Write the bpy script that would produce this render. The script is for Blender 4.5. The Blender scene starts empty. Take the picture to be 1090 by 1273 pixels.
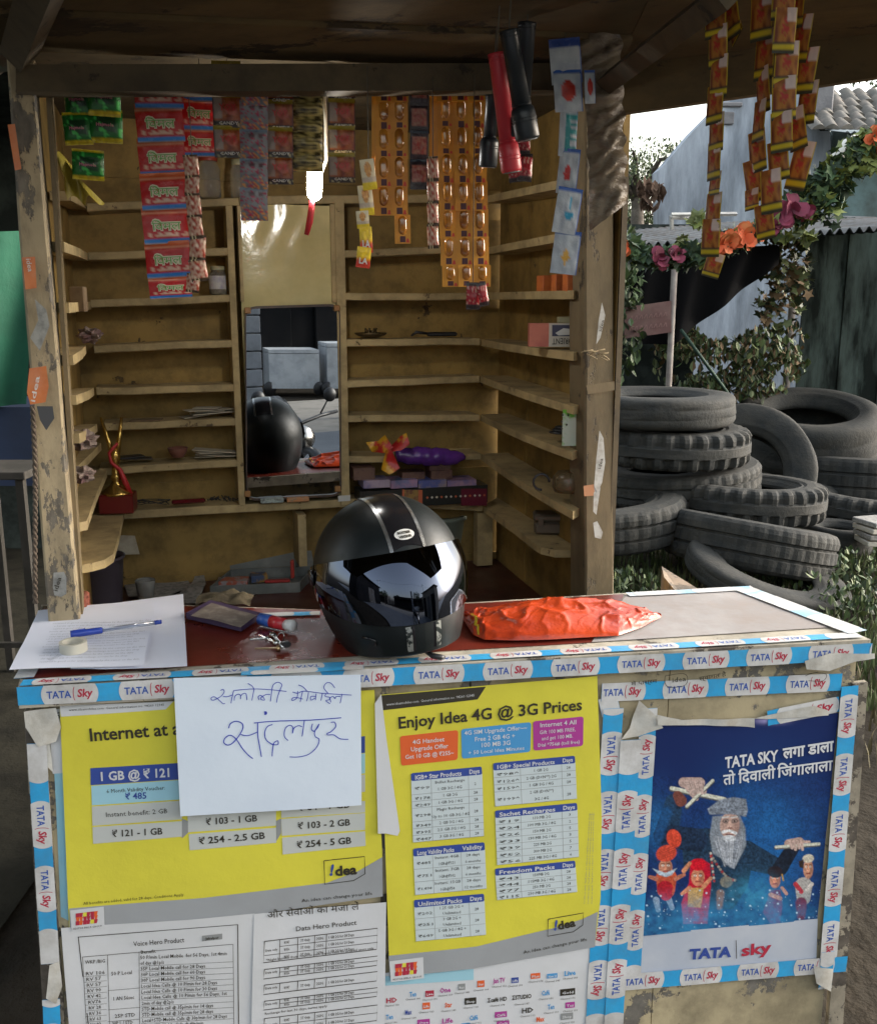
import bpy, math, random
import numpy as np
from mathutils import Vector, Matrix, noise
random.seed(7)
sc = bpy.context.scene
COL = sc.collection
R = math.radians
# ---------------------------------------------------------------- camera, sky, sun, exposure
F, CX, CY = 1200.0, 545.0, 636.5
PITCH = math.atan(261.5 / F)
EYE = Vector((0, 0, 1.55))
cam = bpy.data.cameras.new('camera')
cam.sensor_fit = 'VERTICAL'; cam.sensor_height = 24.0; cam.lens = 24.0 * F / 1273.0
cam.clip_start = 0.05; cam.clip_end = 500
camo = bpy.data.objects.new('camera', cam); COL.objects.link(camo)
camo.location = EYE; camo.rotation_euler = (math.pi / 2 - PITCH, 0, 0)
sc.camera = camo
SUN_EL, SUN_AZ = R(22), R(80)           # low sun off to the right, behind thin cloud
w = bpy.data.worlds.new('World'); sc.world = w; w.use_nodes = True
nt = w.node_tree; nt.nodes.clear()
sky = nt.nodes.new('ShaderNodeTexSky'); sky.sky_type = 'NISHITA'; sky.sun_disc = False
sky.sun_elevation = SUN_EL; sky.sun_rotation = SUN_AZ
sky.air_density = 1.6; sky.dust_density = 4.0; sky.ozone_density = 1.0
hs = nt.nodes.new('ShaderNodeHueSaturation'); hs.inputs['Saturation'].default_value = 0.42
bg = nt.nodes.new('ShaderNodeBackground'); bg.inputs[1].default_value = 0.15
wo = nt.nodes.new('ShaderNodeOutputWorld')
nt.links.new(sky.outputs[0], hs.inputs['Color']); nt.links.new(hs.outputs[0], bg.inputs[0]); nt.links.new(bg.outputs[0], wo.inputs[0])
sl = bpy.data.lights.new('sun', 'SUN'); sl.energy = 0.5; sl.angle = R(48); sl.color = (1, 0.95, 0.88)
so = bpy.data.objects.new('sun', sl); COL.objects.link(so)
sdir = Vector((math.sin(SUN_AZ) * math.cos(SUN_EL), math.cos(SUN_AZ) * math.cos(SUN_EL), math.sin(SUN_EL)))
so.rotation_euler = sdir.to_track_quat('Z', 'Y').to_euler()
sc.view_settings.view_transform = 'Standard'; sc.view_settings.look = 'None'
sc.view_settings.gamma = 1; sc.view_settings.use_curve_mapping = False
sc.view_settings.exposure = 2.05

# ---------------------------------------------------------------- geometry helpers
SP, CP = math.sin(PITCH), math.cos(PITCH)
def ray(px, py):
    a = (px - CX) / F; b = (CY - py) / F
    return Vector((a, CP + b * SP, -SP + b * CP))
def hz(px, py, z):
    d = ray(px, py); return EYE + d * ((z - EYE.z) / d.z)
def hf(px, py, f):
    d = ray(px, py); return EYE + d * (f / d.y)
def hp(px, py, p0, n):
    d = ray(px, py); return EYE + d * ((p0 - EYE).dot(n) / d.dot(n))
def V(*a): return Vector(a)

class Surf:
    """A flat frame with origin o, axes e1 (right) e2 (up) and normal n, plus a gentle waviness."""
    def __init__(s, o, e1, e2, off=0.0, amp=0.0, fr=7.0, seed=0, extra=None):
        s.o = o.copy(); s.e1 = e1.normalized(); s.e2 = e2.normalized(); s.n = s.e1.cross(s.e2).normalized()
        s.off, s.amp, s.fr, s.seed, s.extra = off, amp, fr, seed, extra
    def copy(s, off=None, amp=None, seed=None, extra=None, fr=None):
        return Surf(s.o, s.e1, s.e2, s.off if off is None else off, s.amp if amp is None else amp,
                    s.fr if fr is None else fr, s.seed if seed is None else seed, extra)
    def uv(s, px, py):
        q = hp(px, py, s.o + s.n * s.off, s.n) - s.o
        return (q.dot(s.e1), q.dot(s.e2))
    def P(s, u, v, lift=0.0):
        h = s.off + lift
        if s.amp: h += s.amp * noise.noise((u * s.fr, v * s.fr, s.seed * 3.7))
        if s.extra: h += s.extra(u, v)
        return s.o + s.e1 * u + s.e2 * v + s.n * h
def vsurf(A, B, off=0.0, **k):
    A = Vector((A[0], A[1], 0)); B = Vector((B[0], B[1], 0))
    return Surf(A, B - A, Vector((0, 0, 1)), off, **k)

# ---------------------------------------------------------------- objects
def tag(o, label=None, cat=None, group=None, kind=None):
    if label: o['label'] = label
    if cat: o['category'] = cat
    if group: o['group'] = group
    if kind: o['kind'] = kind
    return o
def empty(name, loc, label=None, cat=None, group=None, kind=None):
    o = bpy.data.objects.new(name, None); COL.objects.link(o)
    o.location = loc; o.empty_display_size = 0.05
    return tag(o, label, cat, group, kind)
def wpos(o):
    return Vector((0, 0, 0)) if o is None else o.location + wpos(o.parent)

class MB:
    def __init__(s): s.v = []; s.f = []; s.m = []; s.sm = []; s.c = None
    def add(s, vs, fs, m=0, sm=False):
        b = len(s.v); s.v.extend([Vector(p) for p in vs])
        for f in fs: s.f.append(tuple(b + i for i in f)); s.m.append(m); s.sm.append(sm)
        return s
    def prism(s, bot, top, m=0, sm=False):
        n = len(bot); vs = list(bot) + list(top)
        fs = [tuple(range(n - 1, -1, -1)), tuple(range(n, 2 * n))]
        fs += [(i, (i + 1) % n, n + (i + 1) % n, n + i) for i in range(n)]
        return s.add(vs, fs, m, sm)
    def box(s, c, size, m=0, M=None, bev=0.0):
        x, y, z = [k / 2 for k in size]; c = Vector(c)
        if bev <= 0:
            vs = [V(i * x, j * y, k * z) for k in (-1, 1) for j in (-1, 1) for i in (-1, 1)]
            fs = [(0, 2, 3, 1), (4, 5, 7, 6), (0, 1, 5, 4), (2, 6, 7, 3), (0, 4, 6, 2), (1, 3, 7, 5)]
        else:
            vs = []; b = bev
            def ring(zz, sx, sy, bb):
                return [V(sx - bb, -sy, zz), V(sx, -sy + bb, zz), V(sx, sy - bb, zz), V(sx - bb, sy, zz),
                        V(-sx + bb, sy, zz), V(-sx, sy - bb, zz), V(-sx, -sy + bb, zz), V(-sx + bb, -sy, zz)]
            vs = ring(-z, x - b, y - b, b * .5) + ring(-z + b, x, y, b) + ring(z - b, x, y, b) + ring(z, x - b, y - b, b * .5)
            fs = [tuple(range(7, -1, -1)), tuple(range(24, 32))]
            for r in range(3):
                fs += [(r * 8 + i, r * 8 + (i + 1) % 8, r * 8 + 8 + (i + 1) % 8, r * 8 + 8 + i) for i in range(8)]
        if M is not None: vs = [M @ p for p in vs]
        return s.add([c + p for p in vs], fs, m)
    def tube(s, pts, r, n=8, m=0, caps=True, sm=True):
        pts = [Vector(p) for p in pts]; rs = r if isinstance(r, (list, tuple)) else [r] * len(pts)
        vs = []; up = None
        for i, p in enumerate(pts):
            t = (pts[min(i + 1, len(pts) - 1)] - pts[max(i - 1, 0)]).normalized()
            if up is None: up = V(0, 0, 1) if abs(t.z) < .9 else V(1, 0, 0)
            a = t.cross(up)
            if a.length < 1e-4: a = t.cross(V(0, 1, 0))
            a.normalize(); b = a.cross(t).normalized(); up = b
            for k in range(n):
                an = 2 * math.pi * k / n
                vs.append(p + (a * math.cos(an) + b * math.sin(an)) * rs[i])
        fs = []
        for i in range(len(pts) - 1):
            for k in range(n):
                fs.append((i * n + k, i * n + (k + 1) % n, (i + 1) * n + (k + 1) % n, (i + 1) * n + k))
        if caps:
            fs.append(tuple(range(n - 1, -1, -1))); fs.append(tuple((len(pts) - 1) * n + k for k in range(n)))
        return s.add(vs, fs, m, sm)
    def lathe(s, prof, c=(0, 0, 0), M=None, n=20, m=0, sm=True, caps=True):
        c = Vector(c); vs = []
        for (r, z) in prof:
            for k in range(n):
                an = 2 * math.pi * k / n; p = V(r * math.cos(an), r * math.sin(an), z)
                vs.append(c + (M @ p if M is not None else p))
        fs = []
        for i in range(len(prof) - 1):
            for k in range(n): fs.append((i * n + k, i * n + (k + 1) % n, (i + 1) * n + (k + 1) % n, (i + 1) * n + k))
        if caps:
            if prof[0][0] > 1e-4: fs.append(tuple(range(n - 1, -1, -1)))
            if prof[-1][0] > 1e-4: fs.append(tuple((len(prof) - 1) * n + k for k in range(n)))
        return s.add(vs, fs, m, sm)
    def grid(s, fn, nx, ny, m=0, sm=True, mf=None):
        vs = [fn(i / nx, j / ny) for j in range(ny + 1) for i in range(nx + 1)]
        b = len(s.v); s.v.extend(vs)
        for j in range(ny):
            for i in range(nx):
                a = b + j * (nx + 1) + i
                s.f.append((a, a + 1, a + nx + 2, a + nx + 1)); s.m.append(mf(i / nx, j / ny) if mf else m); s.sm.append(sm)
        return s
    def merge(s, o, m=0):
        b = len(s.v); s.v.extend(o.v); s.f.extend(tuple(b + i for i in f) for f in o.f); s.m.extend(k + m for k in o.m); s.sm.extend(o.sm); return s
    def build(s, name, mats, parent=None, origin=None, colors=None):
        if not isinstance(mats, (list, tuple)): mats = [mats]
        org = wpos(parent) if parent is not None else Vector((0, 0, 0))
        loc = Vector((0, 0, 0))
        if parent is None:
            if origin is None:
                xs = np.array([tuple(p) for p in s.v]); c = xs.mean(0); origin = (c[0], c[1], xs[:, 2].min())
            loc = Vector(origin)
        me = bpy.data.meshes.new(name)
        off = org + loc
        me.from_pydata([tuple(p - off) for p in s.v], [], s.f)
        for mt in mats: me.materials.append(mt)
        me.polygons.foreach_set('material_index', s.m); me.polygons.foreach_set('use_smooth', s.sm)
        if colors is not None:
            ca = me.color_attributes.new('Col', 'FLOAT_COLOR', 'POINT')
            ca.data.foreach_set('color', np.asarray(colors, dtype=np.float32).ravel())
        me.update()
        o = bpy.data.objects.new(name, me); COL.objects.link(o)
        if parent is not None: o.parent = parent
        o.location = loc
        return o
def kids(o): return [c for c in bpy.data.objects if c.parent == o]
def copy_tree(o, parent=None, ch=None):
    c = o.copy(); COL.objects.link(c); c.parent = parent
    for k in kids(o): copy_tree(k, c)
    return c

# ---------------------------------------------------------------- materials
MATS = {}
def srgb(r, g, b):
    f = lambda c: (c / 255 / 12.92) if c / 255 <= 0.04045 else ((c / 255 + 0.055) / 1.055) ** 2.4
    return (f(r), f(g), f(b))
def mat(name, col=(.5, .5, .5), rough=.6, metal=0.0, col2=None, scale=20.0, stretch=(1, 1, 1), bump=0.0, bscale=None,
        dirt=0.0, dscale=6.0, dcol=(.05, .04, .03), thr=(.45, .65), coat=0.0, spec=None, ior=None, emit=None, estr=0.0,
        attr=False, rvar=0.0, trans=0.0, alpha=1.0, detail=5.0, sheen=0.0):
    if name in MATS: return MATS[name]
    m = bpy.data.materials.new(name); m.use_nodes = True; t = m.node_tree; t.nodes.clear()
    N = t.nodes.new; L = t.links.new
    out = N('ShaderNodeOutputMaterial'); b = N('ShaderNodeBsdfPrincipled'); L(b.outputs[0], out.inputs[0])
    tc = N('ShaderNodeNewGeometry'); mp = N('ShaderNodeMapping'); L(tc.outputs['Position'], mp.inputs[0]); mp.inputs['Scale'].default_value = stretch
    def nz(sc_, det=detail, rg=.6):
        n = N('ShaderNodeTexNoise'); n.inputs['Scale'].default_value = sc_; n.inputs['Detail'].default_value = det
        n.inputs['Roughness'].default_value = rg; L(mp.outputs[0], n.inputs['Vector']); return n
    def ramp(src, a, c_):
        r = N('ShaderNodeMapRange'); r.inputs[1].default_value = a; r.inputs[2].default_value = c_; L(src, r.inputs[0]); return r.outputs[0]
    def mix(fac, a, c_):
        x = N('ShaderNodeMix'); x.data_type = 'RGBA'
        if isinstance(fac, float): x.inputs[0].default_value = fac
        else: L(fac, x.inputs[0])
        for k, q in ((6, a), (7, c_)):
            if isinstance(q, tuple): x.inputs[k].default_value = (*q[:3], 1)
            else: L(q, x.inputs[k])
        return x.outputs[2]
    base = tuple(col[:3])
    if attr:
        a = N('ShaderNodeVertexColor'); a.layer_name = 'Col'; base = a.outputs[0]
    n1 = None
    if col2 is not None:
        n1 = nz(scale); base = mix(ramp(n1.outputs[0], thr[0], thr[1]), base, tuple(col2[:3]))
    if dirt > 0:
        n2 = nz(dscale, 8.0, .7); f = ramp(n2.outputs[0], .42, .75)
        mm = N('ShaderNodeMath'); mm.operation = 'MULTIPLY'; mm.inputs[1].default_value = dirt; L(f, mm.inputs[0])
        base = mix(mm.outputs[0], base, tuple(dcol[:3]))
    if isinstance(base, tuple): b.inputs['Base Color'].default_value = (*base, 1)
    else: L(base, b.inputs['Base Color'])
    b.inputs['Roughness'].default_value = rough; b.inputs['Metallic'].default_value = metal
    if rvar > 0:
        n4 = nz(scale * 1.7); rr = N('ShaderNodeMapRange'); L(n4.outputs[0], rr.inputs[0]); rr.inputs[1].default_value = .3; rr.inputs[2].default_value = .7
        rr.inputs[3].default_value = max(.02, rough - rvar); rr.inputs[4].default_value = min(1, rough + rvar); L(rr.outputs[0], b.inputs['Roughness'])
    if coat: b.inputs['Coat Weight'].default_value = coat; b.inputs['Coat Roughness'].default_value = .08
    if ior: b.inputs['IOR'].default_value = ior
    if spec is not None: b.inputs['Specular IOR Level'].default_value = spec
    if trans: b.inputs['Transmission Weight'].default_value = trans
    if alpha < 1: b.inputs['Alpha'].default_value = alpha
    if emit: b.inputs['Emission Color'].default_value = (*emit, 1); b.inputs['Emission Strength'].default_value = estr
    if bump > 0:
        n3 = nz(bscale or scale * 2, 6.0, .65); bp = N('ShaderNodeBump'); bp.inputs['Strength'].default_value = 1.0
        bp.inputs['Distance'].default_value = bump; L(n3.outputs[0], bp.inputs['Height']); L(bp.outputs[0], b.inputs['Normal'])
    MATS[name] = m
    return m

def wood_mat(name, paint, bare, k=1.0, wear=.35, sz=(1, 1, 1), rough=.75):
    """Old paint over wood: tone drift, dirt, scratches and chips down to grey-brown wood."""
    if name in MATS: return MATS[name]
    m = bpy.data.materials.new(name); m.use_nodes = True; t = m.node_tree; t.nodes.clear(); N = t.nodes.new; L = t.links.new
    out = N('ShaderNodeOutputMaterial'); b = N('ShaderNodeBsdfPrincipled'); L(b.outputs[0], out.inputs[0])
    g = N('ShaderNodeNewGeometry'); mp = N('ShaderNodeMapping'); L(g.outputs['Position'], mp.inputs[0]); mp.inputs['Scale'].default_value = sz
    def nz(s, d=6., r=.6, src=mp):
        n = N('ShaderNodeTexNoise'); n.inputs['Scale'].default_value = s * k; n.inputs['Detail'].default_value = d; n.inputs['Roughness'].default_value = r
        L(src.outputs[0], n.inputs['Vector']); return n.outputs[0]
    def rg(s, a, c, lo=0., hi=1.):
        r = N('ShaderNodeMapRange'); L(s, r.inputs[0]); r.inputs[1].default_value = a; r.inputs[2].default_value = c; r.inputs[3].default_value = lo; r.inputs[4].default_value = hi; return r.outputs[0]
    def mx(f, a, c):
        x = N('ShaderNodeMix'); x.data_type = 'RGBA'; L(f, x.inputs[0])
        for kk, q in ((6, a), (7, c)):
            if isinstance(q, tuple): x.inputs[kk].default_value = (*q, 1)
            else: L(q, x.inputs[kk])
        return x.outputs[2]
    d1 = tuple(c * .52 for c in paint)
    c1 = mx(rg(nz(3.5), .35, .7), paint, d1)
    c2 = mx(rg(nz(14, 9, .7), .46, .76, 0, .8), c1, tuple(c * .30 for c in paint))
    chip = nz(11, 10, .72)
    f = rg(chip, .70 - wear * .35, .72 - wear * .35)
    c3 = mx(f, c2, mx(rg(nz(40), .3, .7), bare, tuple(c * .4 for c in bare)))
    L(c3, b.inputs['Base Color']); b.inputs['Roughness'].default_value = rough
    bp = N('ShaderNodeBump'); bp.inputs['Distance'].default_value = .0016; bp.inputs['Strength'].default_value = .8
    ad = N('ShaderNodeMath'); ad.operation = 'MULTIPLY_ADD'; L(nz(60, 6, .7), ad.inputs[0]); ad.inputs[1].default_value = .6
    inv = rg(f, 0, 1, .6, 0); L(inv, ad.inputs[2]); L(ad.outputs[0], bp.inputs['Height']); L(bp.outputs[0], b.inputs['Normal'])
    MATS[name] = m
    return m

# ---------------------------------------------------------------- lettering
_TX = {}
def text_mesh(s, bold=0.0, res=2, shear=0.0):
    key = (s, bold, res, shear)
    if key in _TX: return _TX[key]
    c = bpy.data.curves.new('lettering', 'FONT'); c.body = s; c.resolution_u = res; c.offset = bold; c.shear = shear
    o = bpy.data.objects.new('lettering', c); COL.objects.link(o)
    bpy.context.view_layer.update()
    dg = bpy.context.evaluated_depsgraph_get()
    me = bpy.data.meshes.new_from_object(o.evaluated_get(dg))
    vs = [(v.co.x, v.co.y) for v in me.vertices]; fs = [tuple(p.vertices) for p in me.polygons]
    bpy.data.objects.remove(o); bpy.data.curves.remove(c); bpy.data.meshes.remove(me)
    xs = [v[0] for v in vs] or [0, 1]
    _TX[key] = (vs, fs, min(xs), max(xs))
    return _TX[key]
def text_uv(mb, S, s, u0, v0, u1, v1, h, lift, m=0, bold=0.0, res=2, shear=0.0):
    """Lay the text s on surface S from (u0,v0) to (u1,v1) (metres), capital height h metres."""
    vs, fs, x0, x1 = text_mesh(s, bold, res, shear)
    if not fs: return
    du, dv = u1 - u0, v1 - v0; ln = math.hypot(du, dv); ex = (du / (x1 - x0), dv / (x1 - x0)); ey = (-dv / ln * h / .72, du / ln * h / .72)
    mb.add([S.P(u0 + (x - x0) * ex[0] + y * ey[0], v0 + (x - x0) * ex[1] + y * ey[1], lift) for x, y in vs], fs, m)
def text_px(mb, S, s, p0, p1, hpx, lift, m=0, bold=0.0, res=2, shear=0.0):
    a = S.uv(*p0); b = S.uv(*p1)
    dx, dy = p1[0] - p0[0], p1[1] - p0[1]; l = math.hypot(dx, dy)
    c = S.uv(p0[0] + dy / l * hpx, p0[1] - dx / l * hpx); h = math.hypot(c[0] - a[0], c[1] - a[1])
    text_uv(mb, S, s, a[0], a[1], b[0], b[1], h, lift, m, bold, res, shear)
def quad_px(mb, S, q, lift=0.0, m=0, nx=1, ny=1, top=None):
    uv = [S.uv(*p) for p in q]                       # TL TR BR BL
    def fn(a, b):
        u = (1 - b) * ((1 - a) * uv[0][0] + a * uv[1][0]) + b * ((1 - a) * uv[3][0] + a * uv[2][0])
        v = (1 - b) * ((1 - a) * uv[0][1] + a * uv[1][1]) + b * ((1 - a) * uv[3][1] + a * uv[2][1])
        return S.P(u, v, lift)
    # rows run downwards: flip winding so faces look along +n
    vs = [fn(i / nx, j / ny) for j in range(ny + 1) for i in range(nx + 1)]
    fs = [(j * (nx + 1) + i, (j + 1) * (nx + 1) + i, (j + 1) * (nx + 1) + i + 1, j * (nx + 1) + i + 1) for j in range(ny) for i in range(nx)]
    mb.add(vs, fs, m, True)
def clip_poly(P, k, s, sg):
    o = []
    for i in range(len(P)):
        a, b = P[i], P[(i + 1) % len(P)]; ia, ib = (a[k] - s) * sg >= 0, (b[k] - s) * sg >= 0
        if ia: o.append(a)
        if ia != ib:
            t = (s - a[k]) / (b[k] - a[k]); o.append((a[0] + t * (b[0] - a[0]), a[1] + t * (b[1] - a[1])))
    return o
def poly_px(mb, S, pts, lift=0.0, m=0, cell=.02):
    """A convex outline in picture points laid on S, cut into cells so that it follows the waviness."""
    poly_uv(mb, S, [S.uv(*p) for p in pts], lift, m, cell)
def poly_uv(mb, S, P, lift=0.0, m=0, cell=.02):
    ar = sum(P[i][0] * P[(i + 1) % len(P)][1] - P[(i + 1) % len(P)][0] * P[i][1] for i in range(len(P)))
    if ar < 0: P = P[::-1]
    us = [p[0] for p in P]; vs = [p[1] for p in P]
    if S.amp == 0 and not S.extra: cell = 9
    nx = max(1, int((max(us) - min(us)) / cell)); ny = max(1, int((max(vs) - min(vs)) / cell))
    idx = {}
    def vid(q):
        k = (round(q[0], 5), round(q[1], 5))
        if k not in idx: idx[k] = len(mb.v); mb.v.append(S.P(q[0], q[1], lift))
        return idx[k]
    for i in range(nx):
        a = min(us) + (max(us) - min(us)) * i / nx; b = min(us) + (max(us) - min(us)) * (i + 1) / nx
        C = clip_poly(clip_poly(P, 0, a, 1), 0, b, -1) if nx > 1 else P
        if len(C) < 3: continue
        for j in range(ny):
            c = min(vs) + (max(vs) - min(vs)) * j / ny; d = min(vs) + (max(vs) - min(vs)) * (j + 1) / ny
            D = clip_poly(clip_poly(C, 1, c, 1), 1, d, -1) if ny > 1 else C
            ids = []
            for q in D:
                k = vid(q)
                if k not in ids: ids.append(k)
            if len(ids) >= 3: mb.f.append(tuple(ids)); mb.m.append(m); mb.sm.append(True)
def ribbon_px(mb, S, pts, wpx, lift, m=0, smooth=True):
    """A pen line through picture points."""
    if smooth and len(pts) > 2:
        o = []
        for i in range(len(pts) - 1):
            p0 = pts[max(i - 1, 0)]; p1 = pts[i]; p2 = pts[i + 1]; p3 = pts[min(i + 2, len(pts) - 1)]
            for k in range(5):
                t = k / 5
                o.append(tuple(.5 * (2 * p1[j] + (p2[j] - p0[j]) * t + (2 * p0[j] - 5 * p1[j] + 4 * p2[j] - p3[j]) * t * t + (3 * p1[j] - p0[j] - 3 * p2[j] + p3[j]) * t ** 3) for j in (0, 1)))
        o.append(pts[-1]); pts = o
    uv = [S.uv(*p) for p in pts]; a = S.uv(pts[0][0] + 1, pts[0][1]); wd = math.hypot(a[0] - uv[0][0], a[1] - uv[0][1]) * wpx / 2
    vs = []
    for i, p in enumerate(uv):
        q = uv[min(i + 1, len(uv) - 1)]; r_ = uv[max(i - 1, 0)]; dx, dy = q[0] - r_[0], q[1] - r_[1]; l = math.hypot(dx, dy) or 1
        vs += [S.P(p[0] - dy / l * wd, p[1] + dx / l * wd, lift), S.P(p[0] + dy / l * wd, p[1] - dx / l * wd, lift)]
    mb.add(vs, [(2 * i, 2 * i + 1, 2 * i + 3, 2 * i + 2) for i in range(len(uv) - 1)], m)
# ================================================================ materials of the place
WOOD = wood_mat('tan_paint_wood', (.34, .218, .060), (.12, .075, .03), wear=.17)
WOOD2 = wood_mat('tan_paint_shelf', (.48, .365, .18), (.16, .11, .06), wear=.22)
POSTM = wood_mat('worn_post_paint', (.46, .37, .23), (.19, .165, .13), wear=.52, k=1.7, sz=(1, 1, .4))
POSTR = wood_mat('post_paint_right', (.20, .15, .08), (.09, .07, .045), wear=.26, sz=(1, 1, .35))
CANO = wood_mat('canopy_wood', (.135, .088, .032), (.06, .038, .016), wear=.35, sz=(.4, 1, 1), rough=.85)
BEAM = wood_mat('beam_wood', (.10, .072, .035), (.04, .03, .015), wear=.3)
CREAM = mat('cream_panel', (.60, .52, .26), .14, col2=(.50, .43, .20), scale=5, bump=.0012, bscale=12, dirt=.25, rvar=.06)
# ================================================================ ground
GROUND = mat('ground_earth', (.036, .030, .023), .95, col2=(.022, .019, .015), scale=5, bump=.02, bscale=18, dirt=.4, dscale=9, dcol=(.06, .052, .04), spec=.1)
mb = MB()
def gfn(a, b):
    x = -60 + 120 * a; y = -45 + 120 * b
    return V(x, y, -.02 + .03 * noise.noise((x * .6, y * .6, 0)) if abs(x) < 20 and abs(y) < 20 else -.02)
mb.grid(gfn, 150, 150)
tag(mb.build('ground', GROUND, origin=(0, 0, 0)), kind='structure')
ROAD = mat('asphalt_road', (.15, .16, .175), .7, col2=(.19, .2, .21), scale=1.3, bump=.004, bscale=60)
# the road behind the camera runs across
mb = MB(); mb.add([V(-50, -5.4, .03), V(60, -5.4 + 0, .03), V(60, -1.3, .03), V(-50, -1.3, .03)], [(0, 1, 2, 3)])
tag(mb.build('road', ROAD), kind='structure')
KERB = mat('pale_dirt_verge', (.33, .30, .26), .9, col2=(.24, .22, .19), scale=3)
mb = MB(); mb.add([V(-50, -9, .024), V(60, -9, .024), V(60, -5.4, .024), V(-50, -5.4, .024)], [(0, 1, 2, 3)])
tag(mb.build('road_verge', KERB), kind='structure')

# ================================================================ the kiosk
FL = V(-.6675, 1.78, 0); FR = V(.292, 2.06, 0); BL = V(-.86, 2.45, 0); BR = V(.123, 2.74, 0)
back = vsurf(BL, BR)                    # plane of the front edges of the back shelves; n points to the camera side
nb = Vector(back.n)
if nb.y > 0: nb = -nb
eb = (BR - BL).normalized()
def on_back(px, py, d=0.0):
    """Point on the vertical plane d behind the edges of the back shelves."""
    return hp(px, py, BL - nb * d, nb)
el = (BL - FL).normalized(); nl = V(el.y, -el.x, 0)          # left wall: nl points into the kiosk (right)
er = (BR - FR).normalized(); nr = V(-er.y, er.x, 0)          # right wall: nr points left
if nl.x < 0: nl = -nl
if nr.x > 0: nr = -nr
def on_left(px, py, d=0.0): return hp(px, py, FL - nl * d, nl)
def on_right(px, py, d=0.0): return hp(px, py, FR - nr * d, nr)
ZP = .78; ZT = .95
kiosk = empty('kiosk', (-.2, 2.2, 0), 'small tan painted wooden roadside kiosk lined with shelves, open at the front', 'kiosk')
def board(name, a, b, th, zb, zt, m, parent=kiosk, nrm=None):
    """upright board between plan points a and b, thickness th to the nrm side"""
    n = nrm.normalized() * th
    mb = MB(); mb.prism([V(a.x, a.y, zb), V(b.x, b.y, zb), V(b.x + n.x, b.y + n.y, zb), V(a.x + n.x, a.y + n.y, zb)],
                        [V(a.x, a.y, zt), V(b.x, b.y, zt), V(b.x + n.x, b.y + n.y, zt), V(a.x + n.x, a.y + n.y, zt)], 0)
    return mb.build(name, m, parent)
DW = .105
SD = .085
BLw = BL - nb * DW - nl * .045; BRw = BR - nb * DW - nr * SD; FLw = FL - nl * .045; FRw = FR - nr * SD
# back wall: sheets of board with real seams
zs = [.05, .80, 1.065, 1.30, 1.53, 1.775, 1.86, 2.06]
for i in range(len(zs) - 1):
    j = .004 * ((i * 7) % 3)
    board('back_board', BLw - nb * j - eb * .03, BRw - nb * j + eb * .03, .015, zs[i] - .002, zs[i + 1] + .002, WOOD, nrm=-nb)
for i, (a, b) in enumerate(((0, .34), (.34, .68), (.68, 1.0))):
    p, q = FLw.lerp(BLw, a), FLw.lerp(BLw, b)
    board('side_board', p, q, .015, .05, 2.06, WOOD, nrm=-nl)
    p, q = FRw.lerp(BRw, a), FRw.lerp(BRw, b)
    board('side_board', p - nr * .004 * (i % 2), q - nr * .004 * (i % 2), .015, .05, 2.06, WOOD, nrm=-nr)
# platform inside
MAROON = mat('maroon_platform', (.075, .018, .014), .38, col2=(.04, .012, .010), scale=6, dirt=.5, dscale=9, bump=.0006, rvar=.12)
mb = MB(); mb.prism([V(*FLw.xy, ZP - .02), V(*FRw.xy, ZP - .02), V(*BRw.xy, ZP - .02), V(*BLw.xy, ZP - .02)], [V(*FLw.xy, ZP), V(*FRw.xy, ZP), V(*BRw.xy, ZP), V(*BLw.xy, ZP)])
mb.build('platform', MAROON, kiosk)

def shelf_back(pl, pr, th=.019, name='shelf', extra=.0, wob=0.0):
    """A back shelf whose front top edge runs between two picture points."""
    A = on_back(*pl); B = on_back(*pr); mb = MB(); n = 8; r = []
    for i in range(n + 1):
        t = i / n; p = A.lerp(B, t) + nb * (extra + .004 * noise.noise((t * 3, pl[1] * .1, 1))); p.z += .004 * noise.noise((t * 2.5, pl[1] * .07, 4)) + wob * math.sin(math.pi * t)
        r.append(p)
    q = [p - nb * (DW + extra - .002) for p in r]
    dn = V(0, 0, -th)
    for i in range(n):
        # top, front, bottom
        e = r[i + 1] - r[i]
    vs = []
    for i in range(n + 1): vs += [q[i], r[i] - nb * .002, r[i] + V(0, 0, -.002), r[i] + dn + V(0, 0, .002), r[i] + dn - nb * .002, q[i] + dn]
    fs = []
    for i in range(n):
        for k in range(6): fs.append((i * 6 + k, (i + 1) * 6 + k, (i + 1) * 6 + (k + 1) % 6, i * 6 + (k + 1) % 6))
    fs += [tuple(range(5, -1, -1)), tuple(n * 6 + k for k in range(6))]
    mb.add(vs, fs); return mb.build(name, WOOD2, kiosk)
for a, b in (((108, 253), (297, 245)), ((110, 313), (289, 308)), ((113, 373), (292, 366)), ((117, 430), (295, 422)), ((120, 482), (296, 478)),
             ((129, 527), (298, 520)), ((124, 582), (299, 572))):
    shelf_back(a, b)
shelf_back((128, 637), (436, 620), .022)
for a, b in (((428, 310), (600, 305)), ((428, 363.5), (597, 364)), ((430, 422), (596, 421)), ((432, 474), (596, 467)), ((433, 517), (596, 515)), ((434, 567), (598, 563)),
             ((436, 621), (600, 628))):
    shelf_back(a, b)
shelf_back((298, 245), (602, 240), .021)
def upright(px0, px1, y0, y1, ex=.004, dpt=DW, m=None):
    ym = (y0 + y1) / 2
    a = on_back(px0, ym); b = on_back(px1, ym); zt = on_back(px0, y0).z; zb = on_back(px0, y1).z
    return board('upright', a + nb * ex, b + nb * ex, dpt + ex - .003, zb, zt, m or WOOD2, nrm=-nb)
upright(289, 297, 256, 628); upright(420, 431, 252, 628)
upright(371, 381, 640, 704); upright(596, 615, 640, 706, -.02, .06)
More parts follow.
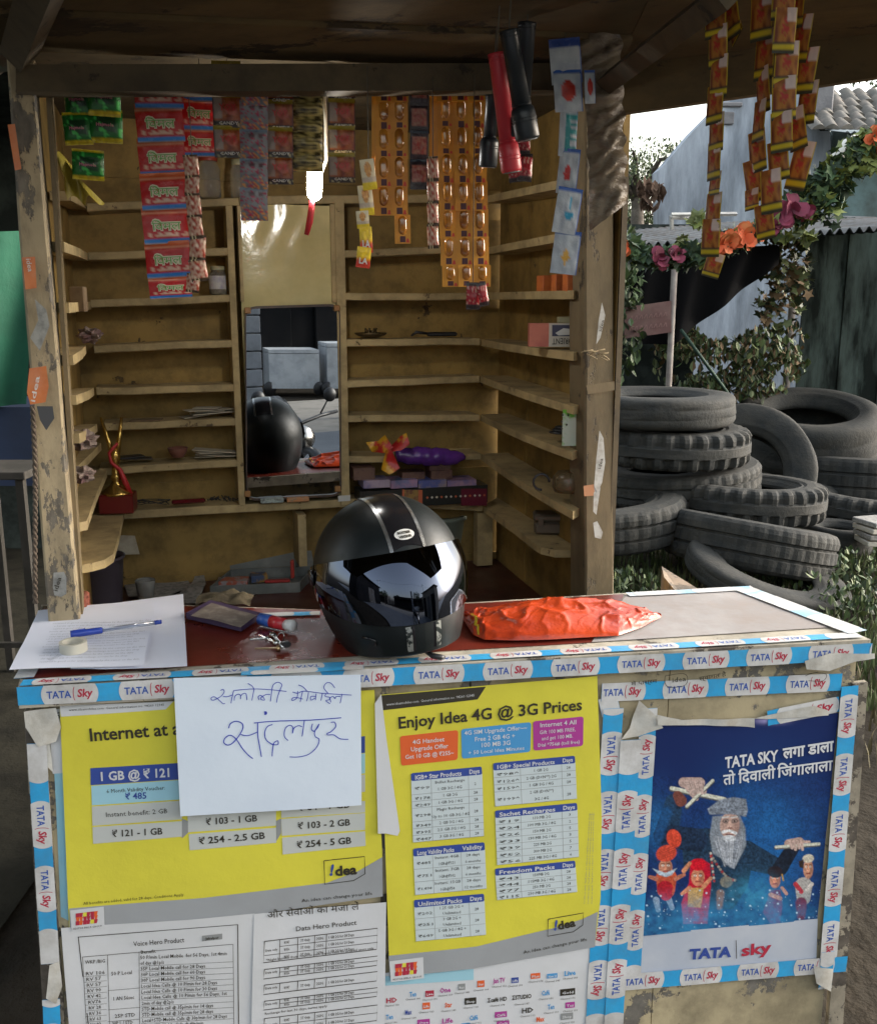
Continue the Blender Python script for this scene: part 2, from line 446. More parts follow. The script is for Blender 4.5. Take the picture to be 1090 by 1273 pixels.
# middle bay: a cream door panel, glossy, above the looking glass
a = on_back(297.5, 300); b = on_back(419.5, 300)
zt = on_back(360, 254).z; zb = on_back(360, 620).z
mb = MB()
def cf(i, j):
    p = a.lerp(b, i); z = zb + (zt - zb) * j
    d = .012 + .004 * noise.noise((i * 2.5, j * 5, 3)) + .0010 * max(0, j - .84) / .16 * math.sin(i * 26 + 2 * math.sin(j * 24))
    q = p - nb * d; return V(q.x, q.y, z)
mb.grid(cf, 60, 60)
mb.build('door_panel', CREAM, kiosk)
upright(297.5, 301.5, 256, 375, -.004, .06); upright(412, 420, 254, 376, -.002, .06)
# left and right side shelves
def shelf_poly(outline, back_line, th=.018):
    """outline: 3D points of the free edge, back_line: 3D points along the wall in the opposite order"""
    top = list(outline) + list(back_line); mb = MB()
    mb.prism([p + V(0, 0, -th) for p in top], top); return mb.build('shelf', WOOD2, kiosk)
def bez(P, n=8):
    o = []
    for i in range(n + 1):
        t = i / n; k = len(P) - 1
        p = Vector((0, 0, 0))
        for j, q in enumerate(P): p = p + q * (math.comb(k, j) * (1 - t) ** (k - j) * t ** j)
        o.append(p)
    return o
def side_right(corner, front, bow=.0, d=SD):
    A = on_right(*corner); B = on_right(*front); mid = A.lerp(B, .6) + nr * bow
    e = bez([A, A.lerp(B, .35) + nr * bow, mid + nr * bow * .5, B])
    bk = [B - nr * (d - .003), A - nr * (d - .003)]
    bk[0] = bk[0] + er * .09
    bk = [V(p.x, p.y, q.z) for p, q in zip(bk, (B, A))]
    shelf_poly(e, bk)
for c, f, bw in (((603, 244), (698, 223), 0), ((604, 308), (700, 289), 0), ((600, 364), (713, 361), .015), ((597, 421.5), (713, 438), .018), ((596, 467), (713, 505), .012),
                 ((597, 515), (711, 562), .012), ((598, 564), (712, 636), .01)):
    side_right(c, f, bw)
# lowest right shelf, wide with a rounded corner
zz = on_back(600, 628).z
e = [hz(x, y, zz) for x, y in ((601, 629), (640, 656), (662, 674), (672, 680), (690, 684), (713, 684))]
shelf_poly(e, [V(*(FRw + er * .09).xy, zz), V(*(BRw - er * .004).xy, zz)])
def side_left(corner, front, d=.043):
    A = on_left(*corner); B = on_left(*front)
    if B.y < 1.80: B = A + (B - A) * ((A.y - 1.80) / (A.y - B.y))
    bk = [B - nl * (d - .003), A - nl * (d - .003)]
    shelf_poly([A, A.lerp(B, .5) + nl * .004, B], bk)
for c, f in (((111, 254), (88, 238)), ((110, 315), (70, 296)), ((113, 375), (76, 377)), ((107, 429), (78, 452)), ((117, 482), (84, 496)), ((121, 527), (88, 545))):
    side_left(c, f)
for corner, pts in (((126, 551), ((126, 551), (110, 567), (92, 584))), ((133, 584), ((133, 584), (120, 614), (108, 648), (97, 650))), ((154, 636), ((154, 636), (148, 664), (141, 689), (130, 696), (115, 700), (98, 703)))):
    zz = on_back(max(corner[0], 124), corner[1]).z
    e = [hz(x, y, zz) for x, y in pts]
    for p_ in e:
        if p_.y < 1.80: p_.y = 1.80
    shelf_poly(e, [V(*(FLw + el * .03).xy, zz), V(*(BLw - el * .004).xy, zz)])

# posts at the front
def post(bot_px, top_px, f, dep, m, name='post', zbot=.0):
    b0 = hf(*bot_px[0], f); b1 = hf(*bot_px[1], f + (b0.x * 0) + (bot_px[1][0] - bot_px[0][0]) / F * f * .28)
    t0 = hf(*top_px[0], f); t1 = hf(*top_px[1], f + (top_px[1][0] - top_px[0][0]) / F * f * .28)
    # carry the lean down to the ground
    k = (zbot - b0.z) / (t0.z - b0.z)
    g0 = b0 + (t0 - b0) * k; g1 = b1 + (t1 - b1) * k
    n = el * dep
    mb = MB(); N_ = 14; rows = []
    for i in range(N_ + 1):
        s = i / N_; p, q = g0.lerp(t0, s), g1.lerp(t1, s); wv = lambda sd: V(.0022 * noise.noise((s * 9, sd, f)), .0022 * noise.noise((s * 9, sd + 5, f)), 0)
        rows.append([p + wv(1), q + wv(2), q + n + wv(3), p + n + wv(4)])
    for r in rows:
        # chamfered corners
        o = []
        for k2 in range(4):
            a_, b_, c_ = r[k2 - 1], r[k2], r[(k2 + 1) % 4]
            o += [b_ + (a_ - b_).normalized() * .004, b_ + (c_ - b_).normalized() * .004]
        mb.v.extend(o)
    for i in range(N_):
        for k2 in range(8): mb.f.append((i * 8 + k2, i * 8 + (k2 + 1) % 8, (i + 1) * 8 + (k2 + 1) % 8, (i + 1) * 8 + k2)); mb.m.append(0); mb.sm.append(False)
    mb.f += [tuple(range(7, -1, -1)), tuple(N_ * 8 + k2 for k2 in range(8))]; mb.m += [0, 0]; mb.sm += [False, False]
    return mb.build(name, m, kiosk)
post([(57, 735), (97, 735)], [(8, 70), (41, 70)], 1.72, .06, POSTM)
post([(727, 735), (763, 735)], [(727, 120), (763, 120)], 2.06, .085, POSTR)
# thin split board nailed to the outer side of the right post, and the inner left jamb
a = hf(764, 500, 2.075); board('edge_batten', a, a + V(.012, .004, 0), .05, .35, 1.8, BEAM, nrm=el)
a = hf(92, 600, 1.80); mbj = MB()
def lean(px_b, px_t, f, wd, dp, m, nm):
    b = hf(*px_b, f); t = hf(*px_t, f); k = (.3 - b.z) / (t.z - b.z); b = b + (t - b) * k; e = V(.96, .28, 0) * wd; n = el * dp
    mb = MB(); mb.prism([b, b + e, b + e + n, b + n], [t, t + e, t + e + n, t + n]); return mb.build(nm, m, kiosk)
lean((96, 735), (57, 112), 1.765, .008, .05, POSTR, 'jamb_board')
# beam over the opening
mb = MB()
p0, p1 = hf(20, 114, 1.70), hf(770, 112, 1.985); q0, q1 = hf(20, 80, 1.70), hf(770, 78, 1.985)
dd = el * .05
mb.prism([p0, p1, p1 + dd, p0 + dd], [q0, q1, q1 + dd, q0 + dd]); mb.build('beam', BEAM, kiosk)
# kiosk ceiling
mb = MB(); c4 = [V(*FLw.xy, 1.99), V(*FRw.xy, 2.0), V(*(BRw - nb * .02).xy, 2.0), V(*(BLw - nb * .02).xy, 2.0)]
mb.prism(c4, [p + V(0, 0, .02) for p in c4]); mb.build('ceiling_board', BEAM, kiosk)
# canopy boards reaching out over the counter
A = V(-2.9, 1.17, 1.90); Bp = hf(765, 142, 2.03); C1 = hf(1090, 96, 1.93); C = Bp + (C1 - Bp) * 4.2  # both sides extended beyond view to darken the top of the visor reflection
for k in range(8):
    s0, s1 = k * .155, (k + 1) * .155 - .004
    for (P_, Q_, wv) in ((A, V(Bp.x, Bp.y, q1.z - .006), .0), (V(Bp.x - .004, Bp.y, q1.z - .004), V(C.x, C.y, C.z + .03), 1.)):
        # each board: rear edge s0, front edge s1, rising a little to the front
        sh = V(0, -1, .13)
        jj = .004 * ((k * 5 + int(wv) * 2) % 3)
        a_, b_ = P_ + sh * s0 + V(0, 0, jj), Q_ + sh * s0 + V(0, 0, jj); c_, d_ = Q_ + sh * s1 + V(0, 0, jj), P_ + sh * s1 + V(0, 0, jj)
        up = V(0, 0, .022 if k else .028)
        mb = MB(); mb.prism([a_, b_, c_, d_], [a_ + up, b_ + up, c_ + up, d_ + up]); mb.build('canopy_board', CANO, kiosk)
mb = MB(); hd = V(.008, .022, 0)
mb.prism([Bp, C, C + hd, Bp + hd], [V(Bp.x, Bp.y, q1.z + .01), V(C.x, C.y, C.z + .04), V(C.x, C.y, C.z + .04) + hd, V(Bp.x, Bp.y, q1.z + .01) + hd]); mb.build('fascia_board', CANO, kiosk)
# diagonal brace under the canopy on the right, and the rafter over the left post
mb = MB(); p = hf(735, 118, 1.97); q = hf(905, -10, 1.35); mb.tube([p, q], [.022, .022], 4, sm=False); mb.build('brace', BEAM, kiosk)
mb = MB(); p = hf(24, 66, 1.70); q = hf(70, -60, 1.2); mb.tube([p, q], [.03, .03], 4, sm=False); mb.build('brace', BEAM, kiosk)
# iron sheet roof on top of kiosk and canopy
ROOFM = mat('dull_tin', (.22, .21, .2), .55, metal=.6, col2=(.16, .10, .06), scale=4, bump=.002)
mb = MB()
def rf(i, j):
    x = X0 + (X1 - X0) * i; y = .75 + (Y1 - .75) * j
    return V(x, y, 2.22 - .05 * j + .009 * math.sin(x * 82))
for X0, X1, Y1 in ((-1.55, .36, 2.9), (.36, 1.3, 1.45)):
    mb = MB(); mb.grid(rf, 160, 2); mb.build('roof_sheet', ROOFM, kiosk)
# ================================================================ the counter
cF0 = hz(22, 856, ZT); cF1 = hz(1082, 795, ZT)
FE = vsurf(cF0, cF1)                                  # front edge plane of the top board
if FE.n.y > 0: FE = Surf(cF0 - V(0, 0, cF0.z), cF0 - cF1, V(0, 0, 1))
n_ = FE.n
if n_.y > 0: raise Exception('normal')
TH = .034
counter = empty('counter', (.05, 1.65, 0), 'shop counter of old cream boards edged with blue and white printed tape', 'counter')
TOPW = wood_mat('counter_edge_wood', (.50, .45, .36), (.12, .10, .08), wear=.35)
PANELW = wood_mat('counter_front_paint', (.50, .42, .26), (.19, .175, .15), wear=.42, k=.8)
RED = mat('red_tabletop', (.16, .022, .012), .3, col2=(.11, .014, .009), scale=7, bump=.0005, dirt=.35, dscale=11, dcol=(.06, .02, .015), rvar=.1)
PALE = mat('bleached_paper_sheet', (.27, .25, .245), .8, col2=(.35, .335, .335), scale=5, bump=.0009, bscale=30, dirt=.45, dscale=16, dcol=(.25, .18, .14))
def P2(px, py): return hz(px, py, ZT)
outl = [(22, 856), (1082, 795), (925, 729), (778, 737), (600, 748), (396, 758), (232, 752), (52, 752), (38, 800)]
tp = [P2(*p) for p in outl]
mb = MB(); mb.prism([p - V(0, 0, TH) for p in tp][::1], tp); mb.build('top_board', TOPW, counter)
TS = Surf(V(0, 0, ZT), V(1, 0, 0), V(0, 1, 0))        # the top as a drawing surface
def flat(name, S, pts, lift, m, parent, cell=.02):
    mb = MB(); poly_px(mb, S, pts, lift, 0, cell); return mb.build(name, m, parent)
flat('red_sheet', TS, [(32, 845), (240, 829), (452, 816), (744, 799), (776, 739), (600, 750), (396, 759), (232, 754), (54, 754)], .0012, RED, counter)
flat('pale_sheet', TS, [(735, 799.5), (1062, 779), (922, 733), (778, 741), (755, 770)], .0020, PALE, counter)
# front and side panels
def dropped(p, z): return V(p.x, p.y, z)
fp0 = cF0 - n_ * .016 + (cF1 - cF0).normalized() * .010; fp1 = cF1 - n_ * .016 - (cF1 - cF0).normalized() * .012
PANS = 4
for i in range(PANS):
    a, b = fp0.lerp(fp1, i / PANS + .0008), fp0.lerp(fp1, (i + 1) / PANS - .0008)
    bk = -n_ * .018 + n_ * (-.0015 * (i % 2))
    a = a - n_ * .0015 * (i % 2); b = b - n_ * .0015 * (i % 2)
    mb = MB(); mb.prism([V(a.x, a.y, .12), V(b.x, b.y, .12), V(b.x, b.y, .12) + bk, V(a.x, a.y, .12) + bk], [V(a.x, a.y, ZT - TH), V(b.x, b.y, ZT - TH), V(b.x, b.y, ZT - TH) + bk, V(a.x, a.y, ZT - TH) + bk])
    mb.build('front_board', PANELW, counter)
for (p, q, s) in ((fp0, P2(52, 752) + V(.012, 0, 0), 1), (fp1, P2(925, 731) + V(-.01, 0, 0), -1)):
    d = V(.016 * s, 0, 0); p = p - n_ * .02
    mb = MB(); mb.prism([V(p.x, p.y, .12), V(q.x, q.y, .12), V(q.x, q.y, .12) + d, V(p.x, p.y, .12) + d], [V(p.x, p.y, ZT - TH), V(q.x, q.y, ZT - TH), V(q.x, q.y, ZT - TH) + d, V(p.x, p.y, ZT - TH) + d])
    mb.build('side_panel', PANELW, counter)
for (p, dx) in ((fp0, .005), (fp1, -.045)):
    for dy in (.03, .26):
        c = V(p.x + dx + (.02 if dx > 0 else 0), p.y + dy + .02, .06); mb = MB(); mb.box(c, (.045, .045, .12)); mb.build('leg', TOPW, counter)
# corner battens of dirty bare wood
BAT = wood_mat('dirty_batten', (.33, .29, .22), (.12, .10, .08), wear=.6, k=1.3)
PF = Surf(fp0 - V(0, 0, fp0.z), FE.e1, V(0, 0, 1), .0)      # plane of the front boards
def wavy(off, amp=.0012, seed=0, fr=7, extra=None): return PF.copy(off=off, amp=amp, seed=seed, fr=fr, extra=extra)
mb = MB(); S = wavy(.006, .001, 1); poly_px(mb, S, [(29, 884), (52, 882), (80, 1290), (56, 1292)], 0); 
mb2 = MB(); k = len(mb.v)
mb2.prism([S.P(*S.uv(56, 1290), -.012), S.P(*S.uv(82, 1290), -.012), S.P(*S.uv(82, 1290)), S.P(*S.uv(56, 1290))], [S.P(*S.uv(30, 884), -.012), S.P(*S.uv(54, 882), -.012), S.P(*S.uv(54, 882)), S.P(*S.uv(30, 884))])
mb2.build('corner_batten', BAT, counter)
mb2 = MB(); mb2.prism([S.P(*S.uv(1028, 1290), -.012), S.P(*S.uv(1046, 1290), -.012), S.P(*S.uv(1046, 1290)), S.P(*S.uv(1028, 1290))], [S.P(*S.uv(1060, 850), -.012), S.P(*S.uv(1078, 848), -.012), S.P(*S.uv(1078, 848)), S.P(*S.uv(1060, 850))])
mb2.build('corner_batten', BAT, counter)

# ---------------------------------------------------------------- printed tape
TW = mat('tape_white', (.62, .62, .62), .38, col2=(.54, .54, .53), scale=9, bump=.0006, bscale=50, dirt=.55, dscale=16, dcol=(.22, .19, .15))
TC = mat('tape_cyan', (.03, .33, .66), .36, col2=(.04, .38, .70), scale=9, bump=.0006, bscale=50, dirt=.45, dscale=16, dcol=(.10, .16, .2))
TBL = mat('tape_blue_ink', (.035, .09, .36), .4)
TRD = mat('tape_red_ink', (.42, .03, .06), .4)
TMS = [TC, TW, TBL, TRD]
TMF = [mat('tape_faded_cyan', (.25, .45, .58), .5, col2=(.5, .56, .6), scale=14, thr=(.42, .56)), TW, TBL, TRD]
def tape(S, p0, p1, wid, label=None, per=.118, ph=0.0, lift=.0006, flip=False, name='tape_strip', parent=counter, end0=0, end1=0, px=True, lab=True, skew=0, ms=None):
    """Tape from p0 to p1 (picture points, centre line); wid in metres; text reads along p0 -> p1 (flip turns it round)."""
    a = S.uv(*p0) if px else p0; b = S.uv(*p1) if px else p1
    L_ = math.hypot(b[0] - a[0], b[1] - a[1]); dx, dy = (b[0] - a[0]) / L_, (b[1] - a[1]) / L_; ux, uy = -dy, dx
    if isinstance(wid, float): wid = (wid, wid)
    rnd = random.Random(int(abs(a[0] * 997 + a[1] * 631) * 10))
    W_ = lambda t: (wid[0] + (wid[1] - wid[0]) * t / L_) / 2
    def pt(t, s): return (a[0] + dx * t + ux * s, a[1] + dy * t + uy * s)
    mb = MB(); n = max(6, int(L_ / .008)); vs = []
    for i in range(n + 1):
        t = L_ * i / n; w0 = W_(t) + .0006 * noise.noise((t * 60, 1, a[0])); w1 = W_(t) + .0006 * noise.noise((t * 60, 9, a[1]))
        e0 = t + (end0 if i == 0 else 0); e1 = t - (end0 if i == 0 else 0)
        vs += [S.P(*pt(e0, w0), lift), S.P(*pt(e0 * .5 + e1 * .5, 0), lift), S.P(*pt(e1, -w1), lift)]
    fs = []
    for i in range(n):
        for k in (0, 1): fs.append((i * 3 + k, i * 3 + k + 1, i * 3 + k + 4, i * 3 + k + 3))
    mb.add(vs, fs, 0, True)
    t = -ph * per
    while t < L_:
        l0, l1 = t, t + per * .735
        if l1 > .004 and l0 < L_ - .004:
            q0, q1 = max(l0, .0005), min(l1, L_ - .0005); poly = []
            K = 9; bow = per * .027
            for i in range(K):
                s = -1 + 2 * i / (K - 1); tt = l1 - bow * (s * s) * 1.5
                poly.append((min(max(tt, q0), q1), s))
            for i in range(K):
                s = 1 - 2 * i / (K - 1); tt = l0 + bow * (s * s) * 1.5
                poly.append((max(min(tt, q1), q0), s))
            P = []
            for tt, s in poly:
                P.append(pt(tt, s * (W_(tt) + .0006)))
            m0 = MB(); poly_uv(m0, S, P, lift + .0003, 1, .02); mb.merge(m0)
            if lab:
                h = (wid[0]) * .40; c0 = l0 + per * .07; c1 = l0 + per * .665
                sg = -1 if flip else 1
                def rng(f0, f1): 
                    u0 = c0 + (c1 - c0) * f0; u1 = c0 + (c1 - c0) * f1
                    return (u1, u0) if flip else (u0, u1)
                if l0 + per * .05 > -.002 and l0 + per * .62 < L_ + .002:
                    if flip:
                        A = [(1 - f) for f in (0, .53, .57, .62, .66, 1)]
                    else: A = [0, .53, .57, .62, .66, 1]
                    g = [c0 + (c1 - c0) * f for f in A]
                    m1 = MB()
                    text_uv(m1, S, 'TATA', *pt(g[0], -sg * h * .5), *pt(g[1], -sg * h * .5), h, lift + .0006, 2, .022, 2)
                    arc = [pt(g[3] - (g[3] - g[2]) * math.cos(R(an)) * .9, sg * h * 1.0 * math.sin(R(an))) for an in range(-70, 71, 20)]
                    for i in range(len(arc) - 1):
                        p_, q_ = arc[i], arc[i + 1]; w_ = h * .045
                        m1.add([S.P(p_[0] - dx * w_, p_[1] - dy * w_, lift + .0006), S.P(p_[0] + dx * w_, p_[1] + dy * w_, lift + .0006), S.P(q_[0] + dx * w_, q_[1] + dy * w_, lift + .0006), S.P(q_[0] - dx * w_, q_[1] - dy * w_, lift + .0006)], [(0, 1, 2, 3)], 3)
                    text_uv(m1, S, 'Sky', *pt(g[4], -sg * h * .45), *pt(g[5], -sg * h * .45), h * 1.08, lift + .0006, 3, .03, 2, .15)
                    mb.merge(m1)
        t += per
    # the frayed foot of the tape: small end flap
    o = mb.build(name, ms or TMS, parent)
    if label: o['label'] = label
    return o
# front edge of the top board, slightly rounded round the edge
FS = FE.copy(off=.0015, amp=.0010, seed=5, fr=9)
wedge = .0335
def fpt(px, y0, y1): return (px, (y0 + y1) / 2)
tape(FS, (22, 866), (1083, 809.5), .031, per=.1195, ph=-.30, lift=.0)
T1 = TS.copy(off=.003, amp=.0008, seed=8)
tape(T1, (1068, 789), (27, 849), .026, per=.125, ph=.2, lift=.0)
T2 = TS.copy(off=.0036, amp=.0008, seed=9)
tape(T2, (1066, 786), (926, 733), .046, per=.13, ph=.9, lab=False, ms=TMF)
tape(T2, (780, 739.2), (936, 731), .026, per=.13, ph=.9, lab=False, ms=TMF)
tape(T2, (235, 768), (398, 762.5), .022, per=.11, ph=.9, lab=False)
tape(T2, (30, 843), (52, 805), .03, per=.12, ph=.1)
tape(T2.copy(off=.0044), (300, 838), (452, 829.5), .018, per=.15, ph=.9, lab=False)
# strips down the front
g8 = lambda x, y: (740 + x / 2.811, 820 + y / 2.811)
tape(wavy(.0032, .001, 12), g8(15, 170), g8(80, 150), .034, ph=.1, per=.1, lab=False)
tape(wavy(.004, .001, 13), g8(20, 115), g8(858, 78), .0335, ph=.04, per=.118)
tape(wavy(.0052, .0012, 14), g8(62, 170), g8(-6, 1330), .0365, ph=.62, per=.116)
tape(wavy(.0066, .001, 15), g8(60, 1320), g8(122, 280), .037, ph=.25, per=.116)
tape(wavy(.0048, .001, 16), g8(128, 1120), g8(186, 170), .031, ph=.45, per=.118)
tape(wavy(.0042, .001, 17), g8(600, 205), g8(850, 155), .030, ph=.9, per=.17)
tape(wavy(.0062, .001, 18), g8(888, 92), g8(812, 1045), .0345, ph=-.14, per=.118)
tape(wavy(.0056, .001, 19), g8(92, 1128), g8(876, 1062), .0345, ph=.02, per=.118)
tape(wavy(.0068, .001, 20), g8(812, 1020), g8(800, 1150), .028, ph=.5, per=.15, lab=False)
# strip at the left and the patches at its head and foot
tape(wavy(.004, .0015, 21), (40, 915), (55, 905), .034, ph=.2, per=.07, lab=False)
tape(wavy(.0105, .0015, 22), (46, 924), (63, 1198), .029, ph=.14, per=.118)
tape(wavy(.0105, .0015, 23), (64, 1242), (66, 1290), .028, ph=.6, per=.118, lab=False)
TORN = mat('torn_white_paper', (.55, .54, .50), .8, col2=(.45, .42, .36), scale=20, bump=.001, bscale=50, dirt=.5, dscale=18, dcol=(.2, .17, .13))
def torn(S, pts, curl=.0, parent=counter, m=TORN, cell=.012):
    mb = MB(); poly_px(mb, S, pts, 0, 0, cell); return mb.build('torn_paper', m, parent)
torn(wavy(.0118, .004, 31, 30), [(30, 885), (70, 880), (76, 905), (70, 922), (48, 928), (32, 905)])
torn(wavy(.0128, .004, 32, 30), [(62, 1200), (74, 1195), (78, 1225), (70, 1248), (58, 1240)])
torn(wavy(.0095, .004, 33, 30), [(50, 925), (62, 922), (66, 960), (56, 950)])
torn(wavy(.0078, .006, 34, 22), [g8(150, 140), g8(215, 200), g8(235, 238), g8(150, 268), g8(88, 278), g8(120, 240)])
torn(wavy(.009, .006, 35, 22), [g8(212, 190), g8(300, 210), g8(555, 205), g8(556, 238), g8(470, 232), g8(215, 228)])
torn(wavy(.0088, .004, 36, 22), [g8(555, 206), g8(760, 160), g8(815, 180), g8(815, 196), g8(600, 210)])
torn(wavy(.0100, .004, 37, 22), [g8(760, 1070), g8(830, 1080), g8(822, 1160), g8(770, 1130)])
torn(PF.copy(off=.020, amp=.005, fr=25, seed=38), [(1002, 832), (1030, 834), (1062, 822), (1086, 818), (1086, 812), (1030, 812), (1000, 822)])
# ================================================================ posters and notices
YEL = mat('poster_yellow', (.68, .62, .060), .45, col2=(.62, .56, .05), scale=3, bump=.0016, bscale=8, dirt=.12, dscale=12, dcol=(.4, .34, .08))
GREYP = mat('poster_grey', (.33, .345, .36), .5, col2=(.29, .30, .31), scale=4, bump=.0005, bscale=20)
WHTP = mat('poster_white', (.62, .63, .65), .6, col2=(.57, .58, .59), scale=5, bump=.0006, bscale=20)
INK = mat('black_ink', (.035, .03, .02), .5)
DBLU = mat('ink_dark_blue', (.035, .07, .30), .5)
LBLU = mat('ink_light_blue', (.33, .58, .68), .5)
LGRY = mat('ink_light_grey', (.50, .52, .50), .5)
MGRY = mat('ink_mid_grey', (.26, .27, .27), .5)
ORNG = mat('ink_orange', (.70, .12, .03), .5)
SKYB = mat('ink_sky_blue', (.07, .30, .60), .5)
MAGN = mat('ink_magenta', (.40, .045, .28), .5)
CELL = mat('ink_cell_white', (.55, .62, .64), .5)
CYANP = mat('faded_cyan_paper', (.24, .50, .62), .55, col2=(.32, .55, .62), scale=6, dirt=.35, dscale=15, dcol=(.4, .4, .36))
PM = [YEL, GREYP, WHTP, INK, DBLU, LBLU, LGRY, MGRY, ORNG, SKYB, MAGN, CELL, TRD]
Y_, G_, W_M, K_, DB, LB, LG, MG, OR, SB, MA, CE, RD = range(13)
def sheet(name, label, cat, S, back, th=.0003, m=None, group=None):
    pass
class Sheet:
    def __init__(s, off, amp=.0015, seed=0, fr=6, extra=None):
        s.S = wavy(off, amp, seed, fr, extra); s.b = MB(); s.t = MB()
    def poly(s, pts, m, lift=0, cell=.02): poly_px(s.b, s.S, pts, lift, m, cell)
    def q(s, pts, m, lift=0, n=6): quad_px(s.b, s.S, pts, lift, m, n, n)
    def text(s, str_, p0, p1, h, m, bold=0, res=2, lift=.0012, shear=0): text_px(s.t, s.S, str_, p0, p1, h, lift, m, bold, res, shear)
    def line(s, pts, w_, m, lift=.0011, smooth=False): ribbon_px(s.t, s.S, pts, w_, lift, m, smooth)
    def done(s, name, label, cat, part='lettering', mats=PM):
        e = s.b.build(name, mats); tag(e, label, cat)
        if s.t.v: s.t.build(part, mats, e)
        return e
def C(ox, oy, k): return lambda x, y: (ox + x / k, oy + y / k)
c6 = C(60, 820, 2.5952); c7 = C(460, 820, 3.0312); c9 = C(60, 1100, 2.5952); cA = C(440, 1140, 3.0278)
# ---- backing scraps under the left poster
torn(wavy(.0015, .0012, 41), [(66, 925), (78, 925), (96, 1150), (76, 1140), (70, 1000)], m=CYANP)
s = Sheet(.0022, .001, 42); s.q([(60, 884), (80, 880), (90, 960), (66, 962)], W_M); s.text('ऑफ', (57, 896), (76, 893), 9, K_, .01)
s.done('paper_scrap', 'scrap of white paper with two black letters at the top left of the counter front', 'paper')
# ---- left yellow poster
s = Sheet(.0060, .0016, 43)
s.poly([c6(38, 150), c6(395, 135), c6(1052, 98), c6(1078, 640), c6(1078, 760), c6(70, 905)], Y_)
s.poly([c6(38, 148), c6(405, 134), c6(380, 160), c6(42, 184)], W_M, .0004)
s.poly([c6(70, 802), c6(500, 768), c6(900, 720), c6(1000, 682), c6(1078, 636), c6(1079, 763), c6(70, 908)], G_, .0004)
s.text('www.ideamobiles.com  General information no. 98260 12345', c6(68, 165), c6(375, 148), 3.0, K_, 0, 1)
s.text('Internet at a', c6(137, 262), c6(428, 240), 16.2, K_, .022)
def panel(q, m, l=.0005): s.q([c6(*p) for p in q], m, l)
panel([(137, 350), (432, 333), (432, 386), (138, 405)], DB); panel([(140, 407), (432, 388), (432, 450), (142, 470)], LB)
panel([(142, 474), (432, 454), (432, 514), (144, 536)], LG); panel([(144, 540), (432, 520), (432, 570), (146, 594)], LG)
panel([(432, 512), (452, 520), (452, 558), (432, 576)], MG)
s.text('1 GB @ ₹ 121', c6(172, 390), c6(392, 377), 11.2, W_M, .024); s.text('6 Month Validity Voucher:', c6(190, 430), c6(378, 418), 5, K_, 0, 1)
s.text('₹ 485', c6(250, 450), c6(318, 447), 8, DB, .018); s.text('Instant benefit: 2 GB', c6(188, 507), c6(386, 494), 6.2, K_, 0, 1); s.text('₹ 121 - 1 GB', c6(208, 571), c6(370, 562), 8.4, K_, .02)
panel([(450, 500), (735, 482), (735, 535), (452, 556)], LG); panel([(454, 562), (735, 542), (736, 590), (457, 614)], LG); panel([(735, 520), (752, 512), (752, 560), (736, 585)], MG)
panel([(752, 470), (1022, 455), (1022, 492), (752, 510)], LG); panel([(752, 514), (1022, 494), (1022, 548), (754, 568)], LG); panel([(755, 574), (1022, 553), (1024, 600), (757, 628)], LG)
panel([(985, 252), (1022, 246), (1022, 300), (985, 304)], DB); panel([(985, 306), (1022, 302), (1022, 366), (985, 370)], LB); panel([(985, 374), (1022, 370), (1022, 425), (985, 430)], LG)
s.text('₹ 103 - 1 GB', c6(510, 532), c6(675, 520), 8.2, K_, .02); s.text('₹ 254 - 2.5 GB', c6(488, 594), c6(700, 576), 8.4, K_, .02)
s.text('₹ 64 - 1 GB', c6(806, 487), c6(972, 476), 8.2, K_, .02); s.text('₹ 103 - 2 GB', c6(806, 546), c6(974, 533), 8.2, K_, .02); s.text('₹ 254 - 5 GB', c6(803, 607), c6(978, 592), 8.4, K_, .02)
s.line([c6(890, 648), c6(1020, 634), c6(1022, 690), c6(985, 712), c6(892, 724), c6(890, 648)], 1.1, K_)
s.text('!', c6(908, 695), c6(922, 694), 13, DB, .05, 2, .0012, .2); s.text('dea', c6(926, 697), c6(996, 690), 12, K_, .04)
s.text('All benefits are added, valid for 28 days. Conditions Apply.', c6(115, 790), c6(440, 760), 3.6, K_, 0, 1)
s.text('An idea can change your life', c6(818, 782), c6(1045, 757), 4.2, K_, .005, 1)
s.done('tariff_poster', 'yellow tariff poster headed Internet, with grey foot, partly behind the handwritten sheet', 'poster')
# little logo stickers
def logo(x, y, nm, off, seed):
    s = Sheet(off, .001, seed); s.q([(x, y), (x + 42, y - 5), (x + 43, y + 21), (x + 2, y + 26)], W_M)
    for i in range(6):
        for j in range(3):
            a = (x + 7 + i * 4.6, y + 3.5 - i * .55 + j * 5); cset = (8, 12, 0)
            s.poly([a, (a[0] + 4.6, a[1] - .5), (a[0] + 4.4 - (i % 2), a[1] + 4.6), (a[0] + (j % 2), a[1] + 5)], (OR, RD, RD, OR, Y_)[(i * 2 + j * 3) % 5] if (i + j) % 4 else RD, .0004)
    s.text('ADITYA BIRLA GROUP', (x + 4, y + 23.5), (x + 40, y + 19.5), 2.3, K_, 0, 1)
    return s.done('logo_label', nm, 'label')
logo(87.5, 1132, 'small white label with a red and gold emblem under the left yellow poster', .0088, 51)
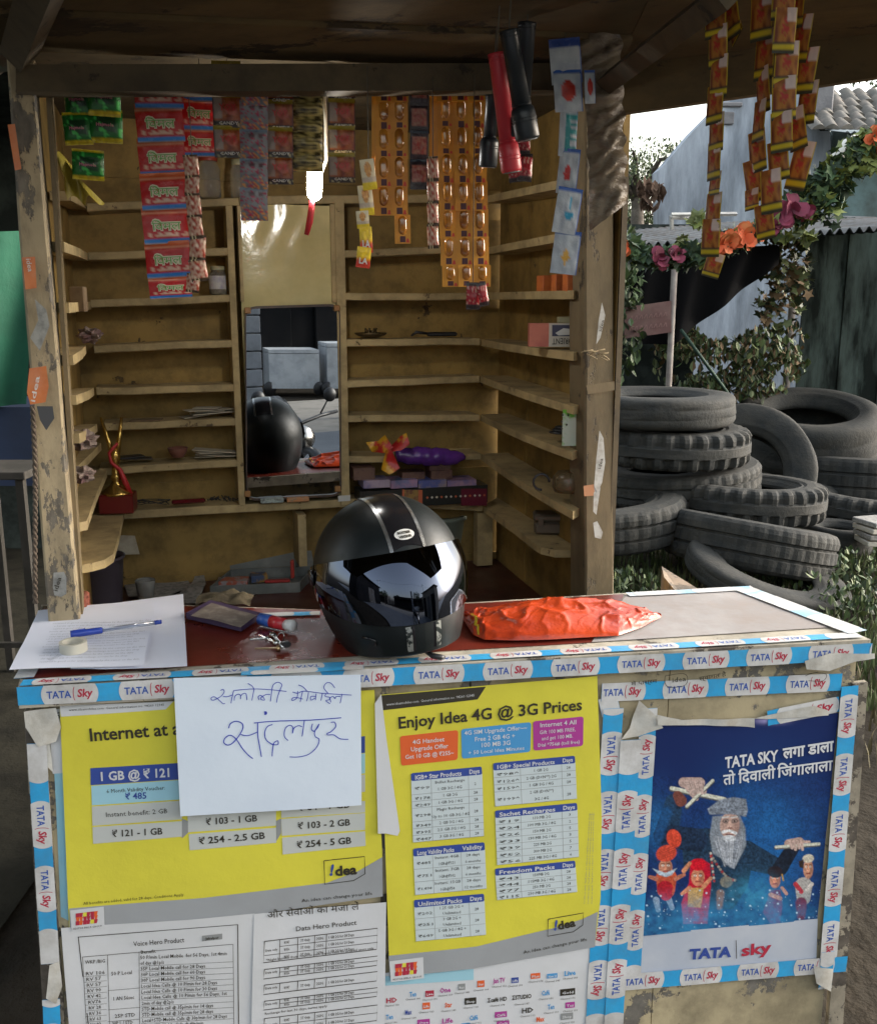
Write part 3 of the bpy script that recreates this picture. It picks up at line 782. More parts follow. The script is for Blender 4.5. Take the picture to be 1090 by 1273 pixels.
# ---- right yellow poster
s = Sheet(.0078, .0016, 53)
s.poly([c7(38, 132), c7(855, 62), c7(872, 600), c7(868, 900), c7(846, 1082), c7(390, 1162), c7(74, 1198)], Y_)
s.poly([c7(70, 1116), c7(400, 1080), c7(700, 1010), c7(800, 978), c7(857, 950), c7(846, 1083), c7(390, 1163), c7(74, 1199)], G_, .0004)
s.poly([c7(38, 134), c7(436, 102), c7(405, 150), c7(46, 190)], K_, .0005)
s.text('www.ideamobiles.com  General information no. 98260 12345', c7(62, 172), c7(392, 138), 3.2, W_M, 0, 1)
s.text('Enjoy Idea 4G @ 3G Prices', c7(108, 258), c7(797, 188), 14.6, K_, .022)
def pan(q, m, l=.0006): s.poly([c7(*p) for p in q], m, l)
def rpan(q, m, r=9, l=.0006):
    P = []
    for i in range(4):
        a, b, c = q[i - 1], q[i], q[(i + 1) % 4]
        f = lambda p, t: (p[0] + (t[0] - p[0]) * r / math.hypot(t[0] - p[0], t[1] - p[1]), p[1] + (t[1] - p[1]) * r / math.hypot(t[0] - p[0], t[1] - p[1]))
        u, v = f(b, a), f(b, c); P += [u, ((u[0] + v[0]) / 2 * .6 + b[0] * .4, (u[1] + v[1]) / 2 * .6 + b[1] * .4), v]
    pan(P, m, l)
rpan([(112, 288), (332, 265), (330, 378), (117, 400)], OR); rpan([(343, 262), (606, 235), (603, 347), (346, 374)], SB); rpan([(613, 232), (803, 213), (801, 324), (615, 343)], MA)
def tx(st, x0, y0, x1, h, m=K_, b=0.0, sl=-.093): s.text(st, c7(x0, y0), c7(x1, y0 + (x1 - x0) * sl), h / 3.03, m, b, 1 if h < 14 else 2)
tx('4G Handset', 160, 318, 280, 17, W_M, .01); tx('Upgrade Offer', 154, 345, 294, 17, W_M, .01); tx('Get 10 GB @ ₹255~', 133, 374, 315, 16, W_M, .01)
tx('4G SIM Upgrade Offer~~', 355, 284, 590, 16, W_M, .01); tx('Free 2 GB 4G +', 395, 308, 545, 17, W_M, .01); tx('100 MB 3G', 420, 330, 528, 17, W_M, .01); tx('+ 50 Local Idea Minutes', 370, 358, 580, 14, W_M, .005)
tx('Internet 4 All', 640, 254, 775, 17, W_M, .01); tx('Gift 100 MB FREE,', 638, 280, 772, 14, W_M, .005); tx('and get 100 MB.', 645, 303, 762, 14, W_M, .005); tx('Dial *756# (toll free)', 632, 328, 788, 13, W_M, .012)
def table(x0, yt, x1, hh, yb, title, dl, rows, c1, c2, sl=-.095):
    dy = (x1 - x0) * sl
    rpan([(x0, yt), (x1, yt + dy), (x1 + 2, yt + hh + dy), (x0 + 1, yt + hh)], DB, 6, .0008)
    pan([(x0 + 1, yt + hh - 2), (x1 + 2, yt + hh + dy - 2), (x1 + 8, yb + dy), (x0 + 8, yb)], CE, .0007)
    tx(title, x0 + 16, yt + hh - 6, c2 - 26, hh * .55, W_M, .02, sl); tx(dl, c2 + 4, yt + hh - 7 + (c2 - x0) * sl, x1 - 8, hh * .55, W_M, .02, sl)
    n = sum(r[3] for r in rows); y = yt + hh; st = (yb - y) / n
    for (a, b, c, k) in rows:
        y2 = y + st * k; o = (y - yt) * .03
        my = (y + y2) / 2 + 5
        tx(a, x0 + 14 + o, my + 2, c1 - 6 + o, 10.5, K_, .0, sl)
        ls = b.split('|')
        for i, bb in enumerate(ls):
            wl = len(bb) * 7.4; cx = (c1 + c2) / 2 + o; yy = y + (i + .72) * (y2 - y) / len(ls) + (cx - wl / 2 - x0) * sl
            tx(bb, cx - wl / 2, yy, cx + wl / 2, 11, K_, .0, sl)
        ls = c.split('|')
        for i, bb in enumerate(ls):
            wl = len(bb) * 7.2; cx = (c2 + x1) / 2 + o; yy = y + (i + .72) * (y2 - y) / len(ls) + (cx - wl / 2 - x0) * sl
            tx(bb, cx - wl / 2, yy, cx + wl / 2, 10.5, K_, .0, sl)
        s.line([c7(x0 + 2 + o, y2), c7(x1 + 2 + o, y2 + dy)], .45, MG)
        y = y2
    for cx in (c1, c2): s.line([c7(cx, yt + hh + (cx - x0) * sl), c7(cx + 6, yb + (cx - x0) * sl)], .45, MG)
table(154, 428, 420, 30, 688, 'IGB+ Star Products', 'Days', [('₹99', 'Bullet Recharge|1 GB 3G / 4G', '2', 2), ('₹178', '1 GB 2G', '28', 1), ('₹249', '1 GB 3G / 4G', '28', 1), ('₹298', 'Magic Recharge|Up to 10 GB 3G / 4G', '28', 2), ('₹349', '2 GB 3G / 4G', '28', 1), ('₹395', '2.5 GB 3G / 4G', '28', 1), ('₹447', '3 GB 3G / 4G', '28', 1)], 230, 370)
table(463, 390, 770, 28, 552, '1GB+ Special Products', 'Days', [('₹98^', '1 GB 2G', '28', 1), ('₹126^', '2 GB (D+N**) 2G', '28', 1), ('₹159^', '1 GB 3G / 4G', '28', 1), ('₹199^', '2 GB (D+N**)|3G / 4G', '28', 2)], 565, 720)
table(470, 568, 778, 28, 772, 'Sachet Recharges', 'Days', [('₹19', '110 MB 2G', '3', 1), ('₹24', '100 MB 3G / 4G', '2', 1), ('₹26', '150 MB 2G', '5', 1), ('₹33', '130 MB 3G / 4G', '3', 1), ('₹39', '225 MB 2G', '5', 1), ('₹52', '300 MB 2G', '7', 1), ('₹56', '225 MB 3G / 4G', '6', 1)], 567, 722)
table(470, 786, 772, 27, 904, 'Freedom Packs', 'Days', [('₹43', '150MB 2G', '28', 1), ('₹44', '115MB 3G / 4G', '28', 1), ('₹77', '250 MB 2G', '28', 1), ('₹115', '250 MB 3G / 4G', '28', 1)], 565, 720)
table(162, 712, 430, 30, 886, 'Long Validity Packs', 'Validity', [('₹485', 'Instant: 4GB|1GB@₹121', '28 days|6 months', 2), ('₹751', 'Instant: 7GB|1GB@₹102', '28 days|6 months', 2), ('₹1,498', 'Instant: 15GB|1GB@₹54', '28 days|12 months', 2)], 235, 342)
table(165, 905, 428, 29, 1060, 'Unlimited Packs', 'Days', [('₹202', '1.25 GB 2G +|Unlimited', '28', 2), ('₹251', '3 GB 2G +|Unlimited', '28', 2), ('₹649', '5 GB 3G / 4G +|Unlimited', '28', 2)], 240, 372)
s.line([c7(670, 978), c7(803, 954), c7(800, 1000), c7(765, 1025), c7(668, 1042), c7(670, 978)], 1.0, K_)
s.text('!', c7(692, 1018), c7(706, 1016), 11.5, DB, .05, 2, .0014, .2); s.text('dea', c7(708, 1018), c7(774, 1003), 10, K_, .04)
s.text('An idea can change your life', c7(578, 1108), c7(816, 1058), 4, K_, .005, 1)
for k in range(3): s.text('Conditions apply. Tariff plans are subject to regulatory approval and may change', c7(808 + k * 14, 920), c7(828 + k * 7, 575), 1.6, MG, 0, 1)
s.done('tariff_poster', 'yellow tariff poster with six small price tables and three coloured boxes', 'poster')
logo(484, 1195, 'small white label with a red emblem under the yellow poster of price tables', .0105, 54)
# ---- logo sheet below
s = Sheet(.0050, .0015, 55)
s.poly([c7(10, 1190), c7(850, 1060), c7(858, 1390), c7(0, 1430)], W_M)
s.poly([cA(108, 225), cA(450, 195), cA(450, 236), cA(110, 260)], LB, .0004)
rl = random.Random(3)
LOGOC = [DB, RD, K_, MA, SB, MG, OR]
rows_ = [[(142, 316), (222, 292), (285, 290), (343, 277), (405, 264), (477, 252), (545, 240), (605, 238), (682, 222), (745, 222), (812, 212)],
         [(134, 378), (205, 360), (272, 336), (355, 332), (438, 318), (538, 314), (630, 304), (720, 286), (803, 284)],
         [(262, 398), (352, 392), (450, 380), (552, 368), (652, 352), (740, 338), (812, 332)], [(160, 430), (300, 420), (420, 412), (560, 400), (700, 385), (800, 375)]]
WORDS = ['News 24', 'Music', 'Max', 'Sab', 'Jan TV', 'Tez', 'Zoom', 'Shop', 'Ten', 'Aaj', 'Café', 'Plus', 'Star', 'Life', 'Gold', 'HD', 'One', 'Live']
for r_ in rows_:
    for (x, y) in r_:
        c = rl.choice(LOGOC); wd = rl.uniform(26, 58); hh = rl.uniform(15, 26)
        if (x, y) in ((538, 314), (630, 304)):
            s.text('Σcafé HD' if x == 538 else 'ΣSTUDIO', cA(x - 36, y + 6), cA(x + 36, y - 2), 5, K_, .03); 
        elif rl.random() < .62:
            s.q([cA(x - wd / 2, y - hh / 2), cA(x + wd / 2, y - hh / 2 - wd * .1), cA(x + wd / 2, y + hh / 2 - wd * .1), cA(x - wd / 2, y + hh / 2)], c, .0005, 1)
            s.text(rl.choice(WORDS), cA(x - wd * .38, y + 5), cA(x + wd * .38, y + 5 - wd * .08), 3, W_M, .02, 1)
        else: s.text(rl.choice(WORDS), cA(x - wd * .45, y + 8), cA(x + wd * .45, y + 8 - wd * .1), 6, c, .03, 1)
        s.text('Channel 1%02d' % rl.randint(10, 99), cA(x - 28, y + hh / 2 + 14), cA(x + 28, y + hh / 2 + 9), 2.2, K_, 0, 1)
s.done('logo_sheet', 'white sheet with rows of tiny channel logos below the yellow price table poster', 'paper')
# dark gap strip between sheets
flat('dark_strip', wavy(.0030, .001, 56), [(473, 1112), (484, 1110), (486, 1150), (474, 1152)], 0, INK, counter)
# ---- Voice Hero sheet
s = Sheet(.0084, .0018, 57)
s.poly([c9(42, 140), c9(450, 112), c9(666, 92), c9(690, 470), c9(70, 480)], W_M)
s.line([c9(150, 620), c9(98, 168), c9(612, 127), c9(616, 620)], 1.4, K_)
s.text('Voice Hero Product', c9(276, 198), c9(440, 183), 6.2, K_, .003)
s.q([c9(497, 163), c9(562, 156), c9(562, 174), c9(497, 181)], MG, .0006, 2); s.text('Jabalpur', c9(508, 176), c9(552, 171), 3.2, K_, .02, 1)
yy = 222
rowsV = [('WKP /BIG', '50 P/min Local Mobile  for 56 Days, 1st 4min', 0), ('', 'of day @1p/s', 0), ('RV 106', '35P Local Mobile call for 28 Days', 1), ('RV 57', '30P Local Mobile call for 60 Days', 2), ('RV 57', '30P Local Mobile call for 90 Days', 3), ('RV 90', 'Local Idea Calls @ 10 P/min for 28 Days', 4), ('RV 42', 'Local Idea Calls @ 10 P/min for 30 Days', 5), ('RV76', 'Local Idea Calls @ 10 P/min for 56 Days, 1st', 6), ('RV 28', '2min of day @2p/s', 7), ('RV 36', 'STD Mobile call @ 35p/min for 14 days', 8), ('RV 63', 'STD Mobile call @ 35p/min for 28 days', 9), ('RV 93', 'Local+STD Mobile Calls @ 30p/min for 28 Days', 10), ('RV 44', 'Local+STD Mobile Calls @ 40p/min', 11)]
s.text('Benefit', c9(300, 222), c9(348, 218), 4.2, K_, .012, 1)
s.line([c9(112, 232), c9(596, 190)], .7, K_); 
for i, (a, b, _) in enumerate(rowsV):
    y = 240 + i * 18.4
    s.text(b, c9(298 + i * .6, y), c9(298 + len(b) * 6.35, y - len(b) * 6.35 * .055), 4.6, K_, .008, 1)
    if a: s.text(a, c9(120 + i * 1.6, y + 14), c9(184 if len(a) > 5 else 172, y + 10), 4.4, K_, .008, 1)
    if i % 2 or i > 1: s.line([c9(300, y + 4), c9(598, y - 12)], .4, K_)
    if i > 1: s.line([c9(114 + i, y + 18), c9(190, y + 13)], .4, K_)
for (x, y, t) in ((205, 292, '50 P Local'), (212, 372, '1 AN 56sec'), (216, 428, '25P STD'), (208, 452, '30P L / STD')): s.text(t, c9(x, y), c9(x + 66, y - 5), 4.6, K_, .01, 1)
for y in (340, 402, 440): s.line([c9(194, y), c9(298, y - 8)], .5, K_)
s.line([c9(112, 232), c9(126, 480)], .6, K_); s.line([c9(192, 226), c9(200, 480)], .6, K_); s.line([c9(294, 216), c9(296, 480)], .6, K_); s.line([c9(597, 190), c9(600, 480)], .6, K_)
s.done('price_list', 'photocopied voice tariff list with a table, bottom left of the counter front', 'paper')
# ---- Data Hero sheet
s = Sheet(.0098, .0018, 58)
s.poly([c9(664, 95), c9(1090, 55), c9(1085, 480), c9(655, 480)], W_M)
s.text('और सेवाओं का मजा लें', c9(708, 108), c9(1003, 78), 8.5, K_, .004)
s.text('Data Hero Product', c9(800, 150), c9(995, 127), 6, K_, .006)
def dtab(y0, y1, nr, hd=''):
    x0, x1 = 698, 1062; f = lambda x, y: c9(x, y - (x - x0) * .12)
    s.line([f(x0, y0), f(x1, y0), f(x1 - 3, y1), f(x0 - 3, y1), f(x0, y0)], 1.0, K_)
    for cx in (748, 806, 860, 898): s.line([f(cx, y0), f(cx - 2, y1)], .8, K_)
    for k in range(1, nr): s.line([f(x0 if k != 1 else 748, y0 + (y1 - y0) * k / nr), f(x1, y0 + (y1 - y0) * k / nr)], .7, K_)
    for k in range(nr):
        y = y0 + (y1 - y0) * (k + .72) / nr
        for (cx, t) in ((762, 'RV%d' % (47 + 9 * k)), (815, '3T Only'), (866, '2G/3G'), (905, '1 GB 2G for %d Days' % (28 - 7 * k))):
            wd = len(t) * 4.3; s.text(t, f(cx, y), f(cx + wd, y), 3.4, K_, .012, 1)
    s.text('Data only', f(702, (y0 + y1) / 2), f(740, (y0 + y1) / 2), 3, K_, .01, 1)
dtab(182, 250, 3); s.text('*Night benefits from 12am to 6am. Bonus valid for prepaid users only', c9(704, 246), c9(1050, 206), 3, K_, .005, 1)
dtab(272, 302, 2); dtab(322, 352, 1); dtab(374, 402, 2); s.text('Recharge for last 30 days, terms apply', c9(700, 418), c9(900, 394), 3, K_, .005, 1); dtab(430, 480, 2)
s.done('price_list', 'photocopied data tariff list with boxed rows, right of the voice tariff list', 'paper')
# torn flap between the posters
torn(wavy(.0108, .003, 59), [c7(18, 165), c7(42, 130), c7(62, 300), c7(112, 645), c7(104, 664), c7(62, 655), c7(30, 655)], m=WHTP)
# ---- handwritten notice
def nx(u, v): return .004 + .004 * math.sin(u * 9 + 1) * .5
s = Sheet(.0250, .0022, 60, 6, None)
s.q([(216, 843), (448.5, 838.5), (449.5, 1001), (224.5, 1015)], W_M, 0, 14)
BPEN = mat('ballpoint_blue', (.03, .05, .42), .4)
h = C(250, 840, 5.45)
def pen(pts, w_=.95): s.t_ = None; ribbon_px(s.t, s.S, [h(*p) for p in pts], w_, .0009, 0, True)
pen([(132, 100), (150, 92), (158, 108), (140, 135), (100, 160), (75, 165), (70, 150), (90, 142), (115, 158), (150, 188), (163, 186)]); pen([(150, 140), (180, 142), (212, 130)]); pen([(222, 100), (210, 150), (204, 186)])
pen([(222, 100), (330, 90), (440, 92), (580, 106)]); pen([(225, 168), (230, 140), (250, 125), (268, 132), (268, 158), (270, 138), (285, 122), (305, 122), (312, 165)]); pen([(360, 92), (352, 130), (345, 168)]); pen([(318, 52), (345, 68), (362, 92)])
pen([(395, 165), (388, 145), (402, 132), (425, 150), (430, 165), (410, 162), (405, 150), (440, 128), (470, 128)]); pen([(480, 96), (475, 140), (470, 175)]); pen([(480, 96), (490, 62), (520, 44), (548, 60), (538, 90), (520, 140), (512, 182)])
pen([(620, 110), (655, 118), (700, 104), (820, 118), (1020, 130)]); pen([(655, 104), (650, 150), (618, 168), (622, 150), (650, 148), (690, 158)]); pen([(688, 106), (680, 140), (672, 178)]); pen([(728, 112), (722, 150), (715, 172)]); pen([(660, 62), (690, 75), (722, 108)])
pen([(780, 120), (775, 165)]); pen([(776, 140), (745, 140), (745, 165), (775, 150)]); pen([(822, 120), (812, 168)]); pen([(845, 122), (842, 140), (870, 145), (868, 162), (845, 168), (875, 190)]); pen([(860, 118), (832, 80), (850, 48), (880, 50), (906, 82)])
pen([(880, 180), (875, 150), (895, 140), (908, 155), (915, 140), (945, 140)]); pen([(955, 122), (948, 160), (942, 186)])
pen([(188, 355), (200, 325), (235, 308), (275, 320), (285, 350), (262, 400), (215, 455), (180, 468), (155, 450), (165, 420), (200, 402), (240, 430), (280, 490), (320, 535), (352, 560)], 1.3); pen([(270, 398), (320, 405), (385, 380)], 1.2)
pen([(385, 318), (385, 400), (398, 480), (410, 548)], 1.3); pen([(360, 320), (500, 308), (740, 300), (950, 284)], 1.3)
pen([(485, 330), (450, 345), (432, 385), (440, 430), (480, 462), (520, 465), (520, 440), (495, 455), (485, 500), (482, 545)], 1.2); pen([(428, 248), (440, 248), (440, 258), (430, 258)], 2.6)
pen([(590, 438), (565, 410), (570, 360), (600, 335), (622, 350), (620, 390), (630, 355), (660, 338), (685, 345)], 1.1); pen([(700, 305), (692, 360), (685, 410)], 1.1)
pen([(755, 325), (748, 360), (765, 375), (790, 350), (800, 325)], 1.1); pen([(800, 325), (770, 380), (775, 412), (800, 430), (785, 480), (730, 530), (660, 548), (600, 548)], 1.1)
pen([(880, 315), (905, 315), (912, 345), (880, 378), (855, 390), (860, 400), (900, 400), (940, 425), (998, 430)], 1.2)
WPAP = mat('notice_paper', (.66, .74, .84), .7, col2=(.62, .70, .81), scale=4, bump=.0005, bscale=30)
e = s.b.build('notice_paper', [WPAP] * 13); tag(e, 'white paper sheet with blue handwriting, taped over the counter edge', 'notice'); s.t.build('handwriting', BPEN, e)
# ---- scribbles and small stuck words beside the top tape
s = Sheet(.0086, .001, 61)
for t, a, b, hh, m in (('idea', (835, 848), (852, 846), 6, K_), ('स्वागत है', (868, 846), (902, 840), 5, K_), ('में ५ाश्रम', (784, 852), (816, 848), 4.5, K_)):
    s.text(t, a, b, hh, m, .01, 1)
s.line([(826, 840), (848, 837), (854, 843), (850, 852), (832, 854), (826, 849), (826, 840)], .7, K_, .001, True)
s.line([(1000, 840), (1012, 836), (1026, 838), (1022, 846), (1004, 846)], .6, K_, .001, True)
s.line([(985, 838), (1000, 838), (1016, 835)], .5, K_, .001, True)
b = s.t.build('stencilled_words', PM, counter)
# ================================================================ the big blue poster: a picture printed on paper
NAVY0, NAVY1 = np.array(srgb(22, 40, 92)), np.array(srgb(32, 98, 160))
q4 = [g8(150, 225), g8(848, 182), g8(772, 912), g8(148, 968)]
q4 = [g8(208, 232), g8(847, 186), g8(774, 908), g8(152, 966)]
SPo = wavy(.0030, .0016, 63)
NX_, NY_ = 300, 380
uvq = [SPo.uv(*p) for p in q4]
xs, ys = np.meshgrid(np.linspace(0, 1, NX_ + 1), np.linspace(0, 1, NY_ + 1))
pxq = [np.array(p) for p in q4]
PX = ((1 - ys) * ((1 - xs) * pxq[0][0] + xs * pxq[1][0]) + ys * ((1 - xs) * pxq[3][0] + xs * pxq[2][0]))
PY = ((1 - ys) * ((1 - xs) * pxq[0][1] + xs * pxq[1][1]) + ys * ((1 - xs) * pxq[3][1] + xs * pxq[2][1]))
# work in the coordinates of an enlarged view (800,890 -> x4.108)
QX, QY = (PX - 800) * 4.108, (PY - 890) * 4.108
IMG = np.zeros(QX.shape + (3,)) + NAVY0
def np_noise(sc_, seed, oct_=4):
    rg = np.random.RandomState(seed); out = np.zeros(QX.shape); amp = 1; tot = 0
    for o in range(oct_):
        n = int(1200 / sc_ * 2 ** o) + 3; g = rg.rand(n + 2, n + 2)
        fx = np.clip((QX + 80) / sc_ * 2 ** o, 0, n); fy = np.clip((QY + 80) / sc_ * 2 ** o, 0, n); ix, iy = fx.astype(int), fy.astype(int); tx_, ty_ = fx - ix, fy - iy
        tx_ = tx_ * tx_ * (3 - 2 * tx_); ty_ = ty_ * ty_ * (3 - 2 * ty_)
        out += amp * ((g[iy, ix] * (1 - tx_) + g[iy, ix + 1] * tx_) * (1 - ty_) + (g[iy + 1, ix] * (1 - tx_) + g[iy + 1, ix + 1] * tx_) * ty_); tot += amp; amp *= .55
    return out / tot
def blend(mask, col, tex=None):
    global IMG
    c = np.array(srgb(*col)); c = np.broadcast_to(c, IMG.shape) if tex is None else c * tex[..., None]
    IMG = IMG * (1 - mask[..., None]) + c * mask[..., None]
def sm_(d, w_=3.0): return np.clip(.5 - d / w_, 0, 1)
def ell(cx, cy, rx, ry, an=0, soft=4):
    a = math.radians(an); x = (QX - cx) * math.cos(a) + (QY - cy) * math.sin(a); y = -(QX - cx) * math.sin(a) + (QY - cy) * math.cos(a)
    return sm_((np.sqrt((x / rx) ** 2 + (y / ry) ** 2) - 1) * min(rx, ry), soft)
def pgon(pts, soft=4):
    d = np.full(QX.shape, 1e9); ins = np.zeros(QX.shape, bool)
    for i in range(len(pts)):
        (x0, y0), (x1, y1) = pts[i], pts[(i + 1) % len(pts)]
        t = np.clip(((QX - x0) * (x1 - x0) + (QY - y0) * (y1 - y0)) / ((x1 - x0) ** 2 + (y1 - y0) ** 2 + 1e-9), 0, 1)
        d = np.minimum(d, np.hypot(QX - x0 - t * (x1 - x0), QY - y0 - t * (y1 - y0)))
        c = ((y0 > QY) != (y1 > QY)) & (QX < (x1 - x0) * (QY - y0) / (y1 - y0 + 1e-9) + x0); ins ^= c
    return sm_(np.where(ins, -d, d), soft)
def cap(x0, y0, x1, y1, r0, r1=None, soft=3):
    r1 = r0 if r1 is None else r1
    t = np.clip(((QX - x0) * (x1 - x0) + (QY - y0) * (y1 - y0)) / ((x1 - x0) ** 2 + (y1 - y0) ** 2), 0, 1)
    return sm_(np.hypot(QX - x0 - t * (x1 - x0), QY - y0 - t * (y1 - y0)) - (r0 + (r1 - r0) * t), soft)
n1, n2, n3 = np_noise(180, 1), np_noise(26, 2), np_noise(9, 3, 2); n4 = np_noise(6, 5, 1)
gl = np.exp(-(((QX - 640) / 300) ** 2 + ((QY - 650) / 330) ** 2)) * (.35 + .9 * n1)
blend(np.clip(gl * .9, 0, 1), (34, 104, 168)); blend(np.clip(np.exp(-((QX - 60) / 110) ** 2 - ((QY - 560) / 160) ** 2) * n1, 0, 1), (40, 110, 165))
sp = np.clip((n3 - .62) * 5, 0, 1) * np.clip((n1 - .3) * 2, 0, 1)
def coat(mask, base, t=n3, lo=.55, hi=1.9, col2=None):
    blend(mask, base, lo + (hi - lo) * t)
SP_ = (.9 + (n3 > .6) * 2.6)
# cloak and arms of the bearded puppeteer
coat(pgon([(215, 565), (330, 560), (400, 640), (470, 700), (540, 660), (640, 730), (640, 800), (540, 780), (520, 870), (450, 985), (330, 985), (320, 800), (200, 780), (190, 640)]), (26, 46, 66), n3, .5, 2.6)
coat(cap(150, 430, 110, 600, 44, 62), (26, 48, 72), n3, .5, 2.4); coat(cap(110, 600, 260, 620, 60, 60), (24, 40, 62), n3, .5, 2.2)
coat(cap(520, 670, 690, 760, 46, 36), (26, 46, 66), n3, .5, 2.6); coat(cap(690, 765, 762, 650, 40, 34), (22, 30, 44), n3, .5, 2.)
blend(np.clip(cap(110, 480, 60, 640, 30, 20, 20) * .5, 0, 1), (30, 90, 150))
# bars and hands
def bar(x0, y0, x1, y1, r): 
    blend(cap(x0, y0 + 5, x1, y1 + 5, r), (96, 96, 92)); blend(cap(x0, y0, x1, y1, r * .8), (205, 205, 190), .8 + .3 * n2)
bar(140, 358, 405, 412, 12)
for (x0, y0, x1, y1, r) in ((200, 330, 280, 330, 26), (235, 350, 250, 385, 20), (215, 350, 262, 408, 13), (265, 320, 300, 372, 15)): blend(cap(x0, y0, x1, y1, r), (186, 160, 152), .7 + .45 * n2)
blend(cap(170, 395, 185, 420, 24, 30), (120, 70, 62), .7 + .5 * n2); bar(215, 448, 345, 318, 9)
for k in range(4): blend(cap(216 + k * 22, 322, 232 + k * 20, 372 + k * 3, 8.5), (196, 172, 164), .75 + .35 * n2); blend(cap(228 + k * 22, 330, 242 + k * 20, 366 + k * 3, 1.5) * .7, (90, 62, 60))
blend(cap(735, 640, 790, 630, 24), (178, 150, 140), .7 + .5 * n2); bar(668, 656, 893, 640, 9)
for k in range(4): blend(cap(740 + k * 20, 625, 752 + k * 18, 660 + (k % 2) * 8, 8), (192, 166, 156), .75 + .35 * n2)
blend(cap(800, 628, 842, 630, 7), (190, 160, 150))
# hair, beard, face, headcloth
coat(pgon([(345, 500), (480, 490), (512, 560), (515, 650), (470, 740), (425, 750), (385, 715), (345, 690), (330, 600)], 8), (128, 136, 146), n2 * .6 + n3 * .5, .55, 1.35)
coat(pgon([(350, 600), (500, 610), (490, 690), (455, 770), (430, 760), (380, 700)], 8), (150, 156, 166), n3, .55, 1.35)
blend(ell(432, 545, 50, 68, 4), (190, 158, 146), .72 + .45 * n2)
blend(ell(470, 555, 20, 50, 4, 20) * .45, (104, 74, 70))
for cx in (412, 456): blend(ell(cx, 524, 17, 12), (94, 78, 78)); blend(ell(cx, 524, 12, 8), (150, 130, 124)); blend(ell(cx, 524, 5, 5), (28, 22, 24)); blend(cap(cx - 16, 506, cx + 14, 502, 3.2), (205, 205, 205))
blend(cap(433, 522, 428, 556, 7, 10), (206, 172, 158)); blend(cap(425, 560, 443, 560, 3), (110, 66, 60)); blend(cap(398, 580, 425, 573, 8, 6), (214, 214, 216)); blend(cap(430, 573, 462, 586, 6, 8), (206, 208, 212)); blend(cap(412, 592, 448, 594, 3), (96, 44, 44))
blend(ell(430, 612, 34, 16), (200, 203, 208), .7 + .5 * n3)
coat(pgon([(318, 462), (380, 415), (450, 402), (515, 412), (524, 470), (515, 502), (440, 488), (380, 490), (330, 490)], 5), (120, 128, 140), n3, .45, 1.7)
for k in range(5): blend(cap(338 + k * 6, 470 + k * 4, 520, 440 + k * 14, 1.3) * .5, (60, 68, 84))
for k in range(40):
    a = random.Random(k).uniform(0, 1); x = 350 + 150 * a; blend(cap(x, 610, 395 + 70 * a, 740 + 20 * math.sin(k), 1.2) * .5, (215, 218, 224) if k % 2 else (84, 92, 104))
# necklaces
for k in range(14): a = k / 13; blend(ell(338 + 120 * a, 700 + 130 * math.sin(math.pi * a * .5), 7, 7), (150, 140, 128) if k % 3 else (150, 44, 44))
for k in range(10): blend(ell(335 + 2 * k, 690 + 16 * k, 6, 7), (170, 60, 60) if k % 2 else (190, 186, 176))
blend(ell(415, 840, 32, 30, 0, 6), (118, 112, 100), .6 + .9 * n3); blend(cap(385, 900, 380, 975, 20, 14, 10), (150, 110, 84), .6 + .6 * n2)
# puppets
def face(cx, cy, rx, ry, col=(196, 120, 84), nose=8):
    blend(ell(cx, cy, rx, ry), col, .72 + .5 * n2); blend(ell(cx + rx * .5, cy, rx * .4, ry * .8, 0, 8) * .4, (90, 50, 40))
    for s_ in (-1, 1): blend(ell(cx + s_ * rx * .4, cy - ry * .2, rx * .2, ry * .1), (235, 230, 220)); blend(ell(cx + s_ * rx * .4, cy - ry * .2, 2.6, 2.8), (20, 16, 20)); blend(cap(cx + s_ * rx * .62, cy - ry * .42, cx + s_ * rx * .2, cy - ry * .38, 1.6), (30, 20, 20))
    blend(cap(cx, cy - ry * .15, cx - 1, cy + ry * .2, nose * .5, nose * .8), tuple(min(255, int(c * 1.15)) for c in col)); blend(cap(cx - rx * .35, cy + ry * .5, cx + rx * .35, cy + ry * .47, 2.4), (140, 24, 34))
blend(cap(108, 640, 96, 905, 0.1, .1), (10, 10, 10))
coat(cap(112, 815, 110, 880, 52, 44), (188, 84, 58), n2, .6, 1.4); blend(cap(60, 930, 70, 985, 16, 12), (150, 164, 186)); blend(cap(120, 920, 140, 975, 16, 12), (150, 164, 186)); blend(cap(105, 870, 110, 905, 40, 30), (178, 32, 48), .6 + .7 * n2)
for (a_, b_, c_, d_) in ((60, 820, 30, 810), (160, 820, 200, 800)): blend(cap(a_, b_, c_, d_, 12, 9), (176, 110, 90))
face(108, 760, 34, 44, (188, 128, 104)); blend(pgon([(42, 765), (95, 785), (108, 790), (120, 785), (165, 765), (140, 800), (110, 812), (75, 800)], 5), (176, 192, 205), .7 + .5 * n3)
coat(ell(112, 688, 52, 42, -18), (206, 78, 58), n2, .6, 1.3); coat(ell(150, 612, 36, 48, -15), (212, 76, 54), n2, .6, 1.3)
for k in range(5): blend(cap(66, 690 + k * 9, 170, 640 + k * 12, 1.6) * .6, (136, 36, 30))
coat(pgon([(232, 745), (290, 715), (332, 745), (338, 850), (318, 1060), (196, 1060), (186, 950), (226, 840)], 6), (186, 22, 50), n2, .5, 1.45)
face(270, 815, 34, 46, (206, 134, 104)); coat(ell(270, 748, 40, 32), (204, 24, 44), n2, .6, 1.4); coat(pgon([(222, 870), (300, 868), (286, 975), (218, 970)], 5), (196, 158, 92), n2, .6, 1.25)
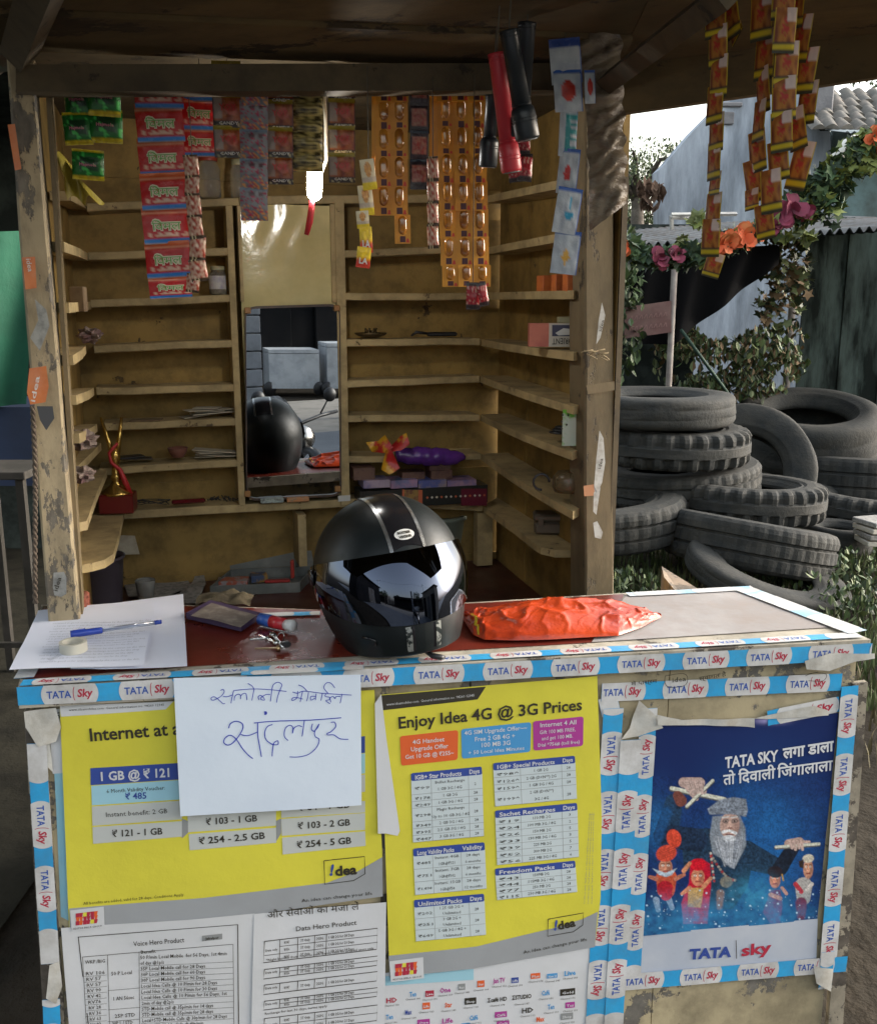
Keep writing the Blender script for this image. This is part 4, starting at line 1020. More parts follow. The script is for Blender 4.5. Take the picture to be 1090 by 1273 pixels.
for (a_, b_, c_, d_) in ((228, 870, 190, 900), (300, 862, 336, 820), (200, 780, 230, 740)): blend(cap(a_, b_, c_, d_, 12, 9), (200, 134, 100))
for k in range(6): blend(cap(196, 985 + k * 13, 320, 985 + k * 13, 1.2) * .55, (110, 8, 34))
coat(pgon([(620, 940), (640, 880), (690, 880), (702, 960), (690, 1060), (640, 1060), (600, 1000)], 6), (120, 34, 88), n2, .55, 1.4); face(663, 826, 28, 46, (198, 132, 104), 11); coat(ell(664, 786, 40, 30, 10), (40, 26, 30), n2, .6, 1.5)
blend(cap(640, 905, 690, 925, 11), (196, 140, 116)); blend(cap(700, 870, 722, 900, 9), (196, 140, 116)); blend(cap(700, 800, 706, 830, 4), (180, 140, 60))
coat(cap(812, 860, 812, 925, 46, 36), (176, 172, 168), n2, .6, 1.2); blend(cap(800, 950, 800, 1020, 30, 22, 8), (112, 32, 56), .6 + .8 * n2); face(836, 770, 26, 52, (192, 140, 116), 12); coat(ell(836, 716, 30, 22, -8), (206, 198, 180), n2, .7, 1.2); coat(pgon([(786, 730), (812, 720), (812, 768), (790, 760)]), (56, 44, 40), n2, .6, 1.4)
blend(cap(770, 850, 800, 890, 12), (176, 50, 60)); blend(cap(830, 880, 856, 850, 10), (204, 196, 190))
fig = np.clip(IMG.sum(-1) * 0 + ((QY > 300) & (QX < 960)), 0, 1) * 1.0
IMG = IMG * (1 - fig[..., None] * (.34 - .68 * n4[..., None] * 1.0)) * (1 - .25 * fig[..., None] * (n2[..., None] - .5) * 2)
# smoke and sparks at the foot
ft = np.clip((QY - 860) / 160, 0, 1) * np.clip((n1 * .6 + n2 * .6 - .3) * 1.6, 0, 1)
blend(np.clip(ft * .85, 0, 1), (58, 140, 190)); blend(np.clip(np.exp(-((QX - 560) / 120) ** 2 - ((QY - 900) / 80) ** 2) * n2 * 1.1, 0, 1), (70, 165, 205))
rr = random.Random(11)
for k in range(110): blend(ell(rr.uniform(0, 900), rr.uniform(880, 1095), *(lambda r: (r, r))(rr.choice((1.5, 2, 3, 5))), 0, 3) * .85, (190, 220, 240))
blend(np.clip(np.exp(-((QX - 640) / 70) ** 2 - ((QY - 22) / 16) ** 2), 0, 1) * .9, (190, 180, 235))
blend(sm_(1085 - QY - (QX - 0) * .06, 6) * .0, (0, 0, 0))
mb = MB(); vs = []
for j in range(NY_ + 1):
    for i in range(NX_ + 1):
        a, b = i / NX_, j / NY_
        u = (1 - b) * ((1 - a) * uvq[0][0] + a * uvq[1][0]) + b * ((1 - a) * uvq[3][0] + a * uvq[2][0]); v = (1 - b) * ((1 - a) * uvq[0][1] + a * uvq[1][1]) + b * ((1 - a) * uvq[3][1] + a * uvq[2][1])
        vs.append((u, v))
SPo2 = wavy(.0034, .0016, 63)
mb.v = [SPo2.P(u, v) for u, v in vs]
mb.f = [(j * (NX_ + 1) + i, (j + 1) * (NX_ + 1) + i, (j + 1) * (NX_ + 1) + i + 1, j * (NX_ + 1) + i + 1) for j in range(NY_) for i in range(NX_)]
mb.m = [0] * len(mb.f); mb.sm = [True] * len(mb.f)
PRINT = mat('printed_poster', rough=.33, attr=True, bump=.0005, bscale=14)
rgba = np.concatenate([IMG.reshape(-1, 3), np.ones((IMG.shape[0] * IMG.shape[1], 1))], 1)
poster = empty('picture_poster', SPo2.P(*SPo2.uv(900, 1190)), 'dark blue poster of a bearded puppeteer in a headcloth with four puppets', 'poster')
mb.build('printed_picture', PRINT, poster, colors=rgba)
s = Sheet(.0030, .0016, 63)
SILV = mat('poster_silver_white', (.42, .46, .54), .5, col2=(.50, .53, .58), scale=4, bump=.0005, bscale=20)
s.q([g8(150, 962), g8(775, 905), g8(770, 1060), g8(136, 1110)], W_M, 0, 12)
s.text('TATA', g8(325, 1046), g8(472, 1035), 12.2, DB, .05); s.line([g8(489, 979), g8(491, 1043)], .8, K_); s.text('sky', g8(508, 1034), g8(612, 1021), 13.5, RD, .03)
s.text('TATA SKY', g8(450, 378), g8(636, 352), 13.5, W_M, .03); s.text('लगा डाला', g8(652, 345), g8(830, 317), 13.5, W_M, .03)
s.text('तो', g8(444, 437), g8(486, 431), 13.5, W_M, .02)
s.text('िदवाली', g8(496, 430), g8(626, 412), 13.5, W_M, .02)
s.text('िजंगालाला', g8(632, 411), g8(826, 385), 13.5, W_M, .02)
b1 = s.b.build('poster_foot', [SILV] * 13, poster); b2 = s.t.build('lettering', PM, poster)
# ================================================================ things on the shelves, the counter and the strings
def pm(r, f): return r / F * f
def on_shelf(px, py, d=.03, rise=.0008):
    p = on_back(px, py); q = on_back(px, py, d); return V(q.x, q.y, p.z + rise)
def on_rshelf(px, py, d=.03):
    p = on_right(px, py); q = p - nr * d; return V(q.x, q.y, p.z + .0008)
ANG = math.atan2(eb.y, eb.x)
def RZ(a): return Matrix.Rotation(a, 3, 'Z')
FOIL = mat('printed_foil', rough=.24, attr=True, bump=.0016, bscale=60, rvar=.08, scale=30, spec=.4)
FOILD = mat('printed_film', rough=.5, attr=True, bump=.0012, bscale=50, spec=.25)
PLASTIC = mat('clear_plastic', (.9, .9, .9), .08, trans=.92, ior=1.3)
STRING = mat('thin_string', (.10, .09, .07), .9)
# ---- sachets: a puffed pillow with its print carried by vertex colours
def shade_noise(u, v, s): return .85 + .3 * noise.noise((u * 5, v * 5, s))
def sachet_data(name, paint, nx=14, ny=18, puff=.10, text=None, tm=None, crimp=.06, mt=None):
    mb = MB(); cols = []
    for sd in (-1, 1):
        for j in range(ny + 1):
            for i in range(nx + 1):
                u, v = i / nx, j / ny
                e = (max(0, math.sin(math.pi * u)) ** .5) * (max(0, math.sin(math.pi * min(1, max(0, (v - crimp) / (1 - 2 * crimp))))) ** .5)
                wr = .022 * noise.noise((u * 6, v * 6, sd * 3 + puff * 50)) + .03 * noise.noise((u * 2.3, v * 3.1, sd * 7 + 1))
                y = sd * (puff * .5 * e + .002) + wr * (.3 + e)
                mb.v.append(V(u - .5, y, .5 - v)); c = paint(u, v); k = 1
                cols.append((c[0] * k, c[1] * k, c[2] * k, 1))
    for sd in (0, 1):
        b = sd * (nx + 1) * (ny + 1)
        for j in range(ny):
            for i in range(nx):
                a = b + j * (nx + 1) + i; q = (a, a + nx + 1, a + nx + 2, a + 1)
                mb.f.append(q if sd == 0 else q[::-1]); mb.m.append(0); mb.sm.append(True)
    if text:
        for (st, x0, x1, y0, h, mi, bd, dy) in text:
            vs, fs, a0, a1 = text_mesh(st, bd, 1)
            out = []
            for x, y in vs:
                X = x0 + (x - a0) / (a1 - a0) * (x1 - x0); Z = y0 + y * h / .72
                u, v = X + .5, .5 - Z
                e = (max(0, math.sin(math.pi * u)) ** .5) * (max(0, math.sin(math.pi * min(1, max(0, (v - crimp) / (1 - 2 * crimp))))) ** .5)
                out.append(V(X, -(puff * .5 * e + .002) - .028 - dy, Z))
            mb.add(out, fs, mi); cols += [(1, 1, 1, 1)] * len(out)
    o = mb.build(name, [mt or FOIL] + (tm or []), origin=(0, 0, 0), colors=cols); me = o.data; bpy.data.objects.remove(o); return me
TGRN = mat('sachet_green_ink', (.10, .30, .04), .4); TLIT = mat('sachet_pale_ink', (.62, .55, .40), .4); TDRK = mat('sachet_dark_ink', (.04, .01, .01), .4); TWHT = mat('sachet_white_ink', (.6, .58, .55), .4); TRED = mat('sachet_red_ink', (.45, .02, .02), .4)
def L3(a, b, t): t = max(0, min(1, t)); return tuple(x + (y - x) * t for x, y in zip(a, b))
def p_vimal(u, v):
    if v > .86: return (.02, .17, .50) if v < .97 else (.35, .2, .1)
    c = (.42, .012, .014)
    if v < .26: c = L3((.62, .16, .05), c, v / .26 + .3 * noise.noise((u * 9, v * 9, 1)))
    if abs(v - .18) < .02: c = L3(c, (.7, .4, .25), .6)
    if .72 < v < .78 and noise.noise((u * 40, v * 30, 2)) > .05: c = (.6, .4, .3)
    return c
def p_choc(u, v):
    if v < .14: return (.26, .20, .02)
    if v > .82: return (.025, .018, .02) if noise.noise((u * 30, v * 12, 5)) < .25 else (.4, .35, .2)
    n = noise.noise((u * 5, v * 5, 8)); c = L3((.14, .02, .01), (.32, .10, .03), n + .5)
    if u < .3 and v < .75: c = L3(c, (.30, .27, .25), .75)
    if math.hypot(u - .62, v - .45) < .2: c = L3(c, (.45, .10, .08), .6)
    if u < .06 or u > .94: c = (.03, .02, .03)
    return c
def p_berry(u, v):
    if v < .08: return (.12, .16, .22)
    n = noise.noise((u * 16, v * 16, 3)); n2 = noise.noise((u * 16 + 50, v * 16, 3))
    c = L3((.20, .20, .22), (.12, .125, .14), v)
    if n > .18: c = (.30, .02, .06)
    if n2 > .22 and v > .5: c = (.55, .22, .05)
    if abs(v - .2) < .05 and .2 < u < .8 and int(u * 22) % 2: c = (.08, .03, .04)
    return c
def p_gold(u, v):
    n = noise.noise((u * 4, v * 9, 6)); return L3((.035, .028, .01), (.42, .34, .12), n * 1.6 + .35)
def p_dark(u, v):
    if v < .1: return (.02, .03, .05)
    c = (.03, .02, .025)
    if .2 < v < .75 and .1 < u < .9: c = L3((.25, .03, .03), (.35, .18, .12), noise.noise((u * 8, v * 8, 4)) + .4)
    return c
def p_lit(u, v):
    if v > .75: return (.75, .55, .03)
    if v > .6: return (.55, .45, .35)
    c = (.72, .62, .42)
    if math.hypot(u - .5, (v - .33)) < .24: c = L3((.45, .16, .04), (.7, .4, .12), noise.noise((u * 9, v * 9, 3)) + .5)
    return c
def p_la(u, v): return L3((.72, .50, .02), (.50, .04, .02), (v - .45) * 4 + .4 * noise.noise((u * 5, v * 5, 9)))
def p_small(u, v):
    if v > .88 or v < .1: return (.06, .035, .02) if noise.noise((u * 20, 1, 2)) < .2 else (.6, .5, .3)
    n = noise.noise((u * 6, v * 6, 12)); return L3((.30, .04, .02), (.62, .48, .36), n * 1.2 + .4)
def p_right(u, v):
    if v > .90: return (.04, .035, .02)
    if v > .80: return (.46, .34, .015)
    if v > .76: return (.05, .03, .02)
    if u < .07 or u > .93: return (.42, .30, .015)
    n = noise.noise((u * 5, v * 4, 14)); c = L3((.14, .03, .01), (.40, .16, .025), n + .45)
    if v < .3 and u > .55: c = L3(c, (.6, .5, .48), .7)
    if math.hypot(u - .5, v - .42) < .2 and noise.noise((u * 14, v * 14, 3)) > -.05: c = (.32, .03, .02)
    return c
def p_green(u, v):
    if v > .84 or v < .06: return L3((.55, .42, .01), (.3, .22, .01), noise.noise((u * 9, v * 4, 2)) + .5)
    c = (.012, .11, .02)
    if .22 < u < .8 and .25 < v < .7: c = (.008, .035, .012)
    if noise.noise((u * 7, v * 7, 6)) > .28: c = (.05, .40, .07)
    return c
def p_red2(u, v):
    if v < .12: return (.03, .02, .02)
    c = (.28, .012, .02)
    if noise.noise((u * 8, v * 8, 22)) > .25: c = (.45, .25, .2)
    if v > .8: c = (.03, .02, .02)
    return c
SD_ = {
    'vimal': sachet_data('sachet', p_vimal, text=[('िवमल', -.31, .33, -.14, .24, 1, .07, 0), ('िवमल', -.30, .32, -.13, .22, 2, .0, .006)], tm=[TLIT, TGRN]),
    'choc': sachet_data('sachet', p_choc, text=[('YOY', -.28, .3, -.02, .2, 1, .02, 0), ('CANDY', -.3, .36, -.42, .09, 2, .01, 0)], tm=[TRED, TWHT]),
    'berry': sachet_data('sachet', p_berry, puff=.14), 'gold': sachet_data('sachet', p_gold, puff=.34),
    'dark': sachet_data('sachet', p_dark), 'lit': sachet_data('sachet', p_lit, puff=.12, crimp=.04),
    'la': sachet_data('sachet', p_la, text=[('LA', -.3, .3, -.3, .28, 1, .03, 0)], tm=[TWHT]), 'small': sachet_data('sachet', p_small, puff=.3),
    'right': sachet_data('sachet', p_right, puff=.12, mt=FOILD), 'green': sachet_data('sachet', p_green, puff=.40, text=[('Hajmola', -.25, .27, -.05, .10, 1, .02, .02)], tm=[mat('sachet_pink_ink', (.4, .12, .16), .4)]),
    'red2': sachet_data('sachet', p_red2, puff=.2)}
RS = random.Random(21)
def strip(label, kind, items, f, group='sachet strips hanging under the canopy beam', name='sachet_strip', cat='sachet strip', string=True, yaw=0.0, jitter=.06, part='sachet'):
    """items: list of (px, py, width, height, tilt degrees[, kind]) in picture points for the centres."""
    p0 = hf(items[0][0], items[0][1] - items[0][3] / 2 - 4, f)
    e = empty(name, p0, label, cat, group)
    for it in items:
        k = it[5] if len(it) > 5 else kind
        o = bpy.data.objects.new(part, SD_[k]); COL.objects.link(o); o.parent = e
        o.location = hf(it[0], it[1], f + .006 * RS.uniform(-1, 1)) - p0
        w_, h_ = pm(it[2], f), pm(it[3], f) * 1.01
        yw = 0
        if kind == 'right' and w_ < pm(24, f): yw = -.3 - math.acos(max(.42, w_ / pm(25, f))); w_ = pm(25, f); h_ *= 1.2
        elif kind == 'right': h_ *= 1.14; yw = -.3 + RS.uniform(-.35, .25)
        o.scale = (w_, (w_ + h_) / 2, h_)
        o.rotation_euler = (R(RS.uniform(-6, 6)), -R(it[4]), yaw + yw + RS.uniform(-jitter, jitter) * 2 + R(7))
    if string:
        mb = MB(); zb = hf(items[0][0], 108, f); mb.tube([p0 + V(0, .004, -.004), p0 + V(0, .004, max(.01, 1.95 - p0.z))], .0009, 5); mb.build('string', STRING, e)
    return e
def run(x0, y0, x1, n, w_, h_, f0=0, jit=1.0):
    return [(x0 + (x1 - x0) * i / max(1, n - 1) + RS.uniform(-jit, jit), y0 + h_ * i, w_, h_, math.degrees(math.atan2(-(x1 - x0) / max(1, n - 1), h_)) * -1 + RS.uniform(-2, 2)) for i in range(n)]
HF = 1.90
strip('long strip of red sachets with blue bands and green lettering, leftmost of the red strips', 'vimal', [(197, 111, 55, 42, 1)] + [(199 + 2.6 * i, 153 + 42.4 * i, 54, 42.5, 3.4) for i in range(5)] + [(212, 357, 50, 26, 3)], 1.86)
strip('short strip of red sachets with blue bands, right of the long red strip', 'vimal', [(247, 104, 42, 40, 0), (247, 141, 42, 38, 0), (248, 176, 43, 34, 1)], 1.92)
strip('strip of orange and black candy sachets just right of the red sachets', 'choc', [(282, 98, 33, 38, 0), (283, 137, 34, 38, 0), (284, 176, 33, 36, 1)], 1.88)
strip('strip of silver sachets speckled with dark red, left of the lamp', 'berry', [(316, 110 + 36 * i, 32, 37, 0) for i in range(5)], 1.86)
strip('strip of orange and black candy sachets between the silver strip and the crumpled gold one', 'choc', [(348, 110 + 33.5 * i, 31, 34, 0) for i in range(4)], 1.90)
strip('crumpled gold and black sachet strip directly above the lit lamp', 'gold', [(381, 112 + 22 * i, 38, 25, RS.uniform(-4, 4)) for i in range(5)], 1.92)
strip('strip of orange candy sachets just right of the lit lamp', 'choc', [(425, 108 + 33.5 * i, 31, 33, 0) for i in range(4)], 1.93)
strip('thin strip of tiny silver and brown sachets, hanging left of the glass jar', 'small', [(238, 207, 17, 26, 4), (239, 230, 17, 25, -6), (241, 256, 17, 28, 4), (243, 282, 17, 28, 6), (246, 308, 19, 30, -5), (247, 336, 20, 26, 8), (240, 352, 16, 22, -8)], 1.84)
strip('short strip of white and yellow sachets lit by the lamp', 'lit', [(458, 217, 17, 34, 8), (455, 249, 17, 34, 6), (451, 273, 15, 20, 4), (455, 298, 15, 30, 2, 'la'), (452, 320, 17, 24, -6, 'la')], 1.80, string=True)
strip('dark strip of small red sachets between the two amber blister sheets', 'dark', [(521, 112 + 35 * i, 22, 34, 0) for i in range(4)], 1.93)
strip('narrow crinkled red strip behind the left edge of the three column amber sheet', 'small', [(538, 210 + 28 * i, 13, 28, 3) for i in range(4)], 1.88)
strip('pair of small red sachets hanging below the three column amber sheet', 'red2', [(588, 368, 17, 32, 0), (600, 366, 12, 28, 12)], 1.87)
strip('dark red sachets hanging behind the torches', 'red2', [(650, 175, 17, 34, 0), (652, 208, 18, 32, -4), (640, 212, 16, 26, 6)], 1.90)
strip('bunch of shiny green and yellow sweets pouches at the far left of the beam', 'green', [(98, 125, 33, 40, 2), (130, 122, 36, 40, -2), (97, 160, 32, 36, 3), (132, 157, 38, 38, -2), (110, 205, 36, 34, -3)], 1.80)
# twisted yellow pouch low in the corner
YP = mat('yellow_film', (.36, .28, .04), .3, col2=(.18, .12, .03), scale=14, bump=.003, bscale=30)
mb = MB()
def yf(i, j):
    p = hf(70 + 40 * i * (.3 + .7 * j) + 20 * j, 195 + 55 * j, 1.86); return p + V(0, .012 * math.sin(i * 9 + j * 5) - .01, .008 * math.sin(i * 12))
mb.grid(yf, 16, 16); tag(mb.build('crumpled_wrapper', YP), 'twisted yellow wrapper hanging below the green pouches beside the left post', 'wrapper')
# ---- amber blister sheets
AMB = mat('amber_card', (.62, .27, .015), .45, col2=(.50, .19, .01), scale=10, bump=.0008, bscale=30)
PILL = mat('amber_bubble', (.42, .17, .02), .12, coat=.6, col2=(.22, .07, .01), scale=40)
DSQ = mat('dark_print_square', (.06, .01, .02), .5); RDOT = mat('red_print_dot', (.55, .05, .02), .5)
mb = MB(); mb.add([V(-.5, 0, -.5), V(.5, 0, -.5), V(.5, 0, .5), V(-.5, 0, .5), V(-.5, .03, -.5), V(.5, .03, -.5), V(.5, .03, .5), V(-.5, .03, .5)], [(0, 1, 2, 3), (7, 6, 5, 4), (0, 4, 5, 1), (3, 2, 6, 7), (0, 3, 7, 4), (1, 5, 6, 2)], 0)
def pf(i, j):
    a = 2 * math.pi * i; rr_ = j; x = .27 * math.cos(a) * rr_; z = .27 * math.sin(a) * rr_ * .75
    z2 = z + (.13 if math.sin(a) > 0 else -.13) * min(1, rr_ * 1.6); return V(x, -.001 - .13 * math.sqrt(max(0, 1 - rr_ ** 2.5)), z2 + .14)
mb.grid(pf, 18, 6, 1)
mb.add([V(-.17, -.012, -.45), V(.17, -.012, -.45), V(.17, -.012, -.24), V(-.17, -.012, -.24)], [(0, 1, 2, 3)], 2)
mb.add([V(.2, -.012, -.46), V(.42, -.012, -.46), V(.36, -.012, -.32), V(.26, -.012, -.32)], [(0, 1, 2, 3)], 3)
o = mb.build('blister_cell', [AMB, PILL, DSQ, RDOT], origin=(0, 0, 0)); CELLM = o.data; bpy.data.objects.remove(o)
def blister(label, cells, f, margin=None):
    p0 = hf(cells[0][0], cells[0][1] - 20, f); e = empty('blister_sheet', p0, label, 'blister sheet', 'amber blister sheets hanging from the beam')
    for (x, y, w_, h_) in cells:
        o = bpy.data.objects.new('blister_cell', CELLM); COL.objects.link(o); o.parent = e
        o.location = hf(x, y, f + .004 * math.sin(y * .05)) - p0; o.scale = (pm(w_, f), pm(w_, f), pm(h_, f) * .985); o.rotation_euler = (R(RS.uniform(-3, 3)), R(-.6), R(6 + RS.uniform(-5, 5)))
    for (x0, y0, x1, y1) in margin or []:
        mb = MB(); S_ = [hf(x0, y0, f), hf(x1, y0, f), hf(x1, y1, f), hf(x0, y1, f)]; mb.prism(S_, [p + V(0, .001, 0) for p in S_]); mb.build('card_margin', AMB, e)
    mb = MB(); mb.tube([p0 + V(0, .004, -.02), p0 + V(0, .004, .03)], .001, 5); mb.build('string', STRING, e)
    return e
blister('amber blister sheet of two columns, right of the strip lit by the lamp', [(477 + 19.5 * c, 107 + 35.5 * r, 20, 35.5) for r in range(5) for c in range(2)] + [(500.5, 285, 19, 34)], 1.93, [(462, 95, 468, 268)])
blister('large amber blister sheet of three columns, left of the torches', [(552.5 + 19.8 * c + .9 * r, 107 + 34.2 * r, 20, 34.2) for r in range(7) for c in range(3)] + [(560 + 19.8 * c, 343, 20, 26) for c in range(3)], 1.965, [(534, 95, 543.5, 268)])
# ---- strips over the right side of the canopy
RG = 'orange sachet strips hanging at the right of the canopy'
strip('leftmost orange strip on the right, narrow and twisted, its tip in front of the garland', 'right', [(889, 22, 21, 36, 2), (892, 58, 20, 38, 0), (893, 95, 19, 38, -2), (888, 130, 16, 36, 3), (890, 165, 12, 36, 4), (887, 200, 12, 36, 3), (888, 228, 11, 22, 0), (886, 262, 13, 34, 2), (883, 296, 18, 36, -2), (886, 330, 19, 24, -14)], 1.42, RG)
strip('short orange tag folded sideways beside the twisted strip', 'right', [(908, 18, 13, 44, 14), (915, 42, 10, 12, 40)], 1.46, RG, string=False)
strip('second orange strip from the left on the right, turning edge on half way down', 'right', [(946, 20, 22, 44, 3), (950, 68, 20, 46, 0), (948, 112, 11, 42, 6), (943, 150, 9, 38, 4), (941, 188, 15, 40, 12), (937, 225, 17, 40, 10), (934, 248, 15, 20, 5)], 1.44, RG)
strip('widest orange strip on the right, with broad sachets, its tip on the maroon flower', 'right', [(974, -2, 26, 40, 0), (975, 38, 25, 42, -1), (977, 80, 27, 44, 0), (974, 122, 27, 42, 3), (971, 164, 23, 38, 6), (967, 200, 22, 38, 10), (958, 238, 22, 42, 8), (950, 276, 20, 34, 10)], 1.40, RG)
strip('rightmost orange strip, ending in a slanted black and yellow tip', 'right', [(990, 6, 12, 40, -8), (996, 48, 14, 42, -10), (1001, 88, 19, 42, -4), (1003, 128, 18, 40, 0), (990, 160, 18, 40, 12), (994, 206, 22, 46, -12)], 1.43, RG)
# ---- lit lamp with its red holder
lamp = empty('lamp', hf(391, 245, 1.98), 'small lit white tube lamp with a dangling red strip before the cream panel', 'lamp')
GLOW = mat('lamp_glass', (1, 1, 1), .3, emit=(1, .98, .93), estr=40)
mb = MB(); a, b = hf(391, 203, 1.98), hf(391, 243, 1.98); r_ = pm(8.8, 1.98)
mb.tube([a + V(0, 0, .012), a + V(0, 0, .009), a + V(0, 0, .003), a + V(0, 0, -.006), b + V(0, 0, .006), b + V(0, 0, -.003), b + V(0, 0, -.008), b + V(0, 0, -.010)], [r_ * .1, r_ * .55, r_ * .9, r_, r_, r_ * .85, r_ * .5, r_ * .15], 24); mb.build('bulb', GLOW, lamp)
REDP = mat('red_plastic_strip', (.42, .02, .03), .35, bump=.001)
mb = MB(); mb.tube([hf(389, 243, 1.98), hf(387, 262, 1.975), hf(385, 276, 1.98), hf(381, 292, 1.98)], [pm(3, 1.98), pm(4, 1.98), pm(4.2, 1.98), pm(3, 1.98)], 6); mb.build('holder', REDP, lamp)
WHW = mat('white_wire', (.35, .33, .27), .6)
mb = MB(); mb.tube([hf(402, 100, 1.97), hf(405, 150, 1.99), hf(406, 200, 2.0), hf(400, 215, 1.985), hf(391, 205, 1.98)], pm(2.2, 2), 8); mb.build('wire', WHW, lamp)
# ---- glass jars
GLASSJ = mat('jar_plastic', (.8, .8, .75), .1, trans=.9, ior=1.25)
LIDR = mat('jar_lid_red', (.28, .04, .02), .4); LIDG = mat('jar_lid_pale', (.32, .30, .18), .4)
def jar(px, py, w_, h_, label, lidm, d=.03, fill=None, lab=False):
    p = on_shelf(px, py, d); f = p.y; r_ = pm(w_ / 2, f); H_ = pm(h_, f); e = empty('jar', p, label, 'jar')
    mb = MB(); mb.lathe([(r_ * .8, 0), (r_, .004), (r_ * 1.0, H_ * .35), (r_ * .94, H_ * .5), (r_, H_ * .66), (r_ * .75, H_ * .82), (r_ * .72, H_ * .86)], p, n=24); mb.build('jar_body', GLASSJ, e)
    mb = MB(); mb.lathe([(r_ * .8, H_ * .85), (r_ * .82, H_ * .87), (r_ * .82, H_ * .99), (r_ * .6, H_)], p, n=24); mb.build('lid', lidm, e)
    if fill:
        mb = MB(); mb.lathe([(r_ * .7, .003), (r_ * .88, .006), (r_ * .88, H_ * .3), (r_ * .3, H_ * .34)], p, n=16); mb.build('contents', fill, e)
    if lab:
        mb = MB(); n = 10; vs = []
        for i in range(n + 1):
            a_ = R(200 + 140 * i / n); vs += [p + V(r_ * 1.03 * math.cos(a_), r_ * 1.03 * math.sin(a_), H_ * .2), p + V(r_ * 1.03 * math.cos(a_), r_ * 1.03 * math.sin(a_), H_ * .66)]
        mb.add(vs, [(2 * i, 2 * i + 2, 2 * i + 3, 2 * i + 1) for i in range(n)], 0); mb.build('paper_label', mat('jar_paper_label', (.45, .43, .42), .6, col2=(.3, .28, .35), scale=60), e)
    return e
SWEET = mat('jar_sweets', (.3, .26, .18), .5, col2=(.15, .12, .08), scale=80)
jar(261, 246, 27, 49, 'clear plastic jar with a red lid on the top shelf', LIDR, .02)
jar(272, 367, 21, 34, 'small glass jar with a paper label on the third shelf', LIDG, .03, SWEET, True)
jar(297, 245, 18, 44, 'clear jar half hidden behind the silver sachet strip', LIDG, .04)
# ---- torches
TR = mat('torch_red', (.50, .03, .045), .38); TD = mat('torch_dark', (.012, .017, .022), .36, rvar=.05); TG = mat('torch_glass', (.25, .27, .28), .1)
def torch(label, a, b, f, r0, r1, m, head=.25, sw=None):
    A_, B_ = hf(*a, f), hf(*b, f + .01); e = empty('torch', A_, label, 'torch', 'torches hanging in a bunch'); d = B_ - A_
    h0 = 1 - head; mb = MB(); R0, R1 = pm(r0, f), pm(r1, f)
    mb.tube([A_, A_ + d * .004, A_ + d * .03, A_ + d * h0], [R0 * .7, R0 * 1.12, R0, R0], 20); mb.build('barrel', m, e)
    mb = MB(); P0 = A_ + d * (h0 - .02)
    mb.tube([P0, P0 + d * .03, P0 + d * .08, P0 + d * (head + .0), P0 + d * (head + .02)], [R0, R1 * .92, R1, R1, R1 * .9], 20)
    mb.build('torch_head', m, e)
    mb = MB(); mb.tube([B_ - d * .002, B_ + d * .006], [R1 * .82, R1 * .78], 16); mb.build('lens', TG, e)
    if sw:
        mb = MB(); c = A_ + d * sw + V(R0 * .9, -R0 * .4, 0); mb.box(c, (.012, .014, .032), 0, None, .002); mb.build('switch', TD, e)
    for q_ in (.03, .06, h0 - .03, h0 + .10, h0 + .13): mb = MB(); rr_ = (R1 if q_ > h0 else R0) * 1.05; mb.tube([A_ + d * q_, A_ + d * (q_ + .010)], rr_, 18); mb.build('ring', m, e)
    mb = MB(); mb.tube([A_ + d * .02, A_ + V(.003, 0, .05), A_ + V(.008, 0, .16)], .0013, 6); mb.build('cord', STRING, e)
    return e
torch('red torch hanging head down, in front of the dark torches', (617, 66), (636, 214), 1.72, 9.8, 12.5, TR, .24, .62)
torch('long dark torch hanging just right of the red torch', (632, 38), (656, 174), 1.68, 10.5, 14.5, TD, .3)
torch('dark torch mostly hidden behind the long dark one, its tail turned right', (655, 28), (646, 160), 1.76, 10, 12, TD, .28)
torch('small dark torch hanging left of the red torch', (612, 118), (606, 208), 1.80, 7.5, 11, TD, .4)
# ---- blue and white cards of small toys, and the long brown spiral pack by the post
def p_card(kind):
    def f(u, v):
        n = noise.noise((u * 4, v * 4, kind)); c = L3((.30, .34, .40), (.42, .46, .50), n + .5)
        if v < .08 or u > .95: c = (.02, .08, .33)
        if kind == 1 and v < .2: c = (.015, .045, .22)
        if kind == 2 and math.hypot((u - .5) * 1.0, v - .5) < .26: c = L3((.50, .05, .03), (.35, .03, .03), n + .5)
        if kind == 3 and u > .35 and v > .2 and (int(v * 14) % 2 or u < .6): c = (.02, .20, .22)
        if kind == 4 and math.hypot(u - .45, v - .55) < .17: c = (.42, .02, .02)
        if kind == 5 and (math.hypot(u - .55, v - .5) < .2 and v > .5 or abs(u - .6) < .03 and .2 < v < .5): c = (.02, .25, .42)
        if kind == 6 and abs(u - .5) + abs(v - .6) < .18: c = (.60, .33, .05)
        return c
    return f
for k in range(1, 7): SD_['card%d' % k] = sachet_data('toy_card', p_card(k), puff=.07)
strip('row of blue and white cards with small toys, hanging beside the right post', 'card1', [(703, 76, 38, 48, 8, 'card1'), (706, 113, 34, 46, 4, 'card2'), (733, 108, 13, 36, 4, 'card2'), (706, 162, 22, 58, -2, 'card3'), (706, 213, 24, 50, -5, 'card4'), (705, 262, 30, 52, -8, 'card5'), (703, 314, 32, 50, -6, 'card6')], 1.84,
      None, 'toy_card_strip', 'toy cards', part='toy_card')
BR_ = mat('brown_spiral_film', (.17, .13, .085), .3, col2=(.07, .045, .03), scale=24, stretch=(1, 1, 2.2), bump=.004, bscale=38, dirt=.5, dscale=55, dcol=(.28, .24, .18))
mb = MB()
